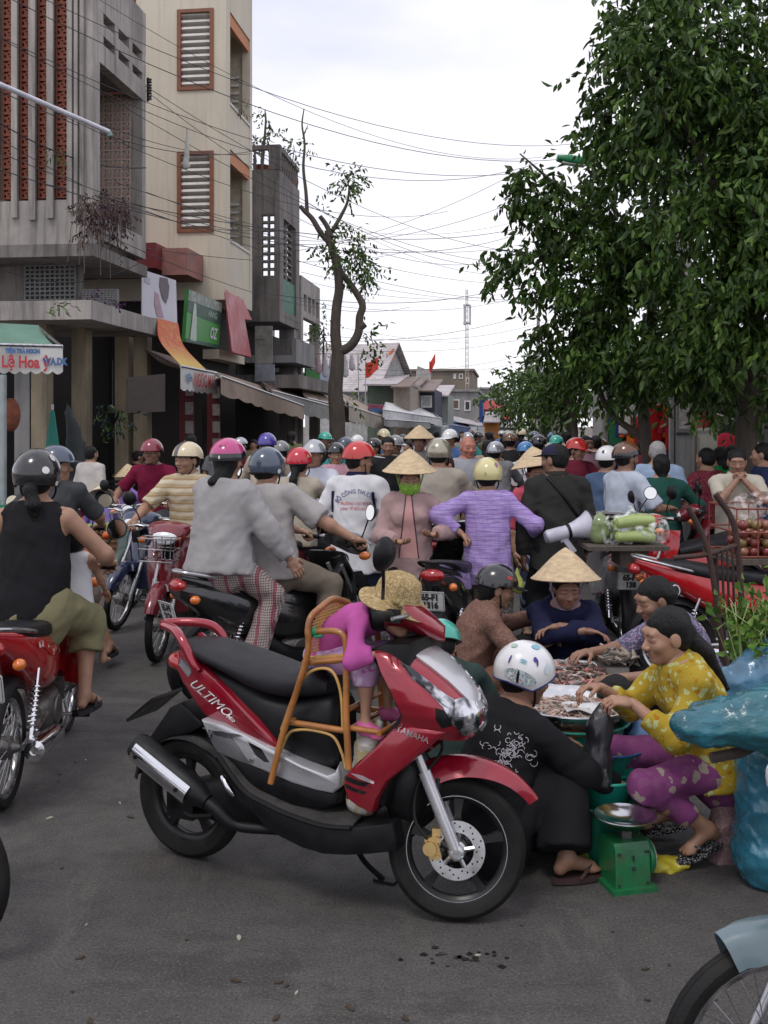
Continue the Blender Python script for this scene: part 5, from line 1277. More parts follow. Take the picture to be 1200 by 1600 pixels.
t_, q_=quadboard('shop_sign', 'faded white poster board on the roofs beneath small flag', [(653, 572, 52), (674, 580, 53), (672, 606, 53), (650, 604, 52)], M('faded_white', (.5, .48, .45), .7, 0, .25, 3), 'sign', .05)
t_, q_=quadboard('shop_sign', 'red and blue shop sign over the striped awning', [(578, 632, 37), (600, 633, 38), (600, 648, 38), (576, 642, 37)], M('redblue', (.3, .05, .1), .6), 'sign', .05);board_patch(t_, q_, 'blue_band', [(0, .45), (1, .45), (1, 1), (0, 1)], BLUP)
# ------ foliage
def leafmat(name, c, rough=.38):
 if name in _M:return _M[name]
 m, nt, b=_nt(name);b.inputs['Roughness'].default_value=rough;b.inputs['Specular IOR Level'].default_value=.3
 n=noise(nt, 2.2, 3);n2=noise(nt, 23, 2)
 col=mixc(nt, ramp(nt, n, .38, .62), tuple(x*.5 for x in c), tuple(x*1.25 for x in c));col=mixc(nt, mth(nt, 'MULTIPLY', ramp(nt, n2, .5, .7), .6), col, (c[0]*1.7, c[1]*1.35, c[2]*.9))  # broad noise paints lit clumps and shaded voids into the leaf colour
 nt.links.new(col, b.inputs['Base Color']);tr=nt.nodes.new('ShaderNodeBsdfTranslucent');nt.links.new(col, tr.inputs[0]);mx=nt.nodes.new('ShaderNodeMixShader');mx.inputs[0].default_value=.22
 nt.links.new(b.outputs[0], mx.inputs[1]);nt.links.new(tr.outputs[0], mx.inputs[2]);nt.links.new(mx.outputs[0], nt.nodes['Material Output'].inputs['Surface'])
 _M[name]=m;return m
LEAF=leafmat('leaf_green', (.036, .080, .017));LEAF2=leafmat('leaf_light', (.08, .15, .026));LEAF3=leafmat('leaf_olive', (.05, .095, .02));LEAFF=leafmat('leaf_far', (.06, .1, .045), .6)
BARK=M('bark', (.085, .068, .055), .9, 0, .35, 8, bump=.8, bs=18, stretch=(3, 3, .5), stain=.4)
BARKL=M('bark_pale', (.2, .19, .17), .85, 0, .25, 5, bump=.4, bs=25)
def leaves_mesh(name, base, dirs, L, Wd, mats, seed=0):
 """base (n,3), dirs (n,3) unit: folded pointed leaves."""
 g=np.random.RandomState(seed);n=len(base)
 sd=np.cross(dirs, g.randn(n, 3));sd/=np.linalg.norm(sd, axis=1)[:, None]+1e-9;up=np.cross(sd, dirs)
 l=(L*(.65+.6*g.rand(n)))[:, None];w=l*(Wd/L)
 v=np.empty((n, 6, 3), np.float32)
 v[:, 0]=base;v[:, 1]=base+dirs*l*.38+sd*w*.5+up*w*.22;v[:, 2]=base+dirs*l*.38-sd*w*.5+up*w*.22
 v[:, 3]=base+dirs*l+up*w*-.25;v[:, 4]=base+dirs*l*.72+sd*w*.33+up*w*.05;v[:, 5]=base+dirs*l*.72-sd*w*.33+up*w*.05
 f=np.array([[0, 1, 4, 3], [0, 3, 5, 2]]);F=(f[None]+(np.arange(n)*6)[:, None, None]).reshape(-1, 4)
 return qmesh(name, [(v.reshape(-1, 3), F, np.repeat(g.choice(len(mats), n, p=[.5, .38, .12][:len(mats)] if len(mats)==3 else None), 2))], mats)
def twigs(lobes, per, seed, droop=.75, step=.05, nl=10, fill=.55, clump=False):
 """Leaves along drooping twigs in ellipsoidal lobes (x, y, z, rx, ry, rz)."""
 g=np.random.RandomState(seed);B, D=[], []
 for lo in lobes:
  c, r=np.array(lo[:3]), np.array(lo[3:6]);n=int(per*(r[0]*r[2]+r[0]*r[1]+r[1]*r[2])/3*(lo[6] if len(lo)>6 else 1))+2
  nc=max(3, n//7);cd=g.randn(nc, 3);cd/=np.linalg.norm(cd, axis=1)[:, None];cr=g.rand(nc)
  for _ in range(n):
   ci=g.randint(nc);d=cd[ci]+g.randn(3)*(.16 if clump else 9);d/=np.linalg.norm(d);rad=(fill+(1-fill)*(cr[ci]*.75+g.rand()*.25 if clump else g.rand()))*(1+.18*g.randn()*.6);p=c+d*r*rad
   td=d*.8+g.randn(3)*.5+np.array((0, 0, -droop*g.rand()));td/=np.linalg.norm(td)
   k=g.randint(nl//2, nl+1)
   for i in range(k):
    td=td+np.array((0, 0, -.09*droop));td/=np.linalg.norm(td);p=p+td*step
    ld=td*.35+g.randn(3)*.45+np.array((0, 0, -.8*droop));B.append(p.copy());D.append(ld/np.linalg.norm(ld))
 return np.array(B), np.array(D)
def limb(K, pts, r0, r1, n=8):
 b=bez(pts, 5);K.tube(b, [r0+(r1-r0)*i/(len(b)-1) for i in range(len(b))], n)
def tree(label, base, trunk, branches, lobes, per, leafL, mats, seed, bark=BARK, name='street_tree', group=None, droop=.75, single=0, fill=.55, step=.05, nl=10, r=(.1, .06)):
 base=Vector(base);t=thing(name, label, 'tree', base, 0, group)
 K=MB();limb(K, [Vector(p)-base for p in trunk], r[0], r[1], 10);tr=K.build('trunk', bark, t)
 if branches:
  K=MB()
  for bp in branches:limb(K, [Vector(p)-base for p in bp[0]], bp[1], bp[2])
  K.build('branches', bark, t)
 B, D=twigs([tuple(np.array(l[:3])-np.array(base))+tuple(l[3:]) for l in lobes], per, seed, droop, step, nl, fill, bool(single))
 if single:
  eye=np.array((0, 0, EYE))-np.array(base);dist=np.linalg.norm((B-eye)*np.array((1.0, 1.0, 1.0)), axis=1);px=(B[:, 0]+base.x)/(B[:, 1]+base.y)*FPX+CX
  idx=np.argsort(dist+100*(px>1205)+100*(B[:, 2]+base.z>EYE+664/FPX*(B[:, 1]+base.y)))[:single*3:3];lm=[leaves_mesh('leaf', np.zeros((1, 3)), np.array([[0, 0, -1.]]), leafL, leafL*.42, [m_], s) for s, m_ in enumerate(mats)]
  for i in idx:
   o=obj('leaf', rnd.choice(lm), t);d=Vector(D[i]);o.location=B[i];o.rotation_euler=d.to_track_quat('-Z', 'Y').to_euler()
  msk=np.ones(len(B), bool);msk[idx]=False;B, D=B[msk], D[msk]
 o=obj('crown', leaves_mesh('crown', B, D, leafL, leafL*.42, mats, seed), t);o['kind']='stuff'
 return t
def lob(px, py, rx, ry, Y, ryd=None, w=1):p=P(px, py, Y);s=Y/FPX;return(p.x, p.y, p.z, rx*s, ryd or max(rx, ry)*s*.8, ry*s, w)
bA=P(1010, 664, 13.2).xy.to_3d();bB=P(1165, 664, 11.2).xy.to_3d()
lobA=[lob(1010, 140, 95, 100, 11.5), lob(978, 205, 36, 52, 11.5), lob(1015, 300, 90, 80, 12), lob(935, 380, 80, 62, 12.2), lob(872, 332, 36, 34, 12.2), lob(835, 285, 22, 42, 12.2, None, 1.4), lob(818, 262, 14, 24, 12.2, None, 1.6), lob(846, 345, 18, 22, 12.2), lob(840, 425, 42, 34, 12.2), lob(806, 408, 24, 15, 12.2, None, 1.5), lob(790, 400, 10, 8, 12.2, None, 2), lob(912, 458, 66, 66, 12.4), lob(886, 508, 30, 38, 12.6), lob(1005, 500, 110, 90, 12.2), lob(952, 566, 64, 45, 13), lob(1050, 560, 100, 42, 13)]
lobB=[lob(1110, 40, 140, 90, 11), lob(1060, 120, 100, 90, 10.6), lob(1190, 130, 120, 110, 10.3), lob(1110, 240, 120, 100, 10.6), lob(1210, 330, 120, 120, 10), lob(1110, 370, 110, 90, 10.4), lob(1190, 470, 110, 80, 10), lob(1090, 490, 100, 70, 10.8), lob(1170, 580, 110, 60, 10.8), lob(1280, 250, 120, 250, 10.5), lob(1010, 40, 40, 60, 11.2)]
zb_=lambda py, Y:P(0, py, Y).z
tree('broad dark green street tree reaching over the road from the middle of the right side', bA, [bA, bA+Vector((.02, 0, 1.2)), bA+Vector((-.05, 0, 2.3)), bA+Vector((.05, -.1, 3.3)), bA+Vector((0, -.4, 4.6))], [([bA+Vector((0, 0, 1.6)), bA+Vector((-.5, .1, 2.05)), P(915, 520, 12.6)], .05, .02), ([bA+Vector((0, 0, 2.6)), P(930, 420, 12.5), P(850, 400, 12.2), P(796, 398, 12.2)], .05, .008), ([bA+Vector((0, -.2, 3.3)), P(940, 350, 12.2), P(870, 290, 12.2), P(812, 240, 12.2)], .05, .008), ([bA+Vector((0, -.3, 4)), P(990, 220, 11.8), P(950, 120, 11.5)], .05, .015), ([bA+Vector((0, 0, 2.4)), P(1050, 540, 12.6), P(1090, 480, 12)], .05, .02)], lobA, 560, .125, [LEAF, LEAF2, LEAF3], 3, single=130, r=(.085, .06))
tree('largest dark green tree filling the upper right corner', bB, [bB, bB+Vector((0, 0, 1.5)), bB+Vector((.1, 0, 3.2)), bB+Vector((0, -.3, 5.5))], [([bB+Vector((0, 0, 2.2)), P(1100, 480, 10.8), P(1060, 420, 10.8)], .07, .02), ([bB+Vector((0, 0, 3)), P(1120, 300, 10.6), P(1060, 180, 10.8)], .07, .02), ([bB+Vector((0, 0, 3.4)), P(1200, 250, 10.4)], .06, .02)], lobB, 560, .125, [LEAF, LEAF2, LEAF3], 11, single=150, r=(.13, .09))
def simple_tree(label, px, Y, crown, per, leafL, mats, seed, trunk_top, group='street trees along the right side', bark=BARK, name='street_tree', r=.12):
 b=P(px, 664, Y).xy.to_3d();tp=P(px, trunk_top, Y)
 br=[([tp-Vector((0, 0, .8)), Vector(c[:3])], r*.5, r*.15) for c in crown[:5]]
 return tree(label, b, [b, b+Vector((.05, 0, tp.z*.5)), tp], br, crown, per, leafL, mats, seed, bark, name, group, .5, 0, .4, leafL*.7, 8, (r, r*.6))
simple_tree('street tree with forked dark trunk and pinkish seed clusters', 893, 20, [lob(880, 585, 50, 36, 20), lob(920, 570, 50, 40, 20), lob(858, 610, 28, 26, 20), lob(900, 620, 50, 20, 20)], 330, .15, [LEAF, LEAF2, LEAF3], 21, 610)
simple_tree('smaller pale green street tree behind the forked tree', 852, 30, [lob(848, 590, 26, 30, 30), lob(838, 620, 22, 24, 30), lob(862, 610, 24, 30, 30), lob(828, 600, 16, 24, 32)], 230, .2, [LEAF2, LEAFF, LEAF3], 22, 625)
simple_tree('far bluish green tree with tiered branches at street end', 812, 62, [lob(812, 600, 24, 8, 62), lob(806, 616, 28, 9, 62), lob(812, 634, 26, 12, 62), lob(818, 585, 14, 6, 62), lob(824, 650, 18, 10, 62), lob(800, 625, 20, 10, 62)], 85, .36, [LEAFF, LEAF2, LEAF3], 23, 600)
simple_tree('dark street tree crown behind concrete pole', 1085, 17, [lob(1060, 590, 90, 40, 17), lob(1150, 620, 80, 45, 17), lob(980, 610, 50, 35, 17.5), lob(1100, 480, 180, 110, 16.5, 1.2, .8), lob(1010, 330, 110, 130, 16, 1, .8), lob(1130, 180, 120, 180, 15, 1, .8)], 130, .17, [LEAF, LEAF3, LEAF2], 24, 610)
simple_tree('shade tree at the right picture edge behind the stalls', 1230, 15, [lob(1200, 560, 90, 70, 15), lob(1260, 450, 120, 160, 14.5), lob(1180, 610, 70, 40, 15)], 80, .16, [LEAF, LEAF3, LEAF2], 25, 610)
Yb=23.0;q=lambda x, y, d=0:P(x, y, Yb+d);bt=P(527, 664, Yb).xy.to_3d()
ltr=thing('bare_tree', 'tall bare forked tree with few leaf tufts standing by the left awnings', 'tree', bt)
def tl(pts, r0, r1, name):K=MB();limb(K, [p-bt for p in pts], r0, r1, 12);return K.build(name, BARK, ltr)
tl([bt, q(527, 664), q(524, 610), q(527, 575), q(528, 552)], .19, .14, 'trunk')
tl([q(528, 558), q(524, 520), q(526, 480), q(530, 450), q(526, 415), q(518, 385), q(512, 360)], .125, .075, 'limb');tl([q(530, 550), q(548, 540), q(560, 520), q(562, 495), q(566, 475), q(548, 445), q(533, 425), q(526, 400)], .11, .055, 'limb')
tl([q(516, 380), q(502, 365), q(488, 342), q(476, 330), q(469, 322)], .07, .045, 'limb');tl([q(480, 334), q(478, 300), q(474, 262), q(476, 225), q(472, 195), q(475, 170)], .045, .012, 'limb');tl([q(519, 372), q(510, 352), q(500, 338)], .06, .05, 'limb');tl([q(520, 360), q(534, 335), q(543, 315), q(546, 290)], .05, .02, 'limb');tl([q(474, 212), q(481, 196)], .018, .008, 'limb');tl([q(561, 512), q(570, 505)], .1, .09, 'limb')
def tuft(lobes, per, seed, root, L=.13):
 B, D=twigs([tuple(np.array(l[:3])-np.array(root.location))+tuple(l[3:]) for l in lobes], per, seed, .6, .07, 9, .2);o=obj('leaf_tuft', leaves_mesh('leaf_tuft', B, D, L, L*.4, [LEAF3, LEAF2, LEAF], seed), root);o['kind']='stuff'
lb=lambda px, py, rx, ry:lob(px, py, rx, ry, Yb)
tuft([lb(548, 280, 14, 16), lb(540, 300, 10, 12), lb(556, 268, 10, 8)], 420, 41, ltr);tuft([lb(550, 385, 24, 22), lb(562, 410, 18, 30), lb(540, 400, 18, 22), lb(572, 430, 8, 22)], 300, 42, ltr);tuft([lb(522, 345, 14, 12), lb(512, 385, 10, 16)], 330, 43, ltr);tuft([lb(574, 535, 12, 20), lb(540, 620, 8, 12)], 260, 44, ltr)
rp=thing('roof_plant', 'leggy potted tree on the roof of the narrow dark house', 'plant', W2(-6.9, t5+.8, ZROOF));o0=rp.location
K=MB();limb(K, [Vector((0, 0, 0)), P(415, 195, 29)-o0, P(414, 172, 29)-o0], .05, .015);K.build('stem', BARK, rp);K=MB();K.lathe([(.18, 0), (.24, .3), (.2, .3)], n=12);K.build('pot', TERRA, rp)
tuft([lob(414, 180, 8, 10, 29), lob(424, 210, 14, 8, 29), lob(404, 215, 6, 12, 29)], 330, 45, rp)
rp=thing('roof_plant', 'wispy shrub on roof corner beside the bare tree limb', 'plant', W2(-6.4, t6-.5, ZROOF));K=MB();K.lathe([(.16, 0), (.2, .25), (.17, .25)], n=12);K.build('pot', TERRA, rp);K=MB();limb(K, [Vector((0, 0, 0)), P(460, 232, 29.5)-rp.location], .03, .01);K.build('stem', BARK, rp)
tuft([lob(462, 230, 16, 14, 29.5)], 260, 46, rp)
rp=thing('frame_house_shrub', 'green shrub growing out of the unfinished concrete frame', 'plant', P(505, 560, 32));K=MB();limb(K, [Vector((0, 0, -.4)), P(506, 510, 32)-rp.location], .04, .02);K.build('stem', BARK, rp);tuft([lob(506, 510, 12, 14, 32), lob(512, 530, 10, 8, 32)], 300, 47, rp)
VINE=leafmat('purple_creeper', (.06, .022, .05), .8);VINE2=leafmat('dry_creeper', (.11, .08, .06), .8)
vp=thing('creeper', 'dried purple bougainvillea creeper hanging over the concrete balcony', 'plant', W2(af, t1+.4, zz(330, af, t1)));o0=vp.location;g=random.Random(3)
K=MB()
for i in range(130):
 u=g.random();s0=P(125+75*u+g.gauss(0, 4), 322+g.gauss(0, 10), 16.0+u*2-g.random()*.3)-o0;L=g.uniform(.1, .7)*(1.7 if g.random()<.15 else 1);dx=g.uniform(-.15, .15)
 K.tube([s0, s0+Vector((dx*.6, -.12, -L*.25)), s0+Vector((dx, -.14, -L))], .006, 4)
K.build('stems', M('creeper_stem', (.12, .09, .08), .9), vp)
B, D=twigs([tuple(np.array(P(*c_))-np.array(o0))+(r_, .2, rz) for c_, r_, rz in(((140, 318, 16), .22, .16), ((165, 322, 16.6), .25, .14), ((188, 335, 17.2), .2, .16), ((138, 350, 15.9), .14, .3), ((185, 365, 17), .12, .28), ((152, 340, 16.1), .2, .14))], 620, 5, .9, .035, 8, .3)
o=obj('foliage', leaves_mesh('foliage', B, D, .06, .03, [VINE, VINE2], 5), vp);o['kind']='stuff'
o2=thing('creeper', 'strip of purple flowers along the canopy window ledge', 'plant', P(160, 470, 16.6));B, D=twigs([(0, 0, 0, .5, .12, .08), (-.35, 0, .02, .2, .1, .09)], 420, 6, .6, .03, 6, .3);o=obj('foliage', leaves_mesh('foliage', B, D, .05, .03, [leafmat('purple_flower', (.11, .03, .16), .8), VINE], 6), o2);o['kind']='stuff'
hp_=thing('hanging_plant', 'dark fern hanging by the doorway pillar', 'plant', P(176, 650, 16.8));K=MB();K.lathe([(.05, -.12), (.13, .05), (.12, .06)], n=12);K.build('pot', BLACKP, hp_);K=MB();K.tube([(0, 0, .05), (0, 0, .9)], .006, 4);K.build('cord', INK, hp_);B, D=twigs([(0, 0, .02, .25, .2, .22)], 500, 8, .9, .04, 8, .2);o=obj('foliage', leaves_mesh('foliage', B, D, .09, .035, [LEAF, leafmat('blue_leaf', (.03, .05, .06))], 8), hp_);o['kind']='stuff'
for i, (px, py, Y, lab) in enumerate(((88, 255, 16.2, 'weed tuft sprouting from the terracotta grille'), (364, 352, 24.5, 'small potted plant on the lower cream balcony'), (376, 180, 25, 'small potted plant on the upper cream balcony'), (92, 484, 15.6, 'scrubby weed under the concrete canopy edge'))):
 o2=thing('balcony_plant', lab, 'plant', P(px, py, Y));B, D=twigs([(0, 0, .12, .12, .08, .14)], 400, 60+i, .5, .04, 6, .2);o=obj('foliage', leaves_mesh('foliage', B, D, .12, .025, [LEAF2, LEAF3], 8), o2);o['kind']='stuff';K=MB();limb(K, [(0, 0, -.1), (0, 0, .08)], .012, .008);K.build('stem', BARK, o2)
# ------ overhead wires
WIREM=M('cable_black', (.03, .03, .035), .6)
def wire(a, b, sag, r=.011):
 A, B_=P(*a), P(*b);m=(A+B_)/2;K=MB();n=22
 K.tube([A+(B_-A)*(i/n)-m-Vector((0, 0, sag*4*(i/n)*(1-i/n))) for i in range(n+1)], r, 4);o=K.build('overhead_wire', WIREM);o.location=m
 tag(o, 'thin dark overhead cable sagging across the street', 'wire', 'overhead wires across the street')
for a, b, sg, r in(((-20, -45, 14), (1000, 205, 30), 1.2, .012), ((-20, -20, 14), (1000, 222, 30), 1.3, .014), ((-20, 48, 15), (960, 235, 28), 1.3, .012), ((0, 60, 15), (840, 255, 26), 1.1, .012), ((140, -10, 16), (880, 240, 30), 1, .01), ((-20, 120, 14), (700, 330, 30), .8, .012), ((-20, 132, 14), (395, 236, 24), .4, .014), ((150, 140, 17), (900, 400, 38), 1.2, .013), ((228, 135, 18.5), (900, 392, 36), 1, .013), ((228, 142, 18.5), (860, 405, 36), 1.3, .013), ((-20, 205, 14), (470, 345, 27), .7, .012), ((-10, 235, 14), (640, 355, 34), .8, .012), ((-10, 262, 14), (860, 345, 34), 1.1, .014), ((60, 285, 16), (820, 355, 32), .6, .016), ((180, 285, 17), (860, 370, 34), .8, .011), ((228, 300, 18), (860, 440, 40), .6, .011), ((228, 330, 18), (900, 462, 42), .7, .012), ((130, 350, 16), (640, 480, 34), .6, .012), ((400, 380, 26), (840, 300, 30), .5, .013), ((400, 402, 26), (820, 262, 30), .4, .012), ((395, 300, 24), (830, 392, 36), 1.0, .013), ((470, 310, 27), (870, 420, 38), .9, .011), ((470, 425, 27), (850, 470, 44), .3, .011), ((395, 455, 25), (850, 430, 38), .6, .016), ((470, 470, 28), (840, 455, 42), .5, .012), ((475, 520, 30), (860, 500, 46), .5, .013), ((400, 530, 27), (850, 482, 42), .5, .015), ((500, 545, 32), (850, 520, 50), .4, .012), ((520, 575, 34), (840, 548, 52), .4, .012), ((480, 500, 30), (830, 530, 52), .4, .01), ((560, 585, 38), (830, 562, 56), .3, .012), ((500, 350, 30), (860, 330, 32), .5, .009), ((480, 440, 28), (850, 445, 38), .5, .01), ((0, 192, 15), (228, 262, 18), .2, .02), ((150, 190, 17), (395, 240, 24), .2, .012), ((228, 388, 18.5), (640, 392, 34), .3, .012), ((0, 420, 15.5), (228, 405, 18), .3, .012)):
 wire(a, b, sg, r*.52)
# ------ lamps, pole, cabinet and right-hand shops
LAMPG=M('lamp_green', (.01, .17, .06), .45);POLEG=M('pole_concrete', (.3, .29, .28), .85, 0, .15, 3, stain=.5, streak=.5)
lp=thing('street_lamp', 'tall grey street lamp with green head, nearest on the right', 'street lamp', P(938, 664, 19).xy.to_3d());hz0=P(0, 262, 19).z
K=MB();K.cyl((0, 0, 0), (0, 0, 2.6), .16, .13, 14);K.cyl((0, 0, 2.6), (0, 0, hz0-.4), .085, .06, 12);K.build('pole', POLEG, lp);K=MB();K.tube(bez([(0, 0, hz0-.45), (.02, 0, hz0-.2), (-.12, 0, hz0), (-.26, 0, hz0+.08)], 5), .03, 8);K.build('arm', STEEL, lp)
K=MB();K.rings(loft([(-.3, .0, .05, .04), (-.18, .0, .12, .075), (.12, .0, .13, .08), (.32, .0, .09, .05)], 16, 3));me=K.mesh('lamp_head', LAMPG);me.transform(Matrix.Translation((-.48, 0, hz0+.13))@Matrix.Rotation(R(8), 4, 'Y')@Matrix.Rotation(R(90), 4, 'Z'));hd_=obj('lamp_head', me, lp)
K=MB();K.box((-.5, 0, hz0+.06), (.42, .17, .03), M=Matrix.Rotation(R(8), 3, 'Y'));K.build('diffuser', M('lamp_diffuser', (.5, .5, .48), .3), hd_)
for Y, px, lab in((40, 832, 'second street lamp with green head further up the right side'), (60, 829, 'farthest street lamp with green head up the right side')):
 c=dup(lp, None, P(px+9, 664, Y).xy.to_3d(), 0, lab)
pl_=thing('concrete_pole', 'thick square concrete utility pole with pasted notices beside grey cabinet', 'utility pole', P(1066, 664, 14).xy.to_3d())
K=MB();K.rings([[(x*.11, y*.11, 0) for x, y in((-1, -1), (1, -1), (1, 1), (-1, 1))], [(x*.085, y*.08, 6) for x, y in((-1, -1), (1, -1), (1, 1), (-1, 1))]]);K.bx(-.17, -.125, -.05, .05, .0, 4.2);K.build('pole', POLEG, pl_, False)
K=MB();K.bx(-.08, .06, -.125, -.115, 1.75, 2.1);K.build('notice', M('notice_paper'), pl_, False);K=MB();K.bx(-.115, .115, -.125, -.112, 1.66, 1.7);K.build('strap', INK, pl_, False)
cab=thing('utility_cabinet', 'pale grey utility cabinet standing beside the concrete pole', 'cabinet', P(1096, 664, 14.1).xy.to_3d());CABM=M('cabinet_grey', (.42, .4, .34), .6, 0, .08, 2, stain=.25, streak=.3)
K=MB();K.bx(-.1, .17, -.15, .15, .12, 1.72);K.build('body', CABM, cab, False);K=MB();K.bx(-.12, .19, -.17, .17, 1.72, 1.76);K.build('lid', CABM, cab, False);K=MB();K.bx(-.08, .15, -.165, -.15, .2, 1.64);dr=K.build('door', CABM, cab, False);K=MB();[K.bx(-.04, .1, -.17, -.165, 1.3+k*.02, 1.308+k*.02) for k in range(5)];K.build('vent', INK, dr, False);K=MB();K.bx(-.11, .18, -.16, .16, 0, .12);K.build('plinth', POLEG, cab, False)
b5=broot('shop_row', 'dark open fronted clothes shops behind the right hand trees', 'shop', 5.2, 15)
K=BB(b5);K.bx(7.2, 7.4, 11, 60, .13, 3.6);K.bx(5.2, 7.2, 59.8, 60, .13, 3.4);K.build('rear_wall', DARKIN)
for k in range(9):K=BB(b5);K.bx(5.2, 5.45, 13+k*5, 13.25+k*5, .13, 3.3);K.build('pillar', GREY_W)
K=BB(b5);K.bx(4.8, 7.2, 11, 60, 3.0, 3.6);K.build('fascia', CONCD)
awning('stall_canopy', 'white sheet canopy over the clothes stall at right', [(905, 624, 22), (998, 648, 19)], [(925, 618, 25), (1010, 636, 21)], M('white_tarp'), .3, M('white_tarp'), 'canopies on the right pavement', 6)
awning('stall_canopy', 'grey green sheet canopy beside the lamp pole', [(893, 632, 25), (950, 640, 22)], [(905, 624, 27), (958, 634, 24)], TARPG, .2, TARPG, 'canopies on the right pavement', 5)
gcol=[(.5, .02, .02), (.45, .03, .06), (.6, .12, .02), (.06, .1, .3), (.05, .25, .12), (.5, .48, .45), (.55, .05, .08), (.3, .02, .03)]
gl_=['bright red', 'crimson', 'orange red', 'dark blue', 'green', 'off white', 'scarlet', 'maroon']
for i, (px, py, Y, ci) in enumerate(((1024, 646, 17, 0), (1034, 650, 17.2, 6), (1046, 640, 17, 2), (1052, 660, 16.8, 7), (1014, 655, 18, 1), (978, 640, 19, 5), (966, 648, 20, 3), (962, 668, 20, 4), (1094, 645, 16, 6), (990, 668, 19, 2), (1003, 662, 18.5, 7), (1135, 690, 15, 1), (1040, 672, 17.5, 3))):
 S_=SDF();S_.cone((-.13, 0, -.05), (.13, 0, -.05), .05, k=.04, flat=((0, 1, 0), .5));S_.cone((0, 0, -.05), (0, 0, -.55), .12, .15, k=.05, flat=((0, 1, 0), .35), cut=True);S_.cone((-.15, 0, -.05), (-.22, 0, -.28), .05, .055, k=.03, flat=((0, 1, 0), .5), cut=True);S_.cone((.15, 0, -.05), (.22, 0, -.28), .05, .055, k=.03, flat=((0, 1, 0), .5), cut=True)
 o=soft('hung_garment', S_, .022, cloth('garment_%s'%gl_[ci], gcol[ci]), None, 1, wr=.012, seed=i);o.location=P(px, py-8, Y);tag(o, '%s garment hung for sale under the trees, %s'%(gl_[ci], ['leftmost over the crowd', 'beside another red one', 'by the concrete pole', 'low by the pole', 'left of the reds', 'under the white canopy', 'on the tall rack', 'below the blue one', 'right of the cabinet top', 'low below the white one', 'low left of the pole', 'at far right behind the men', 'lowest behind the crowd'][i]), 'garment')
K=MB();K.tube([P(955, 632, 20), P(1000, 636, 18.6)], .015, 6);K.tube([P(1000, 636, 18.6), P(1060, 628, 16.8)], .015, 6);K.tube([P(1060, 628, 16.8), P(1160, 660, 14.6)], .015, 6)
for px, y, Y in((955, 632, 20), (1000, 636, 18.6), (1058, 628, 16.8), (1160, 660, 14.6)):p=P(px, y, Y);K.tube([p, (p.x, p.y, .13)], .02, 6)
o=K.build('clothes_rail', STEEL);tag(o, 'steel rail from which the clothes hang behind the pole', 'rack')
for i, px in enumerate((845, 858, 880, 868)):
 o=thing('limewashed_tree', ['white washed trunk nearest the street end', 'white washed trunk left of the forked tree', 'white washed post just left of lamp pole', 'white washed trunk between two others'][i], 'tree', P(px, 664, 34-i*3).xy.to_3d());K=MB();limb(K, [(0, 0, 0), (.03, 0, 1.5), (0, 0, 3)], .16, .1);K.build('trunk', BARKL, o);K=MB();K.cyl((0, 0, 0), (.02, 0, 1.2), .17, .15, 12);K.build('painted_band', M('limewash', (.45, .46, .5), .8), o)
# ------ vehicles far up the street
def jeep(label, px, Y, rz, col, w=1.75):
 t=thing('parked_van', label, 'van', P(px, 664, Y).xy.to_3d(), rz)
 K=MB();prof=[(-2.0, .45), (2.0, .45), (2.0, 1.0), (1.1, 1.1), (.75, 1.75), (-1.95, 1.78), (-2.0, 1.0)];K.prism([(-y, z) for y, z in prof], -w/2, w/2, .06);K.build('body', col, t)
 K=MB();K.add([(-w*.43, -1.115, 1.13), (w*.43, -1.115, 1.13), (w*.4, -.8, 1.68), (-w*.4, -.8, 1.68)], [(0, 1, 2, 3)]);K.build('windscreen', M('car_glass', (.2, .23, .25), .08, 0, .1, 1, coat=1), t, False)
 K=MB();K.bx(-.012, .012, -1.13, -.79, 1.13, 1.7);K.build('pillar', col, t, False)
 for x in(-.62, .62):K=MB();K.lathe([(.001, .04), (.1, .03), (.12, 0)], (x, -2.01, .85), (0, -1, 0), 14);K.build('headlight', GLASS, t)
 for y in(-1.3, 1.3):
  for x in(-.8, .8):K=MB();K.lathe([(.15, -.09), (.3, -.1), (.33, -.05), (.33, .05), (.3, .1), (.15, .09)], (x, y, .33), (1, 0, 0), 20, True);wh_=K.build('wheel', RUBBER, t)
 K=MB();K.bx(-w/2-.02, w/2+.02, -2.12, -2.02, .42, .6);K.build('bumper', STEEL, t, False);return t
jeep('old grey green jeep facing us above the crowd', 665, 44, -SA, M('jeep_paint', (.25, .27, .25), .5, stain=.3))
jeep('dark parked van further up the left kerb', 747, 62, -SA, M('van_paint', (.1, .11, .12), .4))
# ------ the red scooter in front
from mathutils.geometry import delaunay_2d_cdt
RED=M('metallic_red', (.30, .006, .022), .2, .25, .05, 5, coat=.9, stain=.16, stain_col=(.2, .13, .11), stain_scale=7)
SILV=M('silver_paint', (.56, .56, .58), .28, .55, .06, 6, coat=.6)
DGREY=M('dark_grey_plastic', (.12, .12, .125), .4, .2, .1, 8)
GOLD=M('gold_caliper', (.55, .38, .16), .35, .8, .1, 20)
MATT=M('floor_mat', (.035, .033, .031), .85, 0, .2, 8, stain=.5, stain_col=(.12, .11, .1), stain_scale=6, bump=.5, bs=260)
HRr, HFr=Vector((-.808, 4.325, 0)), Vector((.265, 3.79, 0))
HMid=(HRr+HFr)/2;HFw=(HFr-HRr).normalized();HRt=Vector((HFw.y, -HFw.x, 0));HYAW=math.atan2(-HFw.x, HFw.y)
def hq(px, py, r=0.0):
 """Bike coordinates (y along the bike, z) of a photo point taken to lie r to the right of the centre plane."""
 u=(px-CX)/FPX;a=HMid+HRt*r
 s=(u*a.y-a.x)/(HFw.x-u*HFw.y);Y=a.y+HFw.y*s
 return s, EYE-(py-HY)/FPX*Y
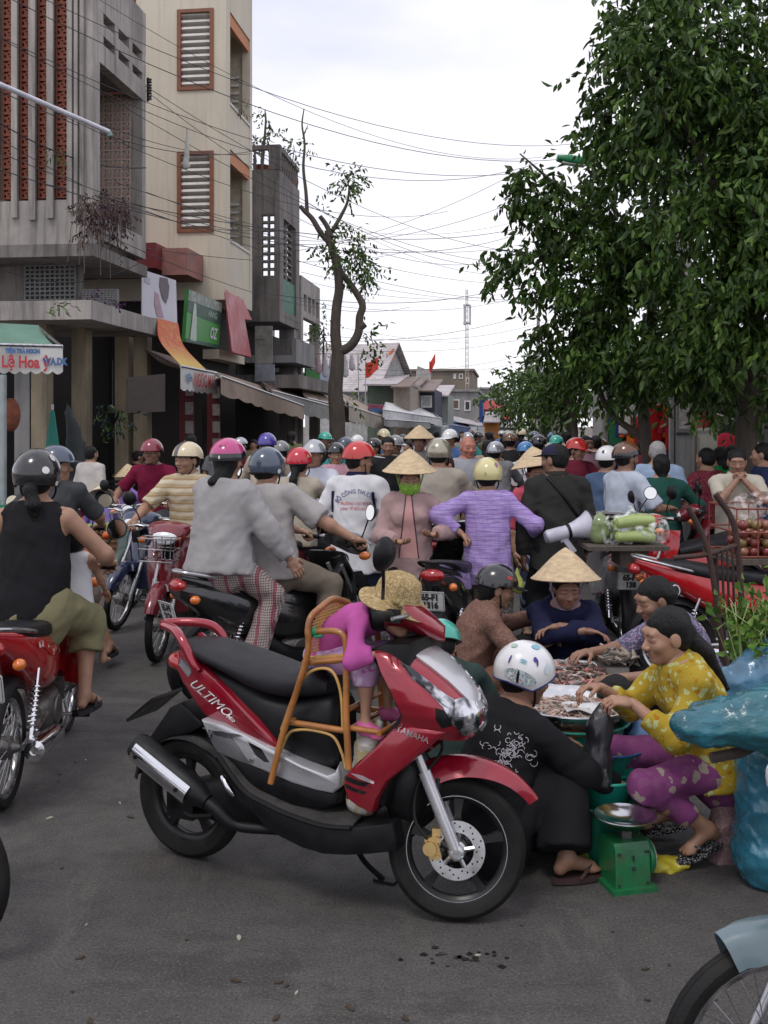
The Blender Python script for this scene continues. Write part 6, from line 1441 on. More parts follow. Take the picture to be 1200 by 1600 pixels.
def hv(px, py, r=0.0):
 y, z=hq(px, py, r);return Vector((r, y, z))
hero=thing('parked_scooter', 'glossy red scooter parked on its stand in the foreground with rattan child seat', 'scooter', HMid, HYAW)
WF, WR_, RW=(HFr-HMid).length, -(HRr-HMid).length, .252
BLKA=M('black_alloy', (.014, .014, .015), .35, .3, .2, 12)
def lampmat(name, c, dark):
 m, nt, b=_nt(name);b.inputs['Roughness'].default_value=.08;b.inputs['Metallic'].default_value=.9;b.inputs['Coat Weight'].default_value=1;b.inputs['Coat Roughness'].default_value=.03
 n=noise(nt, 16, 2);nt.links.new(mixc(nt, ramp(nt, n, .42, .58), dark, c), b.inputs['Base Color']);bumpn(nt, b, noise(nt, 26, 1), .35, .02);return m  # bright and dark mottling paints lens reflections into the colour
HLAMP=lampmat('headlamp_reflector', (.75, .75, .78), (.05, .05, .06));HHOUS=lampmat('headlamp_housing', (.6, .6, .64), (.03, .03, .035))
def inside(p, poly):
 c=False;n=len(poly)
 for i in range(n):
  a, b=poly[i], poly[(i+1)%n]
  if(a[1]>p[1])!=(b[1]>p[1]) and p[0]<(b[0]-a[0])*(p[1]-a[1])/(b[1]-a[1])+a[0]:c=not c
 return c
def resample(poly, step):
 out=[]
 for i in range(len(poly)):
  a, b=Vector(poly[i]), Vector(poly[(i+1)%len(poly)]);n=max(1, round((b-a).length/step))
  out+=[tuple(a+(b-a)*k/n) for k in range(n)]
 return out
def skin_panel(name, poly, bv, Mw, mat, parent, off=.004, thick=.006, step=5, mirror=True, grow=None):
 """A panel that lies on the surface bv, outlined by photo points as seen from the place the photo was taken."""
 b=resample(poly, step);xs=[p[0] for p in b];ys=[p[1] for p in b];inn=[]
 y=min(ys)+step/2
 while y<max(ys):
  x=min(xs)+step/2
  while x<max(xs):
   if inside((x, y), poly) and min((Vector((x, y))-Vector(q)).length for q in b)>step*.55:inn.append((x, y))
   x+=step
  y+=step
 V2=[Vector(p) for p in b+inn];n=len(b)
 r=delaunay_2d_cdt(V2, [(i, (i+1)%n) for i in range(n)], [], 1, 1e-5)
 Mi=Mw.inverted();o=Mi@Vector((0, 0, EYE));P3=[];keep={}
 for i, v in enumerate(r[0]):
  d=(Mi@P(v.x, v.y, 4.0)-o).normalized();h=bv.ray_cast(o, d)
  if h[0] is None:
   h=bv.find_nearest(o+d*4.0)
  keep[i]=(h[0], h[1] if h[1].dot(d)<0 else-h[1])
 inb=[f for f in r[2] if inside((sum(r[0][i].x for i in f)/3, sum(r[0][i].y for i in f)/3), poly)]
 top=[keep[i][0]+keep[i][1]*(off+(grow(r[0][i]) if grow else 0)) for i in range(len(r[0]))];bot=[keep[i][0]+keep[i][1]*(off-thick) for i in range(len(r[0]))]
 cnt={}
 fs=[]
 for f in inb:
  nn=(top[f[1]]-top[f[0]]).cross(top[f[2]]-top[f[0]])
  f=tuple(f) if nn.dot(keep[f[0]][1])>0 else tuple(f[::-1]);fs.append(f)
 ed={}
 for f in fs:
  for a, bb in zip(f, f[1:]+f[:1]):ed[(a, bb)]=1
 k=len(top);sk=[(bb, a, a+k, bb+k) for(a, bb) in ed if(bb, a) not in ed]
 K=MB();K.add(top+bot, fs+sk);o1=K.build(name, mat, parent)
 if mirror:
  K=MB();K.add([Vector((-p.x, p.y, p.z)) for p in top+bot], [f[::-1] for f in fs+sk]);K.build(name, mat, parent)
 return o1
def skin_text(name, s, c, size, ang, bv, Mw, mat, parent, bold=.01, shear=0, width=1, off=.003):
 """Lettering laid onto the surface bv, centred at photo point c."""
 me=text_mesh(s, size, bold, shear, width, 4);Mi=Mw.inverted();o=Mi@Vector((0, 0, EYE));ca, sa=math.cos(R(ang)), math.sin(R(ang))
 bm=bmesh.new();bm.from_mesh(me);bmesh.ops.triangulate(bm, faces=bm.faces)
 bmesh.ops.subdivide_edges(bm, edges=[e for e in bm.edges if e.calc_length()>size*.3], cuts=2, use_grid_fill=False);bm.to_mesh(me);bm.free()
 for v in me.vertices:
  x, y=v.co.x*ca-v.co.y*sa, v.co.x*sa+v.co.y*ca
  d=(Mi@P(c[0]+x, c[1]-y, 4.0)-o).normalized();h=bv.ray_cast(o, d)
  if h[0] is None:h=bv.find_nearest(o+d*4)
  nn=h[1] if h[1].dot(d)<0 else-h[1];v.co=h[0]+nn*off
 me.materials.append(mat);return obj(name, me, parent)
HMW=Matrix.Translation(HMid)@Matrix.Rotation(HYAW, 4, 'Z')
def hero_scooter():
 t=hero;steer_items=[]
 wheel(t, 'rear_wheel', (0, WR_, RW), RW, .044, False, BLKA, 48, .06)
 fw_=wheel(t, 'front_wheel', (0, WF, RW), RW, .037, False, BLKA, 56, .04);steer_items.append(fw_)
 K=MB();K.lathe([(.1825, .0262), (.185, .0262), (.185, .0275), (.1825, .0275)], (0, WF, RW), (1, 0, 0), 48, True);K.build('rim_edge', STEEL, fw_)
 c=Vector((.052, WF, RW));K=MB()
 vs, fs=[], []
 K.lathe([(.062, 0), (.103, 0), (.103, .004), (.062, .004)], c, (1, 0, 0), 48, True)
 for i in range(5):
  a=2*math.pi*i/5+.2
  d0=Vector((0, math.cos(a), math.sin(a)));K.tube([c+d0*.03+Vector((.002, 0, 0)), c+d0*.064+Vector((.002, 0, 0))], .0085, 6)
 K.lathe([(.001, .012), (.026, .012), (.034, .004), (.034, 0)], c, (1, 0, 0), 20)
 dk=K.build('brake_disc', ALU, fw_, angle=30);K=MB()
 for i in range(30):
  a=2*math.pi*i/30;r_=(.072, .083, .094)[i%3];cc=c+Vector((.0042, math.cos(a)*r_, math.sin(a)*r_));K.cyl(cc, cc+Vector((.0006, 0, 0)), .0036, .0036, 8)
 K.build('disc_holes', BLACKP, dk)
 ax=Vector((0, -math.sin(R(25)), math.cos(R(25))));piv=Vector((0, WF-.02, RW))+ax*.35
 K=MB()
 for sx in(-1, 1):
  b=Vector((sx*.088, WF, RW));tp=b+ax*.5+Vector((0, -.0, 0));K.cyl(b-ax*.02, b+ax*.3, .022, .024, 14);K.cyl(b+ax*.3, tp, .0155, .0155, 12);K.ell(b, (.024, .03, .03), 12, 8)
 fk=K.build('fork', SILV, t);steer_items.append(fk)
 K=MB();K.cyl((.1, WF, RW), (.125, WF, RW), .012, .012, 8);K.cyl((.08, WF, RW), (.118, WF, RW), .018, .016, 6);K.build('axle_nut', STEEL, fk)
 K=MB();q=Vector((.075, WF-.085, RW+.012));K.box(q, (.05, .045, .075), M=Matrix.Rotation(R(18), 3, 'X'));K.cyl(q+Vector((.02, -.012, .0)), q+Vector((.045, -.012, 0)), .026, .024, 16);K.box(q+Vector((0, .01, .045)), (.03, .03, .04));K.cyl(q+Vector((.026, .018, .03)), q+Vector((.036, .018, .03)), .009, .009, 8);K.cyl(q+Vector((.026, .018, -.03)), q+Vector((.036, .018, -.03)), .009, .009, 8)
 K.build('brake_caliper', GOLD, fk)
 K=MB();K.tube(bez([q+Vector((.03, -.02, .03)), q+Vector((.02, -.07, .1)), q+Vector((.0, -.06, .22)), q+Vector((-.02, .02, .34)), q+Vector((-.03, -.04, .45))], 5), .006, 8);K.build('brake_hose', RUBBER, fk)
 K=MB();cf=Vector((0, WF, RW))
 def ff(u, v):
  a=R(120-87*u);x=(v-.5)*2;wd=.074*(1-.74*max(0, (u-.5)/.5)**1.5);r_=RW+.05+.02*(1-x*x)-.14*max(0, abs(x)-.5)*(1-.75*u)+.03*u*u-.03*max(0, u-.8)
  return cf+Vector((x*wd, math.cos(a)*r_, math.sin(a)*r_))
 K.grid(ff, 26, 14, .004);fen=K.build('front_fender', RED, t);steer_items.append(fen)
 K=MB()
 for sx in(-1, 1):K.tube([cf+ax*.2+Vector((sx*.085, .0, 0)), cf+ax*.27+Vector((sx*.06, .04, .0))], .014, 8)
 K.build('fender_stay', BLACKP, fen)
# ------ seat
 def wid(u):return .075+.075*math.sin(math.pi*min(1, .12+u*.75))
 tops=[(287, 1004), (319, 1001), (370, 1018), (415, 1033), (455, 1045), (497, 1046), (521, 1058)]
 bots=[(289, 1014), (313, 1036), (352, 1056), (398, 1084), (450, 1098), (497, 1100), (521, 1096)]
 secs=[]
 for i, (a, b) in enumerate(zip(tops, bots)):
  y0, z1=hq(a[0], a[1], .03);_, z0=hq(a[0], b[1], .13);secs.append((y0, (z0+z1)/2, (.085, .125, .15, .15, .13, .105, .085)[i], max(.012, (z1-z0)/2)))
 secs.sort();K=MB();K.rings(loft(secs, 28, 3.0, 5));st=K.build('seat', SEATM, t)
 K=MB();yF=hq(527, 1150, .08)[0]
 K.rings(loft([(hq(300, 1050, .1)[0], hq(300, 1045, .1)[1], .08, .03), (hq(370, 1090, .12)[0], hq(370, 1090, .12)[1], .12, .07), (hq(440, 1150, .12)[0], hq(440, 1145, .12)[1], .125, .125), (yF-.05, hq(515, 1150, .1)[1], .11, .15), (yF, hq(527, 1150, .08)[1], .075, .13)], 24, 3.2, 5))
 K.build('under_seat_cover', BLACKP, t)
# ------ red tail panels
 tail=[(261, 1031), (263, 1003), (300, 1040), (330, 1062), (358, 1085), (398, 1123), (420, 1150), (436, 1172), (432, 1176), (381, 1147), (347, 1131), (313, 1122), (292, 1099), (270, 1072), (259, 1052)]
 tp=[hq(a, b, .15) for a, b in tail];ymin, ymax=min(p[0] for p in tp), max(p[0] for p in tp)
 rf=lambda y, z:-.075*max(0, 1-(y-ymin)/(ymax-ymin)*1.35)**1.3-.02*max(0, (y-ymin)/(ymax-ymin)-.8)/.2
 pan=None
 for sg in(1, -1):
  K=MB();K.prism(tp, sg*.12, sg*.158, .012, rf);o=K.build('tail_panel', RED, t);pan=pan or o
 bvp=bvh_of(pan.data)
 skin_text('lettering', 'ULTIMO', (329, 1090), 19, -41, bvp, HMW, WHITEP, pan, .02, .35, 1.15)
 skin_text('lettering', 'Mio', (361, 1122), 9, -36, bvp, HMW, WHITEP, pan, .02, .35, 1.1)
 skin_panel('side_reflector', [(264, 1018), (272, 1016), (300, 1050), (295, 1058)], bvp, HMW, M('grey_trim', (.2, .2, .21), .3), pan, .003, .005, 5)
 K=MB()
 pts=[hv(301, 1035, .13), hv(286, 1003, .125), hv(274, 985, .09)]
 apex=Vector((0, hq(262, 985, 0)[0]-.02, pts[2].z+.003))
 full=pts+[apex]+[Vector((-p.x, p.y, p.z)) for p in pts[::-1]]+[Vector((-.12, pts[0].y+.14, pts[0].z-.035))]
 full=[Vector((.12, pts[0].y+.02, pts[0].z-.03))]+full
 K.tube(bez(full, 6), .0195, 10);K.build('grab_rail', RED, t)
 ta=hq(266, 1020, 0)
 K=MB();K.rings(loft([(ta[0]+.02, ta[1]-.02, .04, .02), (ta[0]+.05, ta[1]-.02, .07, .035), (ta[0]+.13, ta[1]-.03, .09, .035)], 18, 2.6));K.build('tail_light', LENS_R, t)
# ------ silver lower side panels
 sil=[(313, 1125), (347, 1133), (381, 1148), (434, 1177), (470, 1196), (505, 1215), (515, 1212), (521, 1197), (524, 1218), (523, 1235), (512, 1245), (490, 1237), (455, 1224), (404, 1202), (370, 1189), (339, 1176), (327, 1156)]
 sp_=[hq(a, b, .17) for a, b in sil];o=None
 rf2=lambda y, z:-.035*max(0, (y-(yF-.12))/.14)**1.5 if y>yF-.12 else 0
 for sg in(1, -1):
  K=MB();K.prism(sp_, sg*.1, sg*.168, .009, rf2);x_=K.build('lower_side_panel', SILV, t);o=o or x_
 bvs=bvh_of(o.data)
 skin_panel('panel_inset', [(320, 1138), (360, 1150), (372, 1165), (392, 1194), (372, 1187), (341, 1174), (329, 1155)], bvs, HMW, DGREY, o, .004, .006, 6)
 skin_panel('air_slot', [(387, 1158), (408, 1170), (421, 1191), (413, 1190), (399, 1179)], bvs, HMW, BLACKP, o, .002, .004, 5)
 for p in((329, 1145), (393, 1188)):
  K=MB();h=hv(p[0], p[1], .17);K.cyl(h-Vector((.003, 0, 0)), h+Vector((.006, 0, 0)), .009, .008, 10);K.build('bolt', STEEL, o)
# ------ floor and belly
 edge=bez([hv(341, 1181, .192), hv(362, 1212, .195), hv(386, 1240, .196), hv(420, 1259, .197), (.197, )+hq(451, 1273, .197), (.195, )+hq(503, 1290, .195), (.19, )+hq(548, 1294, .19)], 5)
 fp=[(p.y, p.z) for p in edge]+[hq(a, b, .19) for a, b in((575, 1292), (606, 1290), (612, 1318), (612, 1336), (575, 1338), (540, 1338), (503, 1336), (470, 1326), (440, 1311), (416, 1298), (392, 1268), (365, 1240), (346, 1206))]
 K=MB();K.prism(fp, -.165, .188, .012, lambda y, z:-.03*max(0, (y-.25)/.2));fb=K.build('belly_cover', BLACKP, t)
 K=MB();K.tube(edge, .01, 8);K.build('floor_edge_trim', BLACKP, fb)
 K=MB();ne=len(edge)-1
 K.grid(lambda u, v:Vector((.186-.34*v, edge[min(ne, int(u*ne+.5))].y, edge[min(ne, int(u*ne+.5))].z+.006+.012*min(1, v*5))), ne, 8, .006);fm=K.build('floor_mat', MATT, fb)
 if fm.data.polygons[10].normal.z<0:fm.data.flip_normals()
 low=[(330, 1165), (370, 1186), (404, 1200), (455, 1222), (512, 1243), (524, 1240), (521, 1262), (500, 1268), (455, 1258), (404, 1236), (366, 1212)]
 K=MB();K.prism([hq(a, b, .15) for a, b in low], -.14, .15, .012, rf2);K.build('under_panel', BLACKP, t)
# ------ nose shell
 fr_=[(640, 1004), (662, 1013), (690, 1034), (715, 1058), (737, 1086), (750, 1110), (751, 1132), (738, 1151)]
 re_=[(581, 1014), (580, 1022), (595, 1050), (610, 1075), (622, 1100), (628, 1118), (622, 1132), (610, 1145)]
 rows=[]
 for(a, b), (c_, d) in zip(fr_, re_):
  y1, z1=hq(a, b, 0);y0, z0=hq(c_, d, .19);rows.append((y0, z0, y1, z1))
 wds=(.12, .165, .19, .2, .2, .19, .175, .15);nv=len(rows)
 def nose(t_, v):
  i=min(int(v*(nv-1)), nv-2);f=v*(nv-1)-i;A=[rows[i][k]*(1-f)+rows[i+1][k]*f for k in range(4)];w=wds[i]*(1-f)+wds[i+1]*f
  ang=t_*math.pi/2;e=2/2.35;x=w*math.copysign(abs(math.sin(ang))**e, t_);c_=abs(math.cos(ang))**e
  return Vector((x, A[0]+(A[2]-A[0])*c_, A[1]+(A[3]-A[1])*c_))
 K=MB();K.grid(lambda u, v:nose(2*u-1, v), 44, 28, .006);ns=K.build('front_cowl', RED, t)
 if sum((ns.data.polygons[600].normal[i]*(0, 1, 0)[i] for i in range(3)))<0:ns.data.flip_normals()
 bvn=bvh_of(ns.data)
 K=MB();K.grid(lambda u, v:nose((u*2-1)*(.42-.34*v), v*.72)+Vector((0, .006, .006)), 16, 22, .008);sn=K.build('nose_panel', SILV, ns)
 if sn.data.polygons[100].normal.y<0:sn.data.flip_normals()
 head_poly=[(625, 1035), (642, 1043), (668, 1064), (695, 1085), (716, 1098), (742, 1104), (748, 1118), (745, 1140), (738, 1150), (722, 1146), (707, 1132), (692, 1106), (668, 1080), (645, 1062)]
 skin_panel('headlight_housing', head_poly, bvn, HMW, HHOUS, ns, .004, .008, 5)
 skin_panel('headlight', [(708, 1096), (720, 1092), (740, 1100), (746, 1116), (743, 1138), (735, 1148), (720, 1144), (708, 1130)], bvn, HMW, HLAMP, ns, .014, .014, 4)
 skin_panel('turn_signal', [(630, 1040), (645, 1047), (672, 1070), (698, 1092), (704, 1108), (690, 1100), (668, 1078), (646, 1060)], bvn, HMW, HHOUS, ns, .009, .008, 5)
 skin_panel('cowl_shadow_gap', [(680, 1106), (700, 1112), (706, 1134), (690, 1138), (681, 1124)], bvn, HMW, BLACKP, ns, .002, .004, 5)  # black panel laid on the cowl stands in for a shadowed gap
 wing=[(612, 1141), (640, 1136), (672, 1143), (690, 1150), (680, 1157), (659, 1176), (632, 1200), (604, 1222), (588, 1250), (581, 1271), (560, 1262), (543, 1249), (537, 1230), (538, 1212), (560, 1190), (588, 1165)]
 wp=[hq(a, b, .185) for a, b in wing];wg=None
 ym=max(p[0] for p in wp)
 for sg in(1, -1):
  K=MB();K.prism(wp, sg*.13, sg*.19, .014, lambda y, z:-.05*max(0, 1-(ym-y)/.2)**2);x_=K.build('leg_shield_wing', RED, t);wg=wg or x_
 bvw=bvh_of(wg.data)
 skin_text('lettering', 'YAMAHA', (645, 1148), 13, -21, bvw, HMW, M('grey_letter', (.45, .4, .42), .4, .3), wg, .03, .0, 1.0)
 for k, (col, pts) in enumerate(((M('grey_letter'), [(548, 1208), (566, 1212), (585, 1222), (584, 1225), (562, 1217)]), (BLACKP, [(541, 1212), (560, 1220), (578, 1224), (570, 1226), (580, 1231), (556, 1226), (541, 1219)]), (BLACKP, [(540, 1224), (555, 1232), (574, 1238), (566, 1241), (552, 1236), (541, 1231)]))):
  skin_panel('side_graphic', pts, bvw, HMW, col, wg, .002, .003, 4)
 K=MB();inn=[(575, 1016), (600, 1006), (640, 1006), (640, 1040), (660, 1090), (650, 1140), (620, 1190), (600, 1262), (540, 1250), (536, 1215), (604, 1146), (624, 1118), (606, 1078)]
 K.prism([hq(a, b, .15) for a, b in inn], -.135, .15, .012);K.build('inner_leg_shield', BLACKP, t)
 K=MB();cb=Vector((0, WF-.19, RW+.2));K.ell(cb, (.11, .1, .16), 16, 10);K.build('wheel_arch', BLACKP, t)
# ------ handlebar cowl
 yT, zT=hq(632, 968, 0)
 up_=loft([(yT-.13, zT-.005, .1, .05), (yT-.07, zT+.018, .15, .062), (yT+.0, zT+.012, .165, .066), (yT+.07, zT-.02, .125, .055), (yT+.14, zT-.055, .05, .03)], 24, 2.3, 6)
 K=MB();K.rings(up_);cw=K.build('handlebar_cowl', RED, t);steer_items.append(cw)
 K=MB();K.rings(loft([(yT-.165, zT-.012, .09, .035), (yT-.125, zT-.005, .125, .052), (yT-.09, zT+.0, .13, .055)], 20, 2.6));K.build('dial_panel', BLACKP, cw)
 K=MB();K.rings(loft([(yT-.05, zT-.1, .06, .05), (yT-.02, zT-.08, .07, .06), (yT+.03, zT-.07, .06, .05)], 16, 2.4));K.build('steering_neck', BLACKP, cw)
 K=MB()
 for sx in(-1, 1):K.tube(bez([(sx*.12, yT-.03, zT), (sx*.2, yT-.045, zT+.008), (sx*.36, yT-.09, zT+.0)], 5), .012, 10)
 hb=K.build('handlebar', STEEL, cw)
 for sx in(-1, 1):
  K=MB()
  d=Vector((sx*.96, -.26, -.03));K.lathe([(.019, 0), (.021, .008), (.019, .016), (.0185, .1), (.023, .108), (.023, .116), (.015, .122)], (sx*.25, yT-.058, zT+.007), d, 16)
  K.box((sx*.19, yT-.045, zT+.006), (.07, .05, .05));K.build('grip', BLACKP, hb)
  for sx in(-1, 1):K=MB();K.tube(bez([(sx*.19, yT+.0, zT+.012), (sx*.26, yT+.005, zT+.01), (sx*.36, yT-.04, zT-.002)], 4), .0075, 8);K.build('brake_lever', ALU, hb)
 A=Matrix.Translation(piv)@Matrix.Rotation(R(24), 4, ax)@Matrix.Translation(-piv);Ai=A.inverted()
 b0, mc=Ai@hv(598, 937, .17), Ai@hv(600, 866, .2)
 K=MB();K.tube(bez([b0, b0+Vector((.0, .0, .05)), mc-Vector((0, 0, .05))], 5), .0065, 8);mo=K.build('mirror', BLACKP, cw)
 axm=(Ai.to_3x3()@Vector((-.12, -1, .12))).normalized();K=MB()
 K.lathe([(.001, -.034), (.035, -.028), (.056, -.012), (.064, .0), (.064, .006), (.056, .006)], mc, axm, 24);K.build('mirror_shell', BLACKP, mo)
 K=MB();K.lathe([(.001, .0065), (.056, .0065), (.056, .005)], mc, axm, 24);K.build('mirror_glass', MIRROR, mo)
# ------ muffler, engine, rear mudguard, stand
 a, b=hv(212, 1162, .2), hv(318, 1248, .2)
 K=MB();d=(b-a);L=d.length;d.normalize()
 K.lathe([(.02, -.002), (.048, .002), (.056, .02), (.058, .06), (.058, L-.1), (.05, L-.03), (.03, L+.02), (.001, L+.025)], a, d, 26);mf=K.build('muffler', BLACKP, t)
 u=d.cross(Vector((1, 0, 0))).normalized();K=MB()
 def shf(p, q_):
  an=R(-38+76*q_);ll=.03+(L-.08)*p;e=Vector((1, 0, 0))*math.cos(an)+u*-math.sin(an);return a+d*ll+e*(.066-.004*abs(q_-.5))
 K.grid(shf, 10, 8, .004);hs=K.build('muffler_shield', CHROME, mf)
 if hs.data.polygons[20].normal.x<0:hs.data.flip_normals()
 for p in(.1, .85):
  K=MB();cc=a+d*(.03+(L-.08)*p)+Vector((.066, 0, 0));K.cyl(cc, cc+Vector((.005, 0, 0)), .01, .009, 10);K.build('bolt', BLACKP, mf)
 K=MB();K.tube(bez([b-d*.05, b+d*.06+Vector((-.01, 0, -.01)), hv(370, 1290, .17), hv(430, 1296, .13), hv(470, 1300, .06)], 5), [.026]*10+[.02]*11, 12);K.build('exhaust_pipe', BLACKP, mf)
 K=MB();K.rings(loft([(WR_-.02, RW, .07, .06), (WR_+.12, RW+.02, .085, .085), (WR_+.3, RW+.03, .11, .11), (WR_+.45, RW+.02, .1, .08)], 18, 3));K.bx(.06, .12, WR_-.03, WR_+.1, RW-.05, RW+.05)
 en=K.build('engine', BLACKP, t);K=MB();K.tube(bez([hv(347, 1213, .15), hv(356, 1229, .16), hv(366, 1243, .155)], 5), [.011, .014, .016, .016, .016, .016, .016, .014, .014, .012, .01], 10);K.build('carburettor_pipe', CHROME, en)
 K=MB();K.cyl((.09, WR_, RW), (.12, WR_, RW), .03, .024, 12);K.tube([(.1, WR_+.02, RW-.02), (.12, WR_+.1, RW-.03), (.12, WR_+.2, RW-.01)], .012, 8);K.build('axle', BLACKP, en)
 K=MB();K.prism([hq(x, y, .06) for x, y in((226, 1162), (264, 1106), (282, 1098), (312, 1126), (318, 1134), (296, 1146), (268, 1152), (244, 1168))], -.06, .06, .01);mg=K.build('rear_mudguard', BLACKP, t)
 K=MB();pl0, pl1=hv(222, 1117, 0), hv(262, 1084, 0)
 dd=(pl1-pl0).normalized();K.box((pl0+pl1)/2, (.2, (pl1-pl0).length, .012), M=Matrix.Rotation(math.atan2(dd.z, dd.y), 3, 'X'));K.build('license_plate_holder', BLACKP, mg)
 fd=fender(t, 'rear_hugger', (0, WR_, RW), RW+.018, 50, 170, .06, BLACKP, .012, .02)
 K=MB();s0=hv(548, 1328, 0);K.tube(bez([s0+Vector((-.02, 0, .02)), Vector((-.08, s0 .y+.02, .09)), Vector((-.14, s0 .y+.07, .008))], 5), .011, 8);K.box((-.145, s0 .y+.08, .006), (.05, .09, .012));K.build('side_stand', BLACKP, t)
 for o in steer_items:o.matrix_local=A
hero_scooter()
# ------ rattan child seat, standing on the scooter's floor
RATT=M('rattan_cane', (.38, .15, .035), .38, 0, .28, 9, stain=.35, stain_col=(.1, .035, .01), stain_scale=14, coat=.35)
RATL=M('rattan_light', (.55, .33, .1), .45, 0, .2, 12)
def child_chair():
 t=thing('child_chair', 'tall rattan child chair with woven arched back standing on the red scooter', 'chair', HMid, HYAW);rr=.0125
 side=.135
 def pt(px, py, r):return hv(px, py, r)
 nb=[pt(423, 1224, .2), pt(441, 1150, .185), pt(462, 1085, .17), pt(479, 1030, .17), pt(482, 1000, .165), pt(481, 985, .165)]
 fbk=[Vector((-p.x+.02, p.y, p.z)) for p in nb]
 top=pt(500, 950, .09);tz=top.z;ty=top.y-.0
 arch=[Vector((.15, (nb[-1].y+ty)/2, (nb[-1].z+tz)/2+.012)), Vector((.09, ty, tz)), Vector((0, ty, tz+.02)), Vector((-.09, ty, tz)), Vector((-.15, (nb[-1].y+ty)/2, (nb[-1].z+tz)/2+.012))]
 K=MB();K.tube(bez(nb+arch+fbk[::-1], 6), rr, 12);bf=K.build('back_frame', RATT, t)
 for sg in(1, -1):
  fr_=[pt(545, 1202, .17), pt(541, 1120, .155), pt(541, 1060, .145), pt(541, 1015, .14), pt(536, 993, .14), pt(520, 986, .14), pt(490, 987, .14), pt(481, 990, .14)]
  if sg<0:fr_=[Vector((-p.x+.02, p.y, p.z)) for p in fr_]
  K=MB();K.tube(bez(fr_, 6), rr, 12);K.build('arm_and_front_leg', RATT, t)
  for(a, b, rad, nm) in(((474, 1036), (541, 1030), .0115, 'seat_rail'), ((453, 1128), (541, 1142), .0115, 'side_stretcher')):
   K=MB();K.tube([Vector((sg*.15, pt(*a, .15).y, pt(*a, .15).z)), Vector((sg*.15, pt(*b, .15).y, pt(*b, .15).z))], rad, 10);K.build(nm, RATT, t)
  for pts in(((440, 1140), (462, 1080), (482, 1052), (505, 1044), (522, 1052), (533, 1085), (536, 1138)), ((426, 1216), (448, 1152), (468, 1140), (500, 1143), (522, 1152), (534, 1175), (541, 1200))):
   K=MB();K.tube(bez([Vector((sg*.152+(.0 if sg>0 else .0), pt(a, b, .15).y, pt(a, b, .15).z)) for a, b in pts], 5), .0055, 8);K.build('cane_arch', RATL, t)
 for p in((474, 1036), (541, 1030), (541, 1142), (453, 1128), (541, 1110)):
  q=pt(*p, .15);K=MB();K.tube([(-.145, q.y, q.z), (.145, q.y, q.z)], .0105, 10);K.build('cross_bar', RATT, t)
 q0, q1=pt(541, 1112, .15), pt(600, 1108, .1)
 for zz, y1 in((pt(541, 1142, .15).z, pt(600, 1145, .1).y), ):
  for x in(-.12, .14):K=MB();K.tube([(x, q0 .y, zz+.01), (x, q0 .y+.14, zz+.01)], .0105, 10);K.build('foot_bar', RATT, t)
  K=MB();K.tube([(-.14, q0 .y+.14, zz+.01), (.16, q0 .y+.14, zz+.01)], .0105, 10);K.build('foot_bar', RATT, t)
 qa, qb=pt(474, 1036, .15), pt(541, 1030, .15)
 K=MB();K.grid(lambda u, v:(-.135+.27*v, qa.y+(qb.y-qa.y)*u, qa.z+(qb.z-qa.z)*u+.008), 6, 6, .008);K.build('seat', RATL, t)
 K=MB();z0, z1=nb[3].z+.02, tz+.005;y0, y1=nb[4].y-.0, ty
 def hwz(z):return .155*math.sqrt(max(.02, 1-(max(0, z-nb[4].z)/(tz+.02-nb[4].z))**2.2))
 n=15
 for i in range(n):
  z=z0+(z1-z0)*i/(n-1);y=y0+(y1-y0)*max(0, (z-nb[4].z)/(tz-nb[4].z));w=hwz(z)
  K.tube([(-w, y, z), (w, y, z)], .003, 4)
 for i in range(19):
  x=-.148+.296*i/18;zz=[z for z in[z0+(z1-z0)*k/24 for k in range(25)] if abs(x)<hwz(z)]
  if len(zz)>1:K.tube([(x, y0+(y1-y0)*max(0, (z-nb[4].z)/(tz-nb[4].z)), z) for z in(zz[0], zz[len(zz)//2], zz[-1])], .0032, 4)
 K.build('woven_back', RATL, bf)
 K=MB()
 for sg, nmz in((1, 0), ):
  c=pt(486, 988, .14);d=(pt(500, 986, .14)-c).normalized()
  for k in range(5):K.lathe([(.015, -.004), (.018, 0), (.015, .004)], c+d*(k*.008-.008), d, 10)
  K.tube([c, c+Vector((.01, .03, -.012)), c+Vector((.012, .055, -.006))], .006, 6)
 K.build('ribbon_tie', M('green_ribbon', (.01, .25, .1), .5), t)
 return t
child_chair()
S_=SDF();b0=hv(566, 1248, .03)
S_.cone(b0+Vector((0, -.01, .0)), b0+Vector((0, .04, .2)), .06, .05, k=.04);S_.cone(b0+Vector((.05, .02, .02)), b0+Vector((.04, .05, .22)), .05, .035, k=.04);S_.cone(b0+Vector((.02, .05, .2)), b0+Vector((.02, .08, .3)), .05, .02, k=.04)
bag=soft('cloth_bag', S_, .012, PM('bag_print', 'speckle', (.55, .47, .26), (.62, .6, .56), (.4, .2, .18), 4, .7), None, 1, wr=.016, seed=4)
bag.location=HMid;bag.rotation_euler=(0, 0, HYAW)
tag(bag, 'crumpled cream bag wedged in the footwell of the red scooter', 'bag')
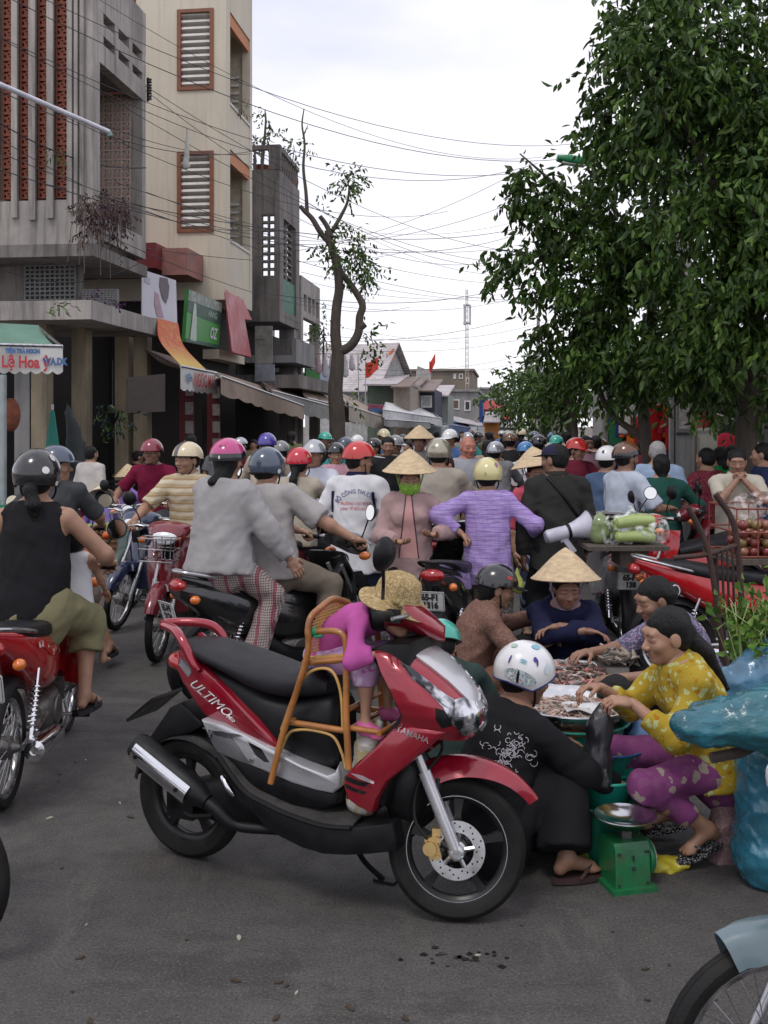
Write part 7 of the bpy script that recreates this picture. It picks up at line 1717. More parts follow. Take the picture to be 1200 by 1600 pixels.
# ------ riders, vendors and the crowd
def paint(n, c, **k):return M(n, c, k.pop('rough', .22), k.pop('metal', 0), .07, 6, coat=k.pop('coat', .8), **k)
BRED=paint('bike_red', (.42, .008, .012));BMAR=paint('bike_maroon', (.17, .012, .02));BBLK=paint('bike_black', (.012, .012, .013));BGRN=paint('old_green_paint', (.045, .075, .06), rough=.4, coat=.2);BBLU=paint('bike_navy', (.015, .025, .07));BSIL=paint('bike_silver', (.4, .4, .42), metal=.4);BGRY=paint('bike_bluegrey', (.12, .17, .19), rough=.35, coat=.4)
H_BLK=paint('helmet_black', (.012, .012, .014));H_RED=paint('helmet_red', (.5, .02, .015));H_CRIM=paint('helmet_crimson', (.5, .01, .03));H_PINK=paint('helmet_pink', (.48, .05, .2));H_CRM=paint('helmet_cream', (.62, .53, .34));H_YEL=paint('helmet_pale_yellow', (.62, .55, .27));H_MAR=paint('helmet_maroon', (.2, .015, .035));H_SIL=paint('helmet_silver', (.42, .43, .45), metal=.5);H_GOLD=paint('helmet_champagne', (.36, .33, .25), metal=.5);H_BLU=paint('helmet_slate_blue', (.06, .08, .12));H_TEAL=paint('helmet_teal', (.04, .36, .28));H_WHT=paint('helmet_white', (.72, .72, .72));H_SKY=paint('helmet_sky', (.05, .22, .5));H_VIO=paint('helmet_violet', (.06, .04, .3));H_BRN=paint('helmet_brown', (.12, .05, .02));H_GRY=paint('helmet_grey', (.2, .2, .21))
C=lambda n, r, g, b:cloth('cloth_'+n, (r, g, b))
def T(m, sleeve=.85, **k):d=dict(mat=m, sleeve=sleeve);d.update(k);return d
def B(m, ln=2.0, **k):d=dict(mat=m, len=ln);d.update(k);return d
KHAKI=C('khaki', .22, .2, .11);DENIM=C('denim', .06, .08, .14);BLACKC=C('black', .012, .012, .014);DGREYC=C('dark_grey', .05, .05, .055);TAUPE=C('taupe', .17, .14, .11);WHITEC=C('white', .66, .66, .68);BEIGE=C('beige', .42, .37, .29);LGREY=C('light_grey', .36, .34, .33);NAVY=C('navy', .012, .014, .045);BROWN=C('brown', .2, .105, .065);MARC=C('maroon', .16, .008, .035);PINKC=C('pink', .5, .22, .25);BLUEC=C('sky_blue', .3, .4, .55)
def rider(bk, label, seat_y=-.1, pz=.87, on_bar=True, steer=0, feet='peg', lean=12, foot_w=.2, **k):
 yaw=math.degrees(bk.rotation_euler.z);loc=bpt(bk, (0, seat_y, 0));st=Matrix.Rotation(R(steer), 4, 'Z') if steer else Matrix()
 piv=Vector((0, .42, 1.0));a={}
 if on_bar:
  for s, nm in((-1, 'hl'), (1, 'hr')):
   g=piv+st@(Vector((s*.33, .33, 1.0))-piv);a[nm]=np.array((g.x*.97, g.y-.075-seat_y, g.z+.038))
  a['hands']=('grip', 'grip');a['hdir']=(np.array((.1, 1, -.22)), np.array((-.1, 1, -.22)));a['hnrm']=(np.array((0, -.2, -1.)), )*2
 if feet=='peg':a['fl'], a['fr']=(-foot_w, .12-seat_y-.03, .345), (foot_w, .12-seat_y-.03, .345)
 elif feet=='rear':a['fl'], a['fr']=(-.21, .12, .36), (.21, .12, .36)
 else:a['fl'], a['fr']=(-.34, .05-seat_y*.5, .1), (.34, .05-seat_y*.5, .1)
 a.update(k);return person(label, loc, yaw, pz=pz, lean=lean, **a)
def at(px, Y):return P(px, HY, Y).xy.to_3d()
# --- woman in black tank top and toddler on the red motorbike
bkA=bike('red motorbike seen from behind under the woman in black tank top', (-1.83, 5.48, 0), 4, BRED, plate_lines=['65-H9', '7038'], stickers=PM('sticker', 'speckle', (.42, .008, .012), (.6, .55, .5), (.6, .3, .05), 2, .3, 0), accent=STEEL)
rider(bkA, 'woman in black tank top and black helmet riding the red motorbike at left', -.12, headscale=1.05, H=1.66, fem=True, skin=SKIN, lean=9, top=T(BLACKC, 0, hem=.045, loose=.006), bottom=B(KHAKI, 1.42, loose=.034), hair=('ponytail', HAIR, 2), detail=2, foot_w=.22, fat=1.08, gear=dict(kind='three', mat=H_BLK, decals=[(2.5, .72, .16, .07, WHITEP), (1.9, .95, .1, .05, WHITEP), (2.0, .45, .15, .08, M('silver_print', (.5, .5, .5), .3))]), shoe_mat=M('black_foam', (.02, .018, .022), .8), seed=1)
person('toddler in white sleeveless top sitting in front of the woman in black', bpt(bkA, (.14, .16, 0)), 4, H=.86, pz=.83, lean=6, top=T(WHITEC, 0, hem=.03), bottom=B(C('lilac', .3, .26, .4), 1.2), hl=(-.12, .22, .88), hr=(.14, .2, .86), fl=(-.16, .14, .5), fr=(.14, .14, .5), hair=('short', ), shoes=None, detail=1, headscale=1.22, seed=2)
# --- man in grey tee behind her
bkB=bike('dark motorbike mostly hidden behind the red motorbike at left', (-2.42, 7.6, 0), 12, BBLK, plate_lines=['', ''], mirror_mat=M('mirror_beige', (.6, .55, .42), .1, .6, 0))  # beige reflection is painted into the mirror glass colour
rider(bkB, 'man in charcoal tee and slate helmet looking right behind the woman in black', -.1, H=1.62, lean=8, feet='ground', head=(-68, 2), twist=-20, top=T(C('charcoal', .055, .058, .062), .95), bottom=B(TAUPE, 1.05, loose=.025), gear=dict(kind='half', mat=H_BLU, peak=H_BLU), detail=2, seed=3, fr=(.42, .1, .1))
# --- man in maroon tee on old green bike, striped shirt man on maroon bike
bkC=bike('old dark green round lamp motorbike coming toward us at left', (-2.43, 10.8, 0), 172, BGRN, style='cub', steer=-8, basket=True)
rider(bkC, 'man in maroon tee and maroon helmet riding the old green bike', -.12, H=1.64, lean=10, skin=SKIN_D, top=T(MARC, .8), bottom=B(DGREYC), gear=dict(kind='half', mat=H_MAR, peak=H_MAR, tilt=-4), detail=2, seed=4, steer=-8)
bkD=bike('maroon motorbike with small chrome front rack coming toward us', (-1.62, 8.47, 0), 171, BMAR, basket=True, steer=6)
rider(bkD, 'man in striped polo and cream helmet looking left on maroon motorbike', -.12, H=1.64, lean=6, skin=SKIN, head=(-28, 2), top=T(PM('stripe_polo', 'stripes_z', (.46, .36, .22), (.6, .53, .4), (.36, .24, .12), 1.1), .9, collar=1), bottom=B(DGREYC), gear=dict(kind='half', mat=H_CRM, stripe=M('stripe_grey', (.1, .1, .11), .3)), detail=2, seed=5, steer=6)
bike('navy blue motorbike with turned front wheel between two oncoming riders', at(262, 9.6), 150, BBLU, steer=22, mirrors=False, accent=STEEL)
# --- couple on the black scooter
bkE=bike('black scooter carrying the couple in grey, seen from behind', (-.6, 7.0, 0), -51, BBLK, style='scooter', plate_lines=['65-P9', '2174'], accent=BSIL)
rider(bkE, 'man in pale grey tee and slate blue helmet steering the black scooter', -.2, H=1.66, lean=5, bend=4, side=-15, twist=24, head=(4, 2), top=T(LGREY, .95, hem=.075, loose=.022), bottom=B(TAUPE, loose=.02), gear=dict(kind='three', mat=H_BLU, decals=[(1.8, .9, .12, .06, WHITEP)]), detail=2, seed=6, fat=1.05)
p5, i5=rider(bkE, 'stout woman in grey jumper and pink helmet riding pillion in checked trousers', -.58, .94, on_bar=False, H=1.6, lean=6, fem=True, fat=1.2, twist=20, feet='rear', hl=(-.2, .34, 1.0), hr=(.3, .34, .93), hands=('relax', 'relax'), top=T(C('jumper_grey', .34, .33, .33), 1.93, hem=.05, loose=.03), bottom=B(PM('check_trousers', 'check', (.42, .36, .33), (.07, .03, .04), (.2, .015, .05), .55), loose=.02, flare=.015), hair=('long', ), detail=2, seed=7, head=(14, 2), gear=dict(kind='half', mat=H_PINK, band=H_BLK, text=[('honda', 3.0, .55, .17, M('dark_pink', (.25, .02, .1), .3))], decals=[(3.1, .9, .055, .05, WHITEP)]))
# --- middle of the road
person('woman in beige blouse and red helmet with winged badge, seen from behind', at(463, 9.0), -14, H=1.58, fem=True, pz=.84, lean=8, top=T(BEIGE, 1.9), bottom=B(DGREYC), fl=(-.2, .2, .32), fr=(.2, .2, .32), hl=(-.3, .45, 1.0), hr=(.3, .45, 1.0), hands=('grip', 'grip'), hair=('ponytail', ), gear=dict(kind='half', mat=H_CRIM, decals=[(2.0, .7, .13, .08, M('gold_badge', (.6, .45, .12), .3, .5))]), detail=1, seed=8)
bike('dark motorbike under the woman in beige blouse', at(464, 9.1), -14, BMAR, plate_lines=None)
person('man in white shirt and silver helmet facing us past the red helmet', at(492, 9.9), 172, H=1.66, pz=.86, lean=5, top=T(C('white_blue', .58, .6, .68), .9, collar=1), bottom=B(NAVY), fl=(-.2, .2, .32), fr=(.2, .2, .32), hl=(-.3, .45, 1.0), hr=(.3, .45, 1.0), hands=('grip', 'grip'), gear=dict(kind='half', mat=H_SIL, peak=H_SIL), detail=1, seed=9)
bike('silver motorbike facing us under man in white shirt', at(490, 9.8), 172, BSIL)
p9, i9=person('young man in white printed tee and red peaked helmet seen from behind', at(556, 8.3), -22, H=1.7, lean=3, head=(-42, 4), top=T(WHITEC, .88, hem=.13, loose=.024, collar=1, collar_mat=NAVY), bottom=B(DENIM), gear=dict(kind='half', mat=H_RED, peak=M('smoked_peak', (.1, .1, .11), .15), plen=.09), detail=2, seed=10, hl=(-.22, .22, .92), hr=(.24, .22, .92)), None
p9=p9[0] if isinstance(p9, tuple) else p9
sh9=[o for o in p9 .children if o.name.startswith('shirt')][0];Mw9=Matrix.Translation(p9 .location)@Matrix.Rotation(p9 .rotation_euler.z, 4, 'Z');bv9=bvh_of(sh9 .data)
def cloth_text(s, c, size, mat, w=1.0, arc=None, Y=8.3, body=None, bv=None, Mw=None, bold=.012):
 me=text_mesh(s, size, bold, 0, w, 3);Mi=Mw.inverted();o=Mi@Vector((0, 0, EYE))
 for v in me.vertices:
  x, y=v.co.x, v.co.y
  if arc:t=x/arc;x, y=(arc+y)*math.sin(t), (arc+y)*math.cos(t)-arc
  d=(Mi@P(c[0]+x, c[1]-y, Y)-o).normalized();h=bv.ray_cast(o, d)
  if h[0] is None:h=bv.find_nearest(o+d*Y)
  v.co=h[0]-d*.006
 me.materials.append(mat);obj('printed_lettering', me, body)
cloth_text('BỘ CÔNG THƯƠNG', (556, 768), 9.5, M('navy_print', (.03, .05, .2), .7), .82, 36, 8.3, sh9, bv9, Mw9, .02);cloth_text('TRƯỜNG CAO ĐẲNG', (556, 787), 6.4, M('red_print2', (.5, .04, .05), .7), .8, None, 8.3, sh9, bv9, Mw9, .02);cloth_text('KINH TẾ ĐỐI NGOẠI', (556, 795), 6.4, M('red_print2'), .8, None, 8.3, sh9, bv9, Mw9, .02)
for sx in(-1, 1):
 K=MB();pts=[]
 for i in range(14):
  x=sx*(.176+.004*i/13);z=1.27-.17*i/13;h=bv9 .ray_cast(Vector((x, -1, z)), Vector((0, 1, 0)))
  if h[0]:pts.append(h[0]+Vector((0, -.004, 0)))
 if len(pts)>3:K.tube(pts, .013, 6);K.build('navy_side_strip', NAVY, sh9)
p10, i10=person('woman in dusty pink jacket, conical hat and green face mask facing us', at(640, 8.0), 176, H=1.56, fem=True, lean=4, head=(8, 14), top=T(C('dusty_pink', .40, .27, .26), 1.9, hem=.14, loose=.02, collar=1), bottom=B(BLACKC), hl=(-.2, .24, .98), hr=(.08, .27, .93), hands=('relax', 'relax'), hnrm=((0, 0, 1.), (0, 0, 1.)), gear=dict(kind='cone', r=.21, tilt=10, strap=M('mask_green', (.2, .4, .06), .8)), detail=2, seed=11)
def face_mask(p, inf, mat, Yn=1.0):
 hp, HM=inf['hp'], inf['HM'];K=MB()
 def fn(u, v):
  a=(u-.5)*2.7;r=.09-.012*abs(v-.5)*2;return Vector(hp(math.sin(a)*r*.96, .018+math.cos(a)*(r+.014*(1-abs(u-.5)*2)), -.014-.086*v))
 K.grid(fn, 18, 8, .003);K.build('face_mask', mat, p)
face_mask(p10, i10, PM('green_mask', 'floral', (.2, .42, .05), (.35, .5, .1), (.1, .3, .05), .6))
sh=[o for o in p10 .children if o.name.startswith('shirt')][0];bv=bvh_of(sh.data)
K=MB();w0=.03
vs=[]
for i in range(15):
 for s in(-1, 0, 1):
  z=1.27-.48*i/14;x=s*(.02+.055*i/14);h=bv.ray_cast(Vector((x, 1, z)), Vector((0, -1, 0)));vs.append(h[0]+Vector((0, .005, 0)) if h[0] else Vector((x, .14, z)))
K.add(vs, [(i*3+j, i*3+j+1, i*3+j+4, i*3+j+3) for i in range(14) for j in range(2)]);K.build('inner_blouse', C('salmon', .55, .3, .29), sh)
for s in(0, 2):K=MB();K.tube([vs[i*3+s] for i in range(15)], .0045, 5);K.build('piping', M('dark_piping', (.05, .03, .04), .8), sh)
person('man in beige shirt and champagne helmet with back to us beyond pink jacket', at(684, 9.3), -8, H=1.66, pz=.88, lean=8, top=T(C('fawn', .36, .32, .27), 1.0, loose=.022), bottom=B(DGREYC), fl=(-.2, .2, .32), fr=(.2, .2, .32), hl=(-.3, .42, 1.0), hr=(.3, .42, 1.0), gear=dict(kind='three', mat=H_GOLD, text=[('DOTA', 3.5, .62, .12, M('grey_print2', (.2, .2, .2), .4))]), detail=1, seed=12, fat=1.08)
bike('black motorbike under man with champagne helmet', at(686, 9.4), -8, BBLK)
person('woman in black tee with brown hair bending her head to the left', at(712, 9.9), 128, H=1.6, fem=True, lean=14, head=(10, 26), top=T(BLACKC, .8), bottom=B(DENIM), hair=('bob', HAIR_B), detail=1, seed=13, pz=.82)
person('tall pale bald man in grey polo standing in the crowd', at(730, 11.0), 178, H=1.76, head=(20, 8), skin=M('skin_ruddy', (.42, .17, .12), .5, 0, .12, 14, sss=.1), fat=1.2, top=T(C('grey_polo', .3, .31, .34), .9, collar=1), bottom=B(DENIM), hair=('bald', ), detail=1, seed=14)
p14, i14=person('woman in purple plaid shirt and pale yellow helmet with hand on hip', at(762, 7.95), -6, H=1.57, fem=True, lean=4, bend=2, top=T(PM('purple_plaid', 'plaid', (.32, .22, .50), (.46, .36, .64), (.16, .05, .32), .6), 1.85, hem=.13, loose=.024), bottom=B(PM('leopard_trousers', 'speckle', (.26, .22, .19), (.06, .04, .05), (.33, .26, .22), .8), loose=.03), hl=(-.2, -.08, .97), el=(-1, -.3, 0), hr=(.36, .16, .95), hands=('fist', 'relax'), hair=('short', ), gear=dict(kind='three', mat=H_YEL, decals=[(2.4, .5, .14, .09, M('flower_print', (.28, .12, .25), .4)), (3.3, .78, .06, .05, M('flower_print2', (.3, .4, .15), .4))]), detail=2, seed=15)
S_=SDF();S_.ell((0, 0, 0), (.05, .05, .062));S_.cone((0, 0, .05), (0, 0, .13), .03, .008, k=.03);o=soft('plastic_bag', S_, .007, M('yellow_green_bag', (.33, .36, .06), .35, trans=.1), None, 1, wr=.007);o.location=P(808, 915, 7.75);tag(o, 'knotted yellow green plastic bag dangling beside the leopard trousers', 'bag')
person('woman in conical hat and coral vest facing us, in striped trousers', at(835, 8.9), 196, H=1.56, fem=True, head=(-15, 10), top=T(C('coral', .55, .09, .13), 1.2, hem=.07), bottom=B(PM('stripe_trousers', 'stripes_x', (.03, .04, .08), (.28, .33, .4), None, 1.4)), gear=dict(kind='cone', tilt=14, roll=8, r=.215), detail=2, seed=16)
p16, i16=person('man in dark jacket and navy cap with megaphone on his back', at(872, 8.0), 10, H=1.72, lean=4, head=(38, 6), skin=SKIN_D, top=T(C('dark_jacket', .028, .028, .026), 1.95, hem=.1, loose=.02, collar=1), bottom=B(BLACKC, loose=.02), hair=('short', ), gear=dict(kind='cap', mat=C('cap_navy', .02, .022, .05), peak=C('cap_navy', .02, .022, .05), plen=.08), detail=2, seed=17, fat=1.0)
sh=[o for o in p16 .children if o.name.startswith('shirt')][0];bv=bvh_of(sh.data);K=MB();pts=[]
for i in range(20):
 x, z=-.12+.32*i/19, 1.42-.42*i/19;h=bv.ray_cast(Vector((x, -1, z)), Vector((0, 1, 0)))
 if h[0]:pts.append(h[0]+Vector((0, -.006, 0)))
K.tube(pts, .014, 6);K.build('shoulder_strap', BLACKP, p16)
mg=thing('megaphone', 'grey white megaphone slung behind the man in dark jacket', 'megaphone', P(888, 830, 7.62), 0, None, (0, R(-14), R(8)));MG=M('megaphone_grey', (.5, .49, .56), .4)
K=MB();K.lathe([(.045, -.17), (.05, -.15), (.05, -.05), (.047, -.045), (.05, .0), (.06, .05), (.085, .12), (.115, .17), (.118, .172), (.108, .165), (.07, .1), (.04, .04)], (0, 0, 0), (1, 0, -.0), 28);K.build('horn', MG, mg)
K=MB();K.lathe([(.119, .166), (.122, .17), (.122, .178), (.117, .178)], (0, 0, 0), (1, 0, 0), 28, True);K.build('rim', BLACKP, mg);K=MB();K.lathe([(.054, -.012), (.056, 0), (.054, .012), (.045, 0)], (0, 0, 0), (1, 0, 0), 24, True);K.build('band', BLACKP, mg)
K=MB();K.box((-.02, 0, -.1), (.038, .036, .13), M=Matrix.Rotation(R(-24), 3, 'Y'));K.box((-.045, 0, -.05), (.06, .03, .03));K.build('grip', MG, mg);K=MB();K.lathe([(.001, 0), (.04, 0), (.04, .01), (.001, .012)], (-.17, 0, 0), (-1, 0, 0), 20);K.build('back_cap', M('megaphone_cap', (.3, .3, .34), .4), mg)
# --- parked bikes around the fish stall
bike('black scooter parked with its plate toward us behind the child hat', (.55, 7.72, 0), -15, BBLK, style='scooter', plate_lines=['65-F1', '1316'], rack='parked', accent=BLACKP)
bike('silver sided motorbike parked with its plate toward us under the gourds', (1.93, 8.62, 0), -6, BSIL, style='scooter', plate_lines=['65-P1', '138'], rack='parked', accent=BSIL)
bike('red motorbike parked lengthwise behind the iron cart frame', (2.62, 7.1, 0), -97, BRED, rack='parked', accent=STEEL, mirrors=False)
bike('red motorbike facing left with round mirror behind the gourds', (2.62, 8.9, 0), 118, BRED, rack='parked', steer=-15)
bike('maroon motorbike with pale seat trim parked at the right behind the cart', (3.35, 9.7, 0), 75, BMAR, rack='parked', accent=ALU, seat=M('seat_grey', (.05, .05, .055), .4))
bike('dark red motorbike behind the man in white polo at far right', (4.4, 11.2, 0), 60, BMAR, rack='parked')
# --- fish stall people
person('woman in brown blouse and black helmet squatting in profile at the stall', at(728, 6.2), -78, H=1.53, fem=True, pz=.25, lean=14, bend=14, head=(-5, 12), top=T(PM('brown_dots', 'speckle', (.17, .09, .068), (.25, .15, .115), None, .5), 1.85, hem=.05, collar=1), bottom=B(C('brown_trousers', .2, .1, .07), loose=.02), hl=(-.12, .5, .62), hr=(.18, .42, .5), hnrm=((0, 0, -1.), (0, 0, -1.)), fl=(-.14, .1, .096), fr=(.14, .1, .096), kl=(-.3, 1, .8), kr=(.3, 1, .8), hair=('bob', ), gear=dict(kind='half', mat=H_BLK, peak=H_BLK, tilt=-4, decals=[(1.2, .7, .2, .06, M('red_decal', (.35, .03, .03), .3))]), detail=2, seed=18)
person('vendor in navy blouse and pointed conical hat with crossed wrists', at(873, 6.5), 180, H=1.55, fem=True, pz=.27, lean=24, bend=12, head=(4, 14), skin=SKIN_D, top=T(NAVY, 1.75, hem=.05, loose=.02), bottom=B(BLACKC, loose=.03), hl=(.07, .44, .62), hr=(-.07, .47, .6), el=(-1, -.1, -.2), er=(1, -.1, -.2), hdir=(np.array((.95, .2, -.1)), np.array((-.95, .2, -.1))), hnrm=((0, .3, -1.), (0, .3, -1.)), fl=(-.24, .16, .096), fr=(.24, .16, .096), kl=(-.6, 1, .9), kr=(.6, 1, .9), gear=dict(kind='cone', r=.212, h=.19, tilt=17), detail=2, seed=19, fat=1.08)
p19, i19=person('woman in purple floral blouse with hair bun and clip bending left', at(1094, 5.5), 98, H=1.54, fem=True, pz=.34, lean=20, bend=14, head=(6, 20), skin=SKIN_D, top=T(PM('floral_purple', 'speckle', (.10, .095, .16), (.33, .29, .4), (.28, .13, .25), .55), 1.1, hem=.05), bottom=B(BLACKC, loose=.02), hl=(-.12, .5, .5), hr=(.14, .55, .58), fl=(-.16, .22, .096), fr=(.16, .22, .096), hair=('bun', ), detail=2, seed=20, fat=1.05)
K=MB();c=Vector(i19['hp'](-.05, -.115, .01));K.tube([c+Vector(i19['HM']@np.array((0, math.cos(t)*.022, math.sin(t)*.028))) for t in[2*math.pi*k/16 for k in range(17)]], .004, 6, False);K.build('hair_clip', M('pearl_clip', (.6, .5, .52), .3), p19)
p20, i20=person('smiling woman in yellow orange floral blouse squatting by the green scale', at(1108, 4.36), 96, H=1.47, fem=True, pz=.375, headscale=1.04, lean=17, bend=9, head=(2, 13), skin=SKIN, top=T(PM('floral_yellow', 'floral', (.40, .28, .03), (.46, .5, .24), (.36, .16, .01), .7), 1.62, hem=.06, loose=.018, collar=1, placket=None), bottom=B(PM('magenta_print', 'floral', (.20, .05, .16), (.22, .07, .17), (.32, .27, .22), 1.2), 1.72, loose=.013), hl=(-.1, .37, .665), hr=(.1, .44, .68), el=(-.4, .2, -1), er=(.4, .1, -1), hands=('pinch', 'pinch'), hdir=(np.array((.1, 1, .15)), np.array((-.2, 1, .1))), hnrm=((.3, .2, -1.), (-.3, .2, -1.)), fl=(-.12, .06, .15), fr=(.14, .12, .13), foot_pitch=(16, 10), kl=(-.1, 1, .9), kr=(.15, 1, .9), hair=('ponytail', ), detail=2, seed=21, shoe_mat=PM('sandal_dots', 'speckle', (.015, .015, .02), (.5, .5, .5), None, .35, .8, 0))
person('woman in black with white stickered helmet squatting beside the scooter wheel', at(764, 4.24), -58, H=1.56, fem=True, fat=1.08, pz=.165, lean=15, bend=10, head=(-14, 12), skin=SKIN_D, top=T(BLACKC, 1.95, hem=.04, loose=.02), bottom=B(BLACKC, 1.93, loose=.03, flare=.03), hl=(-.1, .46, .42), hr=(.22, .5, .3), el=(-.7, 0, -1), er=(.8, -.1, -.6), fl=(-.04, .28, .1), fr=(.3, .15, .1), kl=(-.05, 1, 1.2), kr=(.05, 1, 1.1), hair=('short', ), detail=2, seed=22, foot_pitch=(0, 0), shoe_mat=M('brown_sandal', (.05, .025, .025), .7), gear=dict(kind='three', mat=H_WHT, rim=M('helmet_rim_navy', (.02, .02, .12), .4), decals=[(2.56, .62, .035, .075, M('violet_decal', (.06, .03, .22), .3)), (1.68, .5, .075, .045, M('violet_decal')), (1.6, .54, .035, .06, M('violet_decal')), (2.08, .57, .12, .022, M('aqua_decal', (.2, .42, .5), .3)), (2.08, .61, .13, .008, M('aqua_decal')), (2.1, .84, .55, .11, PM('sticker_band', 'speckle', (.5, .58, .58), (.15, .3, .35), (.3, .1, .15), .35, .4, 0)), (2.16, .85, .045, .11, BLACKP), (1.5, .25, .35, .06, M('aqua_decal')), (2.8, .35, .2, .05, M('mint_decal', (.35, .5, .4), .3)), (1.2, .7, .12, .09, M('pale_aqua', (.5, .62, .66), .3))]))
bodyK=[o for o in bpy.data.objects if o.type=='MESH' and o.get('label', '').startswith('woman in black with white')][0]
sh=[o for o in bodyK.children if o.name.startswith('shirt')][0];bvk=bvh_of(sh.data);Mwk=Matrix.Translation(bodyK.location)@Matrix.Rotation(bodyK.rotation_euler.z, 4, 'Z');Mi=Mwk.inverted();eo=Mi@Vector((0, 0, EYE));K=MB();g=random.Random(4)
for i in range(70):
 cx, cy=g.gauss(790, 18), g.gauss(1172, 18);a0, rr, ln=g.random()*6, g.uniform(2, 6), g.uniform(1.5, 4.5);pts=[]
 for k in range(7):
  a=a0+ln*k/6;d=(Mi@P(cx+rr*math.cos(a), cy+rr*math.sin(a), 4.2)-eo).normalized();h=bvk.ray_cast(eo, d)
  if h[0]:pts.append(h[0]-d*.004)
 if len(pts)>4 and max((pts[i+1]-pts[i]).length for i in range(len(pts)-1))<.03:K.tube(pts, .0016, 4)
K.build('printed_pattern', M('print_white', (.5, .48, .52), .8), sh)
person('person in teal helmet squatting between the scooter and the stall', at(706, 5.1), 8, H=1.4, pz=.2, lean=32, bend=12, head=(-8, 30), top=T(C('dark_green_top', .03, .05, .045), 1.9), bottom=B(DGREYC), hl=(-.1, .4, .3), hr=(.2, .4, .3), fl=(-.14, .1, .096), fr=(.14, .1, .096), kl=(-.3, 1, .8), kr=(.3, 1, .8), gear=dict(kind='half', mat=H_TEAL), detail=1, seed=23)
person('dark haired child in blue print top squatting behind the yellow blouse', at(1008, 5.0), 118, H=1.02, pz=.16, lean=22, bend=18, head=(5, 30), top=T(PM('blue_print', 'speckle', (.06, .07, .1), (.3, .33, .4), None, .5), .8), bottom=B(DGREYC, 1.2), hl=(-.1, .36, .36), hr=(.16, .3, .34), fl=(-.1, .06, .08), fr=(.1, .06, .08), kl=(-.3, 1, .8), kr=(.3, 1, .8), hair=('bob', ), detail=1, headscale=1.18, seed=24)
# --- child asleep in the rattan chair
cs=hv(516, 1020, 0);cl=HMW@Vector((0, cs.y-.01, 0))
person('small child in magenta jacket and knitted hat slumped in the rattan chair', cl, math.degrees(HYAW), H=.92, pz=cs.z-.005, fat=.76, lean=52, bend=24, head=(0, 20), headscale=1.14, skin=SKIN, top=T(C('magenta', .46, .09, .31), 1.55, hem=.02, loose=.016), bottom=B(PM('pink_floral', 'floral', (.5, .3, .5), (.6, .5, .62), (.45, .1, .35), .9), 1.35, loose=.022), hl=(-.1, .32, cs.z+.08), hr=(.12, .32, cs.z+.06), fl=(-.08, .225, cs.z-.215), fr=(.1, .215, cs.z-.225), kl=(-.1, 1, .2), kr=(.15, 1, .2), shoes='shoe', shoe_mat=M('pink_shoe', (.5, .1, .25), .5), hair=('short', ), gear=dict(kind='sunhat', mat=PM('knit_hat', 'speckle', (.36, .26, .12), (.55, .43, .24), (.25, .17, .08), .5)), detail=2, seed=25)
# --- right side of the street
person('man in pale blue shirt and brown helmet standing in profile', at(972, 9.4), -66, H=1.68, skin=SKIN_D, top=T(C('pale_shirt', .45, .5, .58), .95, hem=.12, loose=.024), bottom=B(DGREYC), hr=(.2, .36, 1.05), hl=(-.15, .3, .95), gear=dict(kind='half', mat=H_BRN, band=H_BLK), detail=1, seed=26)
person('person in denim jacket and spotted white helmet behind pale blue shirt', at(946, 10.3), -40, H=1.62, top=T(C('denim_jacket', .07, .11, .19), 1.9), bottom=B(DENIM), gear=dict(kind='half', mat=H_WHT, decals=[(2+k, .6, .12, .08, H_BLK) for k in range(4)]), detail=1, seed=27)
person('grey haired man in sky blue shirt with back to us', at(1028, 10.6), -8, H=1.7, top=T(BLUEC, .95, loose=.024), bottom=B(DGREYC), hair=('short', HAIR_G), detail=1, seed=28, fat=1.15)
person('person in dark green jacket and black cap leaning over a motorbike', at(1036, 10.0), -4, H=1.6, pz=.78, lean=10, top=T(C('green_jacket', .015, .07, .055), 1.9), bottom=B(BLACKC), hr=(.4, .3, .9), hl=(-.2, .35, .95), fl=(-.2, .1, .3), fr=(.2, .1, .3), hair=('bob', ), detail=1, seed=29)
person('person in maroon patterned shirt standing by the grey cabinet', at(1108, 10.8), 26, H=1.62, top=T(PM('maroon_dots', 'speckle', (.15, .012, .03), (.3, .1, .1), None, .5), 1.7), bottom=B(BLACKC), hl=(-.36, .22, .95), detail=1, seed=30)
person('dark haired man in cream polo with hands joined at his chin', at(1150, 9.6), 172, H=1.64, skin=SKIN_D, head=(-6, 12), top=T(C('cream_polo', .48, .44, .36), .9, collar=1, loose=.02), bottom=B(C('pale_trousers', .3, .27, .24)), hl=(-.03, .2, 1.3), hr=(.03, .2, 1.3), el=(-1, .2, -1), er=(1, .2, -1), hands=('fist', 'fist'), detail=1, seed=31)
person('man in white cap and slate shirt in profile at right edge', at(1176, 11.5), -80, H=1.66, top=T(C('slate', .07, .09, .13), .95), bottom=B(DGREYC), gear=dict(kind='cap', mat=WHITEC, peak=WHITEC, plen=.075), hair=('short', ), detail=1, seed=32)
person('woman in bright green top half hidden behind maroon shirt', at(1128, 12.4), 10, H=1.6, fem=True, top=T(C('bright_green', .02, .22, .06), 1.2), bottom=B(DGREYC), hair=('long', ), detail=1, seed=33)
person('person in white shirt seen behind the white cap', at(1192, 12.4), -30, H=1.64, top=T(WHITEC, .9), bottom=B(DENIM), detail=1, seed=34)
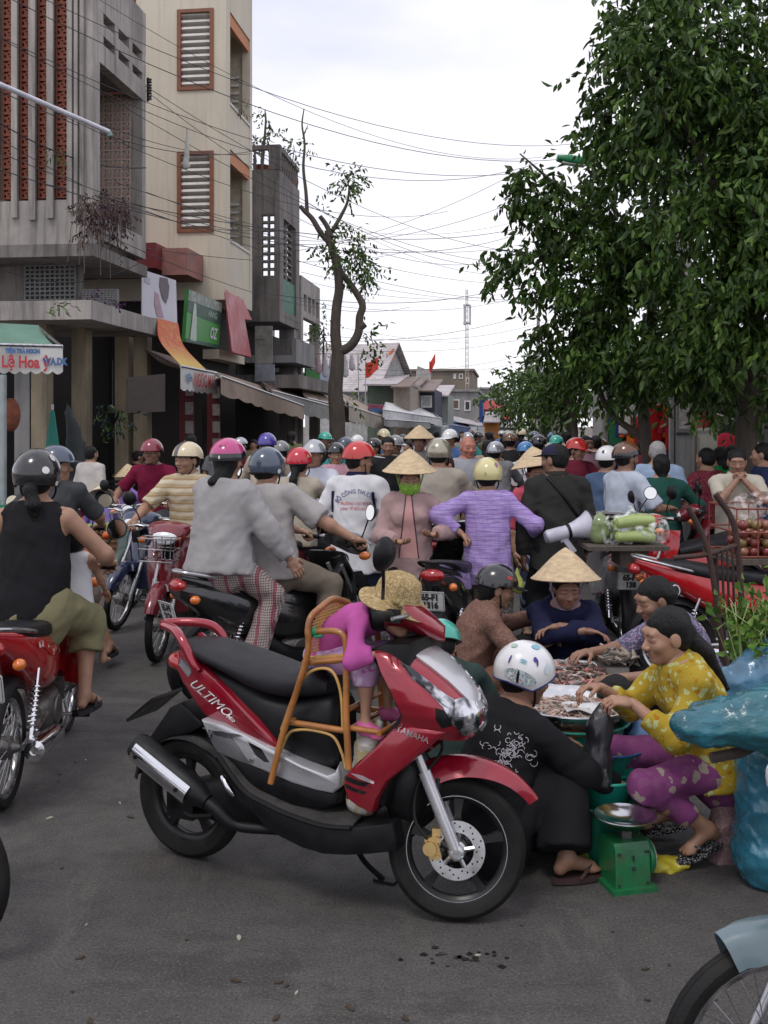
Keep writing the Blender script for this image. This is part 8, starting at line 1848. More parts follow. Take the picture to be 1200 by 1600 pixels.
# --- left pavement market
person('woman in white blouse and maroon trousers with back to us by the shop', at(139, 14.4), -22, H=1.56, fem=True, top=T(C('white_blouse', .5, .47, .44), 1.9, hem=.1, loose=.022), bottom=B(C('maroon_trousers', .22, .015, .07), loose=.02), hair=('short', ), detail=1, seed=35)
person('fruit vendor in lilac blouse and tilted conical hat sitting sideways', at(189, 15.2), -60, H=1.52, fem=True, pz=.42, lean=14, head=(0, 10), top=T(C('lilac_blouse', .26, .16, .46), 1.9), bottom=B(BLACKC), hl=(-.1, .35, .62), hr=(.12, .4, .8), fl=(-.14, .35, .096), fr=(.14, .35, .096), gear=dict(kind='cone', tilt=16), detail=1, seed=36)
person('vendor under low white conical hat in violet blouse, back turned', at(160, 14.0), 20, H=1.5, fem=True, pz=.24, lean=24, head=(0, 30), top=T(C('violet_blouse', .2, .15, .4), 1.9), bottom=B(DGREYC), hl=(-.1, .42, .4), hr=(.12, .42, .4), fl=(-.16, .12, .096), fr=(.16, .12, .096), kl=(-.3, 1, .8), kr=(.3, 1, .8), gear=dict(kind='cone', r=.2, tilt=-6, mat=M('pale_palm', (.66, .58, .42), .7, 0, .15, 22)), detail=1, seed=37)
person('man in grey shirt sitting in the dark doorway with outstretched arm', at(236, 17.6), 70, H=1.64, pz=.62, lean=8, head=(-60, -8), top=T(C('doorway_grey', .26, .26, .27), 1.6), bottom=B(BLACKC), hl=(-.2, .5, .95), hr=(.2, .3, .7), fl=(-.14, .4, .2), fr=(.14, .4, .2), detail=1, seed=38)
person('person in black top and jeans sitting deep in the doorway', at(208, 17.8), -70, H=1.6, pz=.62, lean=10, top=T(BLACKC, .8), bottom=B(C('pale_jeans', .16, .21, .28)), hl=(-.1, .4, .75), hr=(.1, .4, .75), fl=(-.14, .4, .2), fr=(.14, .4, .2), detail=1, seed=39)
person('child with dark hair peering behind the cream helmet rider', at(286, 12.5), 150, H=1.3, top=T(C('child_beige', .4, .32, .25), .8), bottom=B(DGREYC), detail=1, seed=40)
# --- people further back: (px, distance, yaw, seated, headwear, shirt)
far_cols={'white':(.6, .6, .62), 'beige':(.42, .36, .28), 'pink':(.5, .28, .33), 'blue':(.12, .2, .42), 'black':(.02, .02, .022), 'grey':(.25, .25, .26), 'tan':(.36, .26, .17), 'maroon':(.17, .02, .04), 'red':(.45, .03, .04), 'orange':(.5, .18, .05), 'teal':(.04, .22, .22), 'yellow':(.5, .4, .1), 'navy':(.02, .03, .08), 'olive':(.13, .14, .07), 'purple':(.18, .08, .28), 'mint':(.32, .48, .4)}
hcols={'violet':H_VIO, 'grey':H_GRY, 'black':H_BLK, 'silver':H_SIL, 'red':H_RED, 'sky blue':H_SKY, 'white':H_WHT, 'cream':H_CRM, 'maroon':H_MAR, 'teal':H_TEAL, 'champagne':H_GOLD, 'pink':H_PINK, 'brown':H_BRN, 'slate':H_BLU}
far=[(413, 12.6, 0, 1, 'violet', 'beige'), (443, 13.6, 5, 1, 'grey', 'blue'), (526, 12.2, 175, 1, 'black', 'pink'), (606, 12.8, 170, 0, 'hair', 'black'), (594, 14.5, 165, 1, 'black', 'tan'), (619, 15.5, 178, 1, 'grey', 'grey'), (541, 15.6, 180, 1, 'slate', 'teal'), (760, 14.0, -25, 1, 'hair', 'tan'), (778, 13.2, -10, 1, 'silver', 'grey'), (822, 13.6, -30, 1, 'sky blue', 'white'), (800, 15.5, 0, 1, 'brown', 'black'), (846, 15.4, 0, 1, 'black', 'pink'), (790, 18, 5, 1, 'white', 'beige'), (700, 16, 180, 1, 'white', 'blue'), (655, 14.2, 180, 0, 'cone', 'grey'), (640, 17, 180, 1, 'silver', 'white'), (905, 16, 0, 1, 'maroon', 'black'), (914, 13.8, 190, 0, 'hair', 'pink'), (932, 15, 20, 0, 'hair', 'navy'), (940, 17.5, 0, 1, 'red', 'pink'), (958, 18.5, 90, 0, 'hair', 'white'), (985, 17, 180, 0, 'white', 'black'), (1004, 15.5, -90, 0, 'hair', 'maroon'), (868, 17.5, 180, 1, 'teal', 'grey'), (884, 19, 0, 1, 'white', 'mint'), (895, 12.4, 185, 1, 'red', 'maroon'), (560, 19, 180, 1, 'white', 'grey'), (580, 21, 0, 1, 'red', 'white'), (602, 20, 180, 1, 'cream', 'blue'), (628, 23, 180, 1, 'black', 'yellow'), (648, 21, 0, 1, 'maroon', 'white'), (668, 24, 180, 1, 'sky blue', 'pink'), (690, 22, 180, 1, 'grey', 'tan'), (712, 26, 0, 1, 'white', 'red'), (728, 21, 180, 1, 'silver', 'teal'), (745, 25, 180, 1, 'pink', 'navy'), (762, 22, 0, 1, 'black', 'olive'), (776, 27, 180, 0, 'cone', 'purple'), (792, 24, 180, 1, 'champagne', 'white'), (806, 29, 0, 1, 'red', 'black'), (818, 23, 0, 1, 'cream', 'navy'), (832, 26, 180, 1, 'slate', 'white'), (848, 22, 180, 0, 'cone', 'pink'), (864, 25, 0, 1, 'sky blue', 'yellow'), (880, 23, 180, 1, 'black', 'mint'), (722, 33, 180, 1, 'teal', 'white'), (738, 36, 0, 1, 'red', 'grey'), (754, 32, 180, 1, 'white', 'orange'), (770, 38, 180, 1, 'cream', 'black'), (785, 34, 0, 1, 'silver', 'blue'), (798, 40, 180, 1, 'maroon', 'tan'), (812, 35, 180, 1, 'pink', 'white'), (826, 37, 0, 1, 'grey', 'olive'), (705, 30, 180, 1, 'violet', 'white'), (684, 29, 0, 1, 'brown', 'blue'), (662, 31, 180, 1, 'white', 'purple'), (924, 20, 180, 0, 'hair', 'yellow'), (950, 22, -90, 0, 'hair', 'red'), (972, 20.5, 90, 0, 'cone', 'mint'), (1014, 18, 90, 0, 'hair', 'teal'), (1142, 13.6, 180, 0, 'hair', 'red'), (1198, 10.4, 90, 0, 'hair', 'navy'), (300, 17, 90, 0, 'hair', 'white'), (340, 19, 180, 0, 'hair', 'grey'), (372, 18, -90, 0, 'silver', 'maroon'), (396, 21, 180, 0, 'hair', 'tan'), (455, 20, 0, 1, 'cream', 'olive'), (505, 18, 180, 1, 'teal', 'black')]
far=[((px, Y, yaw, s_, 'hair' if(Y>=17 and i%3==0) else{'red':'brown', 'pink':'black', 'maroon':'grey'}.get(hw, hw) if Y>=17 else hw, {'red':'grey', 'orange':'beige', 'yellow':'white'}.get(c_, c_))) for i, (px, Y, yaw, s_, hw, c_) in enumerate(far) if not(26<=i<56 and i%5==2)]
place=['near left shops', 'in mid road', 'on the right']
for i, (px, Y, yaw, seated, hw, shc) in enumerate(far):
 d=1 if Y<16 else 0
 hd={'hair':'dark hair', 'cone':'a conical hat'}.get(hw, 'a %s helmet'%hw)
 lab='%s with %s and %s top %s %s'%('rider' if seated else 'person', hd, shc, 'facing us' if 150<yaw<200 else('facing away' if abs(yaw)<35 else 'sideways'), place[0 if px<520 else(1 if px<850 else 2)])
 k=dict(pz=rnd.uniform(.8, .92), lean=rnd.uniform(0, 16), side=rnd.uniform(-5, 5), fl=(-.2, .2, .32), fr=(.2, .2, .32), hl=(-.3, .42, 1.0), hr=(.3, .42, 1.0)) if seated else dict(lean=3)
 gear=None if hw=='hair' else(dict(kind='cone', tilt=rnd.uniform(-5, 12)) if hw=='cone' else dict(kind='half', mat=hcols[hw], peak=hcols[hw] if i%2 else None))
 person(lab, at(px, Y), yaw+rnd.uniform(-14, 14), H=rnd.uniform(1.5, 1.76), head=(rnd.uniform(-40, 40), rnd.uniform(-4, 14)), fat=rnd.uniform(.92, 1.18), skin=rnd.choice((SKIN, SKIN_D)), top=T(C('far_'+shc, *far_cols[shc]), rnd.choice((.85, 1.8)), loose=.018), bottom=B(rnd.choice((DGREYC, DENIM, BLACKC, TAUPE))), hair=rnd.choice((('short', ), ('short', ), ('bob', ), ('long', ))), gear=gear, detail=d, group='people in the crowd further up the street', seed=100+i, **k)
 if seated and Y<30:
  cols=[('black', BBLK), ('maroon', BMAR), ('silver', BSIL), ('red', BRED), ('navy', BBLU)];cn, cm=cols[i%5]
  key='far_'+cn;src=bpy.data.objects.get(_M.get(key, '') if isinstance(_M.get(key), str) else '')
  bl='%s motorbike under the rider with %s and %s top'%(cn, hd, shc)
  if src is None:
   src=bike(bl, at(px, Y), yaw, cm, group='motorbikes in the crowd', mirrors=i%2==0);_M[key]=src.name
  else:dup(src, None, at(px, Y), R(yaw), bl)
# ------ goods, basins, bags and carts
def basin(name, label, px, pytop, Y, r, h, mat, rimmat=None, z0=None, flare=.78, cat='basin'):
 c=P(px, pytop, Y);z0=c.z-h if z0 is None else z0
 t=thing(name, label, cat, (c.x, c.y, z0));K=MB()
 K.lathe([(.001, .004), (r*flare, 0), (r*(flare+.1), h*.4), (r*.96, h*.94), (r*1.05, h), (r*1.05, h+.008), (r*.93, h*.95), (r*(flare+.06), h*.4), (r*flare*.95, .02), (.001, .02)], n=40)
 b=K.build('bowl', mat, t, angle=50)
 K=MB();K.lathe([(r*1.05+.006*math.cos(a), h+.002+.006*math.sin(a)) for a in[k*math.pi/4 for k in range(8)]], n=40, closed_prof=True);K.build('rim', rimmat or mat, b);return t
TEALP=M('teal_plastic', (.015, .3, .22), .35, 0, .08, 4, coat=.2);BLUEP=M('blue_plastic', (.02, .09, .25), .4, 0, .1, 4);GREENP=M('dark_green_plastic', (.01, .16, .1), .4, 0, .1, 4)
tr0=basin('tray', 'wide aluminium tray of pale shrimp resting on the teal basin', 893, 1097, 4.78, .27, .07, ALU, cat='tray')
ztray=tr0 .location.z
basin('plastic_basin', 'large teal plastic basin under the shrimp tray', 893, 1112, 4.78, .25, .22, TEALP, z0=ztray-.222);basin('plastic_basin', 'dark green upturned tub propping the teal basin', 893, 1180, 4.8, .21, .25, GREENP, z0=0, flare=.95)
tr1=basin('tray', 'aluminium tray heaped with prawns on the blue tub', 893, 1052, 5.55, .285, .07, ALU, cat='tray');basin('plastic_tub', 'blue plastic tub under the prawn tray', 893, 1065, 5.55, .275, .36, BLUEP, z0=max(.0, tr1 .location.z-.362))
def heap(name, label, t, r, h, n, cols, ln, seed, z=.03, cat='seafood'):
 """A mound of curled small pieces."""
 o_root=thing(name, label, cat, t.location+Vector((0, 0, z)));g=random.Random(seed);Ks=[MB() for _ in cols]
 for i in range(n):
  a, q=g.random()*6.283, math.sqrt(g.random())*r;hz=h*(1-(q/r)**2)*g.uniform(.75, 1.05);p=Vector((q*math.cos(a), q*math.sin(a), hz));d=Vector((g.gauss(0, 1), g.gauss(0, 1), g.gauss(0, .35))).normalized();s=Vector((-d.y, d.x, .2)).normalized();l=ln*g.uniform(.7, 1.2);K=Ks[g.randrange(len(cols))]
  K.tube([p-d*l*.5, p-d*l*.15+s*l*.16, p+d*l*.2+s*l*.13, p+d*l*.5-s*l*.05], [l*.07, l*.12, l*.09, l*.02], 5)
 for K, (nm, c_) in zip(Ks, cols):
  if K.v:o=K.build(nm, M('shrimp_'+nm+name, c_, .35, 0, .25, 30, coat=.3), o_root);o['kind']='stuff'
 K=MB();K.lathe([(.001, h*.8), (r*.5, h*.6), (r*.98, .0), (.001, -.005)], n=24);K.build('mound', M('fish_bed', (.16, .12, .1), .5), o_root)
heap('shrimp_heap', 'pale pinkish shrimp spread in the front tray', tr0, .235, .035, 420, [('pale_shrimp', (.42, .3, .24)), ('grey_shrimp', (.3, .26, .23)), ('pink_shrimp', (.5, .33, .28))], .05, 1);heap('prawn_heap', 'heap of dark and pink prawns in the rear tray', tr1, .25, .09, 460, [('dark_prawn', (.1, .075, .06)), ('grey_prawn', (.26, .22, .2)), ('pink_prawn', (.5, .2, .17)), ('pale_prawn', (.42, .34, .28))], .065, 2)
K=MB();K.grid(lambda u, v:(-.05+.2*u, -.16+.16*v, .05+.012*math.sin(u*7)*math.cos(v*5)), 10, 8, .003);o=K.build('plastic_sheet', M('clear_sheet', (.6, .6, .6), .25, 0, .1, 12));o.location=tr0 .location+Vector((0, 0, .02));tag(o, 'pale plastic sheet lying on the shrimp in the front tray', 'sheet')
ws=thing('weighing_scale', 'white pan scale holding fish beside the floral blouse', 'scale', P(958, 1085, 5.6).xy.to_3d());zp=P(0, 1024, 5.6).z
K=MB();K.rings([[(x*.1, y*.09, 0) for x, y in((-1, -1), (1, -1), (1, 1), (-1, 1))], [(x*.07, y*.07, zp-.05) for x, y in((-1, -1), (1, -1), (1, 1), (-1, 1))]]);K.build('body', M('scale_white', (.36, .33, .29), .6, stain=.4), ws, False)
K=MB();K.lathe([(.001, zp-.03), (.08, zp-.028), (.125, zp), (.13, zp+.004), (.08, zp-.02), (.001, zp-.022)], n=28);K.build('pan', ALU, ws);heap('fish_portion', 'handful of small fish on the white scale pan', ws, .1, .05, 70, [('dark_fish', (.14, .12, .1)), ('pale_fish', (.33, .28, .22))], .09, 3, zp-.015)
gs=thing('weighing_scale', 'green dial scale with shiny steel pan on the ground in front', 'scale', P(976, 1380, 4.06).xy.to_3d(), R(14));GSM=M('scale_green', (.012, .16, .055), .42, 0, .2, 9, stain=.55, stain_col=(.05, .03, .015), stain_scale=14, coat=.2);gs.location.z=0
K=MB();K.prism([(-.075, .018), (.075, .018), (.07, .16), (.055, .185), (-.055, .185), (-.07, .16)], -.075, .075, .008);K.build('body', GSM, gs);K=MB();K.bx(-.095, .095, -.095, .095, 0, .018);K.build('base', GSM, gs, False)
K=MB();K.lathe([(.001, .03), (.066, .026), (.078, .006), (.078, 0)], (.076, 0, .105), (1, 0, 0), 28);dl=K.build('dial_case', GSM, gs);K=MB();K.cyl((.104, 0, .105), (.107, 0, .105), .06, .06, 24);K.build('dial', M('dial_face', (.6, .6, .55), .4), dl)
K=MB();K.bx(-.02, .02, -.02, .02, .185, .235);K.cyl((0, 0, .225), (0, 0, .24), .05, .05, 16);K.build('stem', GREASE, gs);K=MB();K.lathe([(.001, .235), (.08, .236), (.118, .268), (.124, .272), (.118, .274), (.08, .245), (.001, .243)], n=40);K.build('pan', M('pan_steel', (.62, .62, .64), .22, 1, .1, 6), gs)
K=MB();K.box((-.0, -.0765, .09), (.012, .004, .014));K.box((0, -.0765, .13), (.006, .004, .02));[K.box((sx*.06, -.0765, zz_), (.01, .004, .01)) for sx in(-1, 1) for zz_ in(.03, .15)];K.build('screws', INK, gs)
basin('plastic_basin', 'teal bowl tilted behind the green scale', 948, 1262, 4.35, .13, .13, TEALP, z0=.2, flare=.6);basin('plastic_tub', 'dark green tub behind the green scale', 938, 1275, 4.3, .13, .24, GREENP, z0=0, flare=.85);basin('plastic_basin', 'teal and blue bowl below the black bag', 952, 1208, 4.5, .14, .1, M('teal_worn', (.03, .28, .24), .4, stain=.3), BLUEP, z0=.3, flare=.6);basin('plastic_tub', 'teal tub supporting the teal and blue bowl', 955, 1260, 4.52, .12, .3, TEALP, z0=0, flare=.9)
def film(name, c, dark, pale):
 m, nt, b=_nt(name);b.inputs['Roughness'].default_value=.22;b.inputs['Coat Weight'].default_value=.4;b.inputs['Coat Roughness'].default_value=.1
 def ridge(s, st):return mth(nt, 'ABSOLUTE', mth(nt, 'SUBTRACT', noise(nt, s, 3, st, .5), .5))
 r1, r2=ridge(7, (1, 1, .5)), ridge(19, (1, 1, .7));h=mth(nt, 'ADD', mth(nt, 'MINIMUM', mth(nt, 'MULTIPLY', r1, 5), 1), mth(nt, 'MULTIPLY', mth(nt, 'MINIMUM', mth(nt, 'MULTIPLY', r2, 6), 1), .4))
 col=mixc(nt, ramp(nt, noise(nt, 4, 4), .4, .62), dark, c);col=mixc(nt, mth(nt, 'MULTIPLY', ramp(nt, noise(nt, 9, 5, (1.5, 1.5, .25), .7), .5, .62), .75), col, pale)
 nt.links.new(col, b.inputs['Base Color']);bumpn(nt, b, h, .9, .03);_M[name]=m;return m
BLUEBAG=film('blue_film', (.09, .27, .4), (.03, .13, .18), (.34, .52, .6));BLUEB2=film('teal_film', (.02, .14, .21), (.01, .07, .09), (.14, .34, .43));BLKBAG=film('black_film', (.02, .02, .026), (.006, .006, .008), (.09, .09, .11))
def bag(name, label, loc, prims, mat, h=.012, wr=.018, seed=0, fold=None, cat='bag', it=1, ws=1.0):
 S_=SDF()
 for a, b, ra, rb, k in prims:S_.cone(a, b, ra, rb, k=k)
 o=soft(name, S_, h, mat, None, it, wr=wr, seed=seed, fold=fold, wscale=ws);o.location=loc;return tag(o, label, cat)
BLKBAG=M('black_poly', (.018, .018, .022), .28, 0, .3, 9, bump=.4, bs=30, stretch=(1, 1, .15));BLUEBAG=M('blue_poly', (.035, .20, .29), .25, 0, .45, 5, stain=.55, stain_col=(.012, .07, .06), stain_scale=3.5, coat=.5, bump=1, bs=30, stretch=(1, 1, .5));BLUEB2=M('blue_poly_dark', (.02, .13, .17), .3, 0, .45, 6, stain=.6, stain_col=(.01, .06, .04), stain_scale=4, coat=.4, bump=1, bs=30, stretch=(.4, 1, 1));YELBAG=M('yellow_poly', (.45, .38, .03), .35, 0, .3, 9, bump=.4, bs=30)
bag('plastic_bag', 'black plastic bag hanging from the hands of the yellow blouse', P(936, 1160, 4.25), [((.02, 0, .14), (0, 0, .06), .012, .045, .04), ((0, 0, .06), (-.02, 0, -.1), .036, .062, .05), ((-.02, 0, -.08), (-.01, 0, -.14), .066, .045, .05)], BLKBAG, .008, .022, 3, (.3, .9, .05))
bag('plastic_bag', 'crumpled yellow plastic bag on the ground beside the green scale', P(1030, 1345, 4.2).xy.to_3d()+Vector((0, 0, .05)), [((-.08, 0, -.03), (.02, -.03, -.03), .03, .025, .03), ((0, .03, -.03), (.1, .0, -.032), .028, .02, .03), ((-.06, .02, -.02), (-.02, .05, .0), .03, .015, .02)], YELBAG, .006, .02, 4, None, 'bag', 1, 1.8)
bag('plastic_bag', 'yellow green plastic bag half hidden behind black trouser leg', P(905, 1385, 4.25).xy.to_3d()+Vector((0, 0, .07)), [((0, 0, -.02), (0, 0, .06), .06, .045, .04), ((0, 0, .06), (.0, 0, .15), .04, .02, .03)], M('lime_poly', (.3, .3, .03), .35, 0, .3, 9), .009, .014, 5)
bag('plastic_sack', 'large blue plastic sack of greens bulging at the right edge', P(1203, 1385, 4.08).xy.to_3d()+Vector((.02, 0, 0)), [((0, 0, .14), (.0, .02, .5), .155, .14, .06), ((.02, -.02, .5), (.04, 0, .62), .12, .07, .06), ((.12, .05, .12), (.16, .05, .5), .15, .13, .06), ((-.02, -.02, .1), (.0, .0, .14), .13, .15, .05)], BLUEBAG, .009, .016, 6, (.4, .3, .25), 'sack', 0, 1.5)
bag('plastic_sack', 'dark teal plastic bundle lying above the big blue sack', P(1152, 1132, 3.82), [((-.2, 0, -.01), (.34, .02, .13), .035, .07, .02), ((-.2, -.01, -.01), (.34, -.04, .06), .038, .055, .012), ((-.19, -.01, -.02), (.32, -.06, -.01), .036, .055, .012), ((-.17, .0, -.03), (.3, -.03, -.08), .03, .06, .014), ((-.1, .06, .0), (.3, .1, .05), .07, .1, .05), ((-.2, .0, .0), (-.13, -.02, -.03), .05, .05, .02)], BLUEB2, .008, .012, 7, (.15, .2, .9), 'sack', 0, 1.6)
bag('plastic_sack', 'blue plastic wrapping spilling below the green leaves', P(1185, 1050, 4.75), [((-.08, 0, -.05), (.1, 0, .05), .1, .12, .05), ((-.05, 0, -.15), (.1, 0, -.1), .11, .13, .05), ((-.0, 0, -.35), (.1, 0, -.2), .13, .14, .05)], M('pale_blue_poly', (.08, .2, .32), .25, 0, .4, 6, coat=.5, bump=.5, bs=22), .012, .022, 8, None, 'sack')
bag('plastic_bag', 'brownish net bag behind the magenta trousers', P(1128, 1290, 4.3), [((0, 0, -.18), (.01, 0, .08), .08, .06, .05), ((.01, 0, .08), (.04, 0, .16), .05, .03, .03)], PM('net_brown', 'speckle', (.2, .12, .13), (.3, .22, .2), None, .4, .6), .011, .014, 9)
K=MB();wst=thing('wooden_stake', 'dark wooden stake under the teal bundle', 'stake', P(1150, 1180, 3.86));K.tube([(-.09, 0, -.01), (.02, .03, .0), (.12, .07, .03)], .022, 8);K.build('shaft', BARK, wst);
stl=thing('low_bench', 'low wooden bench carrying the blue bundles at right', 'bench', P(1215, 664, 4.1).xy.to_3d());zt_=P(0, 1190, 3.9).z-.05
K=MB();K.bx(-.08, .5, -.3, .2, zt_-.04, zt_);K.build('top', BARK, stl, False)
for x in(.0, .45):
 for y in(-.0, .16):K=MB();K.bx(x-.02, x+.02, y-.02, y+.02, 0, zt_-.04);K.build('leg', BARK, stl, False)
vg=thing('leafy_greens', 'bunch of fresh leafy greens on the blue wrapping at right', 'vegetables', P(1180, 985, 4.8));B_, D_=twigs([(0, 0, -.02, .13, .1, .12), (.1, 0, .05, .12, .1, .13), (.05, 0, -.14, .12, .1, .08), (-.06, .0, .02, .06, .06, .1)], 2600, 77, -.3, .025, 7, .15)
VEG=leafmat('veg_green', (.09, .2, .03), .5);VEG2=leafmat('veg_light', (.17, .27, .06), .5);o=obj('leaves', leaves_mesh('leaves', B_, D_, .05, .034, [VEG, VEG2, VEG], 7), vg);o['kind']='stuff';K=MB();g=random.Random(9)
for i in range(40):p=Vector((g.uniform(-.1, .15), g.uniform(-.08, .08), -.15));K.tube([p, p+Vector((g.gauss(0, .03), g.gauss(0, .03), .15)), p+Vector((g.gauss(-.02, .07), g.gauss(0, .05), .28))], .003, 4)
K.build('stalks', M('stalk_green', (.3, .38, .14), .5), vg)
for i, px in enumerate((1146, 1153)):
 pass
gd=P(990, 842, 7.55);GRD=M('pale_gourd', (.36, .45, .16), .4, 0, .18, 7, stain=.3, stain_col=(.2, .32, .06), coat=.3);brd=thing('carrying_board', 'dark board across the silver motorbike seat under the gourds', 'board', Vector((gd.x-.03, gd.y, gd.z-.05)));K=MB();K.bx(-.34, .24, -.2, .2, -.015, .015);K.build('plank', BARK, brd, False);K=MB();K.bx(-.1, .1, -.15, .15, -.13, -.015);K.build('cleat', BARK, brd, False)
k_=0
for row, (n, z) in enumerate(((3, .02), (3, .075), (2, .13))):
 for i in range(n):
  K=MB();K.tube(bez([(-.15, 0, 0), (-.1, 0, .004), (0, .0, .012), (.1, 0, .004), (.15, 0, -.004)], 4), [.014]+[.034+.01*math.sin(math.pi*j/16) for j in range(1, 16)]+[.012], 12);o=K.build('gourd', GRD);o.location=gd+Vector((.01*(k_%3)-.01, -.09+.09*i+.04*(row%2), z));o.rotation_euler=(0, R(rnd.uniform(-6, 6)), R(rnd.uniform(-13, 13)));k_+=1
  tag(o, 'pale green gourd in the clear bag on the silver motorbike', 'gourd', 'gourds in the clear bag')
def clearmat(n, c):
 m, nt, b=_nt(n);b.inputs['Base Color'].default_value=c4(c);b.inputs['Roughness'].default_value=.15;tr=nt.nodes.new('ShaderNodeBsdfTransparent');mx=nt.nodes.new('ShaderNodeMixShader');nt.links.new(mth(nt, 'MULTIPLY', ramp(nt, noise(nt, 16, 3), .44, .66), .75), mx.inputs[0]);nt.links.new(tr.outputs[0], mx.inputs[1]);nt.links.new(b.outputs[0], mx.inputs[2]);nt.links.new(mx.outputs[0], nt.nodes['Material Output'].inputs['Surface']);return m
bag('clear_bag', 'clear plastic bag knotted around the pale gourds', gd, [((-.14, 0, .06), (.14, 0, .06), .125, .125, .06), ((0, 0, .13), (-.03, 0, .23), .07, .02, .05), ((-.05, 0, .24), (.0, 0, .22), .015, .012, .02)], clearmat('clear_poly', (.8, .82, .8)), .014, .014, 10)
bag('plastic_bag', 'smaller green filled clear bag left of the gourd bag', gd+Vector((-.24, .02, .05)), [((0, 0, -.02), (0, 0, .06), .075, .07, .04), ((0, 0, .08), (0, 0, .14), .05, .015, .04)], M('cloudy_green_bag', (.22, .28, .13), .3, 0, .3, 12, coat=.5), .011, .01, 11)
CART=M('rusty_iron', (.05, .03, .027), .7, .3, .4, 8, stain=.6, stain_col=(.1, .045, .025), stain_scale=7, bump=.4, bs=40);ct=thing('handcart_frame', 'rusty curved iron handcart frame standing in front of the red motorbike', 'cart', P(1130, 664, 5.9).xy.to_3d());o0=ct.location;Pc=lambda px, py, d=0:P(px, py, 5.9+d)-o0
for nm, pts, r in(('side_rail', [Pc(1075, 792), Pc(1103, 850), Pc(1117, 920), Pc(1125, 990), Pc(1138, 1060), Pc(1140, 1130)], .017), ('side_rail', [Pc(1118, 772, .2), Pc(1145, 815, .2), Pc(1155, 880, .2), Pc(1160, 960, .2), Pc(1166, 1030, .2), Pc(1168, 1110, .2)], .018), ('cross_rail', [Pc(1052, 872), Pc(1105, 866), Pc(1150, 852, .2)], .015)):
 K=MB();K.tube(bez(pts, 5), r, 10);K.build(nm, CART, ct)
for px in(1120, 1128, 1136, 1144):K=MB();K.tube([Pc(px, 862-(px-1120)*.35, .05), Pc(px+6, 1040, .1)], .008, 6);K.build('rod', CART, ct)
K=MB();K.tube([Pc(1140, 1125), Pc(1240, 1080, .6)], .024, 8);K.tube([Pc(1168, 1105, .2), Pc(1260, 1075, .8)], .024, 8);K.build('shaft', CART, ct)
cr=thing('wire_crate', 'wire crate full of red fruit standing at the right edge', 'crate', P(1190, 664, 7.4).xy.to_3d());zc0, zc1=P(0, 862, 7.4).z, P(0, 790, 7.4).z;K=MB()
x0, x1, y0, y1=-.28, .75, -.3, .3
for z in(zc0, (zc0+zc1)/2, zc1):K.tube([(x0, y0, z), (x1, y0, z), (x1, y1, z), (x0, y1, z), (x0, y0, z)], .007, 5)
for i in range(8):x=x0+(x1-x0)*i/7;K.tube([(x, y0, zc0), (x, y0, zc1)], .005, 5);K.tube([(x, y1, zc0), (x, y1, zc1)], .005, 5)
K.build('wire_frame', M('red_wire', (.2, .05, .03), .6), cr);K=MB();K.bx(x0-.05, x1, y0-.05, y1, zc0-.05, zc0-.012);K.build('shelf', BARK, cr, False)
for x in(x0, x1-.05):
 for y in(y0, y1-.05):K=MB();K.bx(x, x+.05, y, y+.05, 0, zc0-.05);K.build('leg', BARK, cr, False)
fm=MB();fm.ell((0, 0, 0), (.038, .038, .036), 10, 7);fmes=[fm.mesh('fruit', M('fruit_red%d'%k, c_, .35, 0, .25, 30, coat=.4)) for k, c_ in enumerate(((.2, .035, .03), (.28, .11, .06), (.22, .15, .05)))]
g=random.Random(5)
for lay in range(4):
 for i in range(12):
  for j in range(3 if lay<3 else 2):
   if lay and i%4==3 and lay==3:continue
   o=obj('fruit', fmes[g.choice((0, 0, 1, 2))]);o.location=cr.location+Vector((x0+.06+i*.08+g.uniform(-.01, .01), y0+.05+j*.1+g.uniform(-.01, .01), zc0+.03+lay*.062));tag(o, 'small round red or yellowish fruit heaped in the wire crate', 'fruit', 'fruit heaped in the wire crate')
bag('plastic_sheet', 'loose clear plastic sheet draped over the red fruit', cr.location+Vector((.2, 0, zc1-.02)), [((-.4, -.1, 0), (.4, .1, .03), .09, .11, .05), ((-.3, .1, .0), (.3, -.1, .04), .1, .1, .05)], clearmat('clear_poly2', (.6, .52, .5)), .02, .03, 12, None, 'sheet')
WICK=M('wicker_brown', (.16, .07, .035), .8, 0, .4, 16, bump=.8, bs=60, stretch=(1, 1, 4))
def basket(label, px, py_rim, Y, r, h):
 c=P(px, py_rim, Y);t=thing('wicker_basket', label, 'basket', (c.x, c.y, 0));hh=max(.15, c.z)
 K=MB();K.lathe([(.001, 0), (r*.8, 0), (r*.92, hh*.5), (r, hh), (r*1.04, hh+.01), (r*.95, hh-.01), (r*.85, hh*.5), (.001, hh*.5)], n=26);b=K.build('bowl', WICK, t)
 for k in range(5):K=MB();zz_=hh*(k+.6)/5;rr=r*(.82+.2*(k+.6)/5);K.lathe([(rr+.01*math.cos(a), zz_+.012*math.sin(a)) for a in[q*math.pi/3 for q in range(6)]], n=26, closed_prof=True);K.build('woven_band', WICK, b)
 return t, hh
fm2=MB();fm2 .ell((0, 0, 0), (.055, .055, .05), 12, 8);FG=[fm2 .mesh('fruit', M('guava%d'%k, c_, .4, 0, .2, 12)) for k, c_ in enumerate(((.3, .36, .1), (.24, .33, .08), (.38, .42, .16), (.5, .09, .02)))]
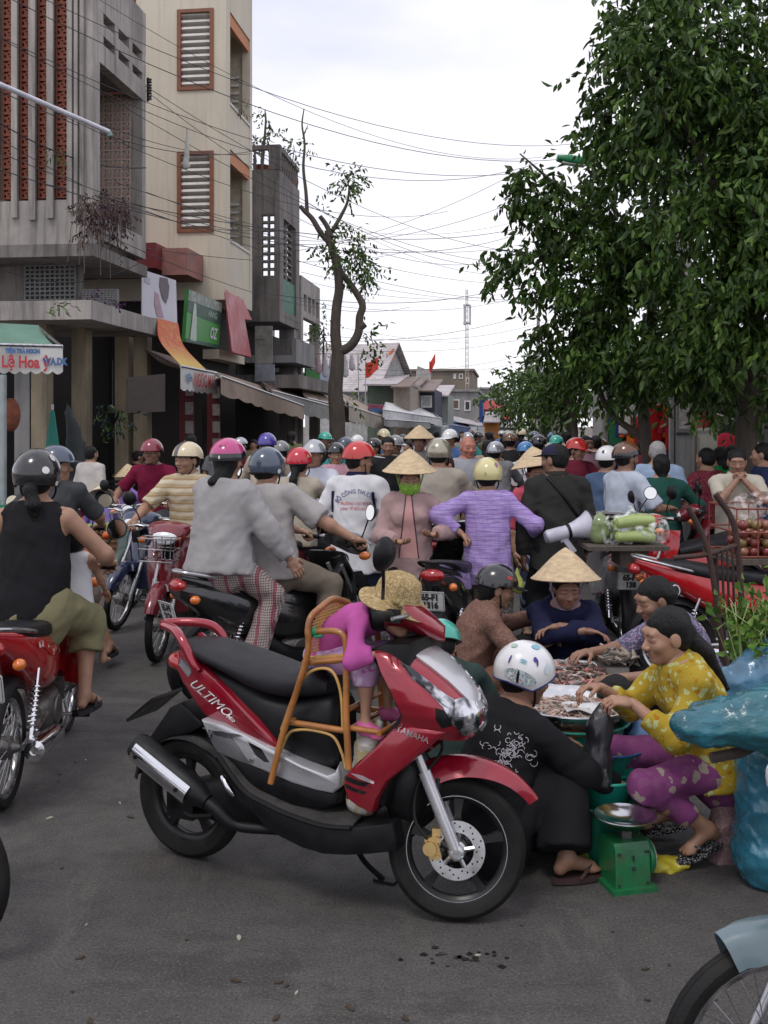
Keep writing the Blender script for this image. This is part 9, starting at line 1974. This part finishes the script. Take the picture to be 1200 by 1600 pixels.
for lab, px, py, Y, r, fr_ in(('brown wicker basket of green guavas before lilac vendor', 196, 838, 13.4, .36, 22), ('shallow brown wicker basket between the two vendors', 158, 832, 13.6, .3, 12), ('small wicker basket of tomatoes at the left market', 138, 822, 14.3, .24, 8)):
 t, hh=basket(lab, px, py, Y, r, .3);g=random.Random(px)
 for i in range(fr_):
  a, q=i*2.4, r*.85*math.sqrt(i/fr_);o=obj('fruit', FG[3] if 'tomato' in lab or i%7==6 else FG[g.randrange(3)]);o.location=t.location+Vector((q*math.cos(a), q*math.sin(a), hh+.02+.1*(1-q/r)));tag(o, 'round fruit in the %s'%' '.join(lab.split()[:6]), 'fruit', 'fruit in the '+lab)
o=bag('cloth_bundle', 'orange cloth bundle on the ground beside the vendors', P(150, 840, 13.2).xy.to_3d()+Vector((0, 0, .12)), [((-.15, 0, 0), (.12, 0, .02), .12, .14, .06), ((0, 0, .1), (.1, 0, .2), .1, .06, .05)], C('orange_cloth', .42, .1, .03), .022, .02, 13, None, 'bundle')
for i, (px, Y, lab) in enumerate(((130, 15.6, 'black slatted metal stool near the woman in white blouse'), (182, 16.2, 'tall black slatted chair by the doorway pillar'))):
 t=thing('metal_chair', lab, 'chair', at(px, Y), R(20+i*15))
 for x in(-.18, .18):K=MB();K.tube([(x, -.18, 0), (x, -.18, .45), (x, .18, .45), (x, .2, 0)], .012, 6);K.tube([(x, .18, .45), (x, .24, .95)], .012, 6);K.build('side_frame', BLACKP, t)
 for k in range(6):K=MB();K.bx(-.18, .18, -.17+k*.06, -.13+k*.06, .455, .465);K.build('slat', BLACKP, t, False)
 for k in range(5):K=MB();K.bx(-.18, .18, .19+k*.012, .2+k*.012, .56+k*.08, .6+k*.08);K.build('slat', BLACKP, t, False)
for i, (px, py, Y, c_, lab) in enumerate(((12, 795, 13.2, (.02, .25, .12), 'green plastic crate at the far left edge'), (42, 800, 13.4, (.05, .2, .4), 'blue plastic crate beside the green one at left'))):
 t=thing('plastic_crate', lab, 'crate', at(px, Y));m_=M('crate%d'%i, c_, .5)
 for z in range(4):K=MB();K.bx(-.2, .2, -.15, -.13, .02+z*.2, .17+z*.2);K.bx(-.2, .2, .13, .15, .02+z*.2, .17+z*.2);K.bx(-.2, -.18, -.13, .13, .02+z*.2, .17+z*.2);K.bx(.18, .2, -.13, .13, .02+z*.2, .17+z*.2);K.build('panel', m_, t, False)
 for x in(-.19, .19):
  for y in(-.14, .14):K=MB();K.bx(x-.012, x+.012, y-.012, y+.012, 0, .85);K.build('post', m_, t, False)
bike('blue grey motorbike cut by the lower right corner, front wheel nearest', (1.53, 2.6, 0), 100, BGRY, mirrors=False, accent=STEEL, fa0=66)
bike('grey motorbike cut by the lower left edge with only its front wheel in view', (-2.105, 3.66, 0), -105, BBLK, mirrors=False, accent=STEEL, fa0=112)
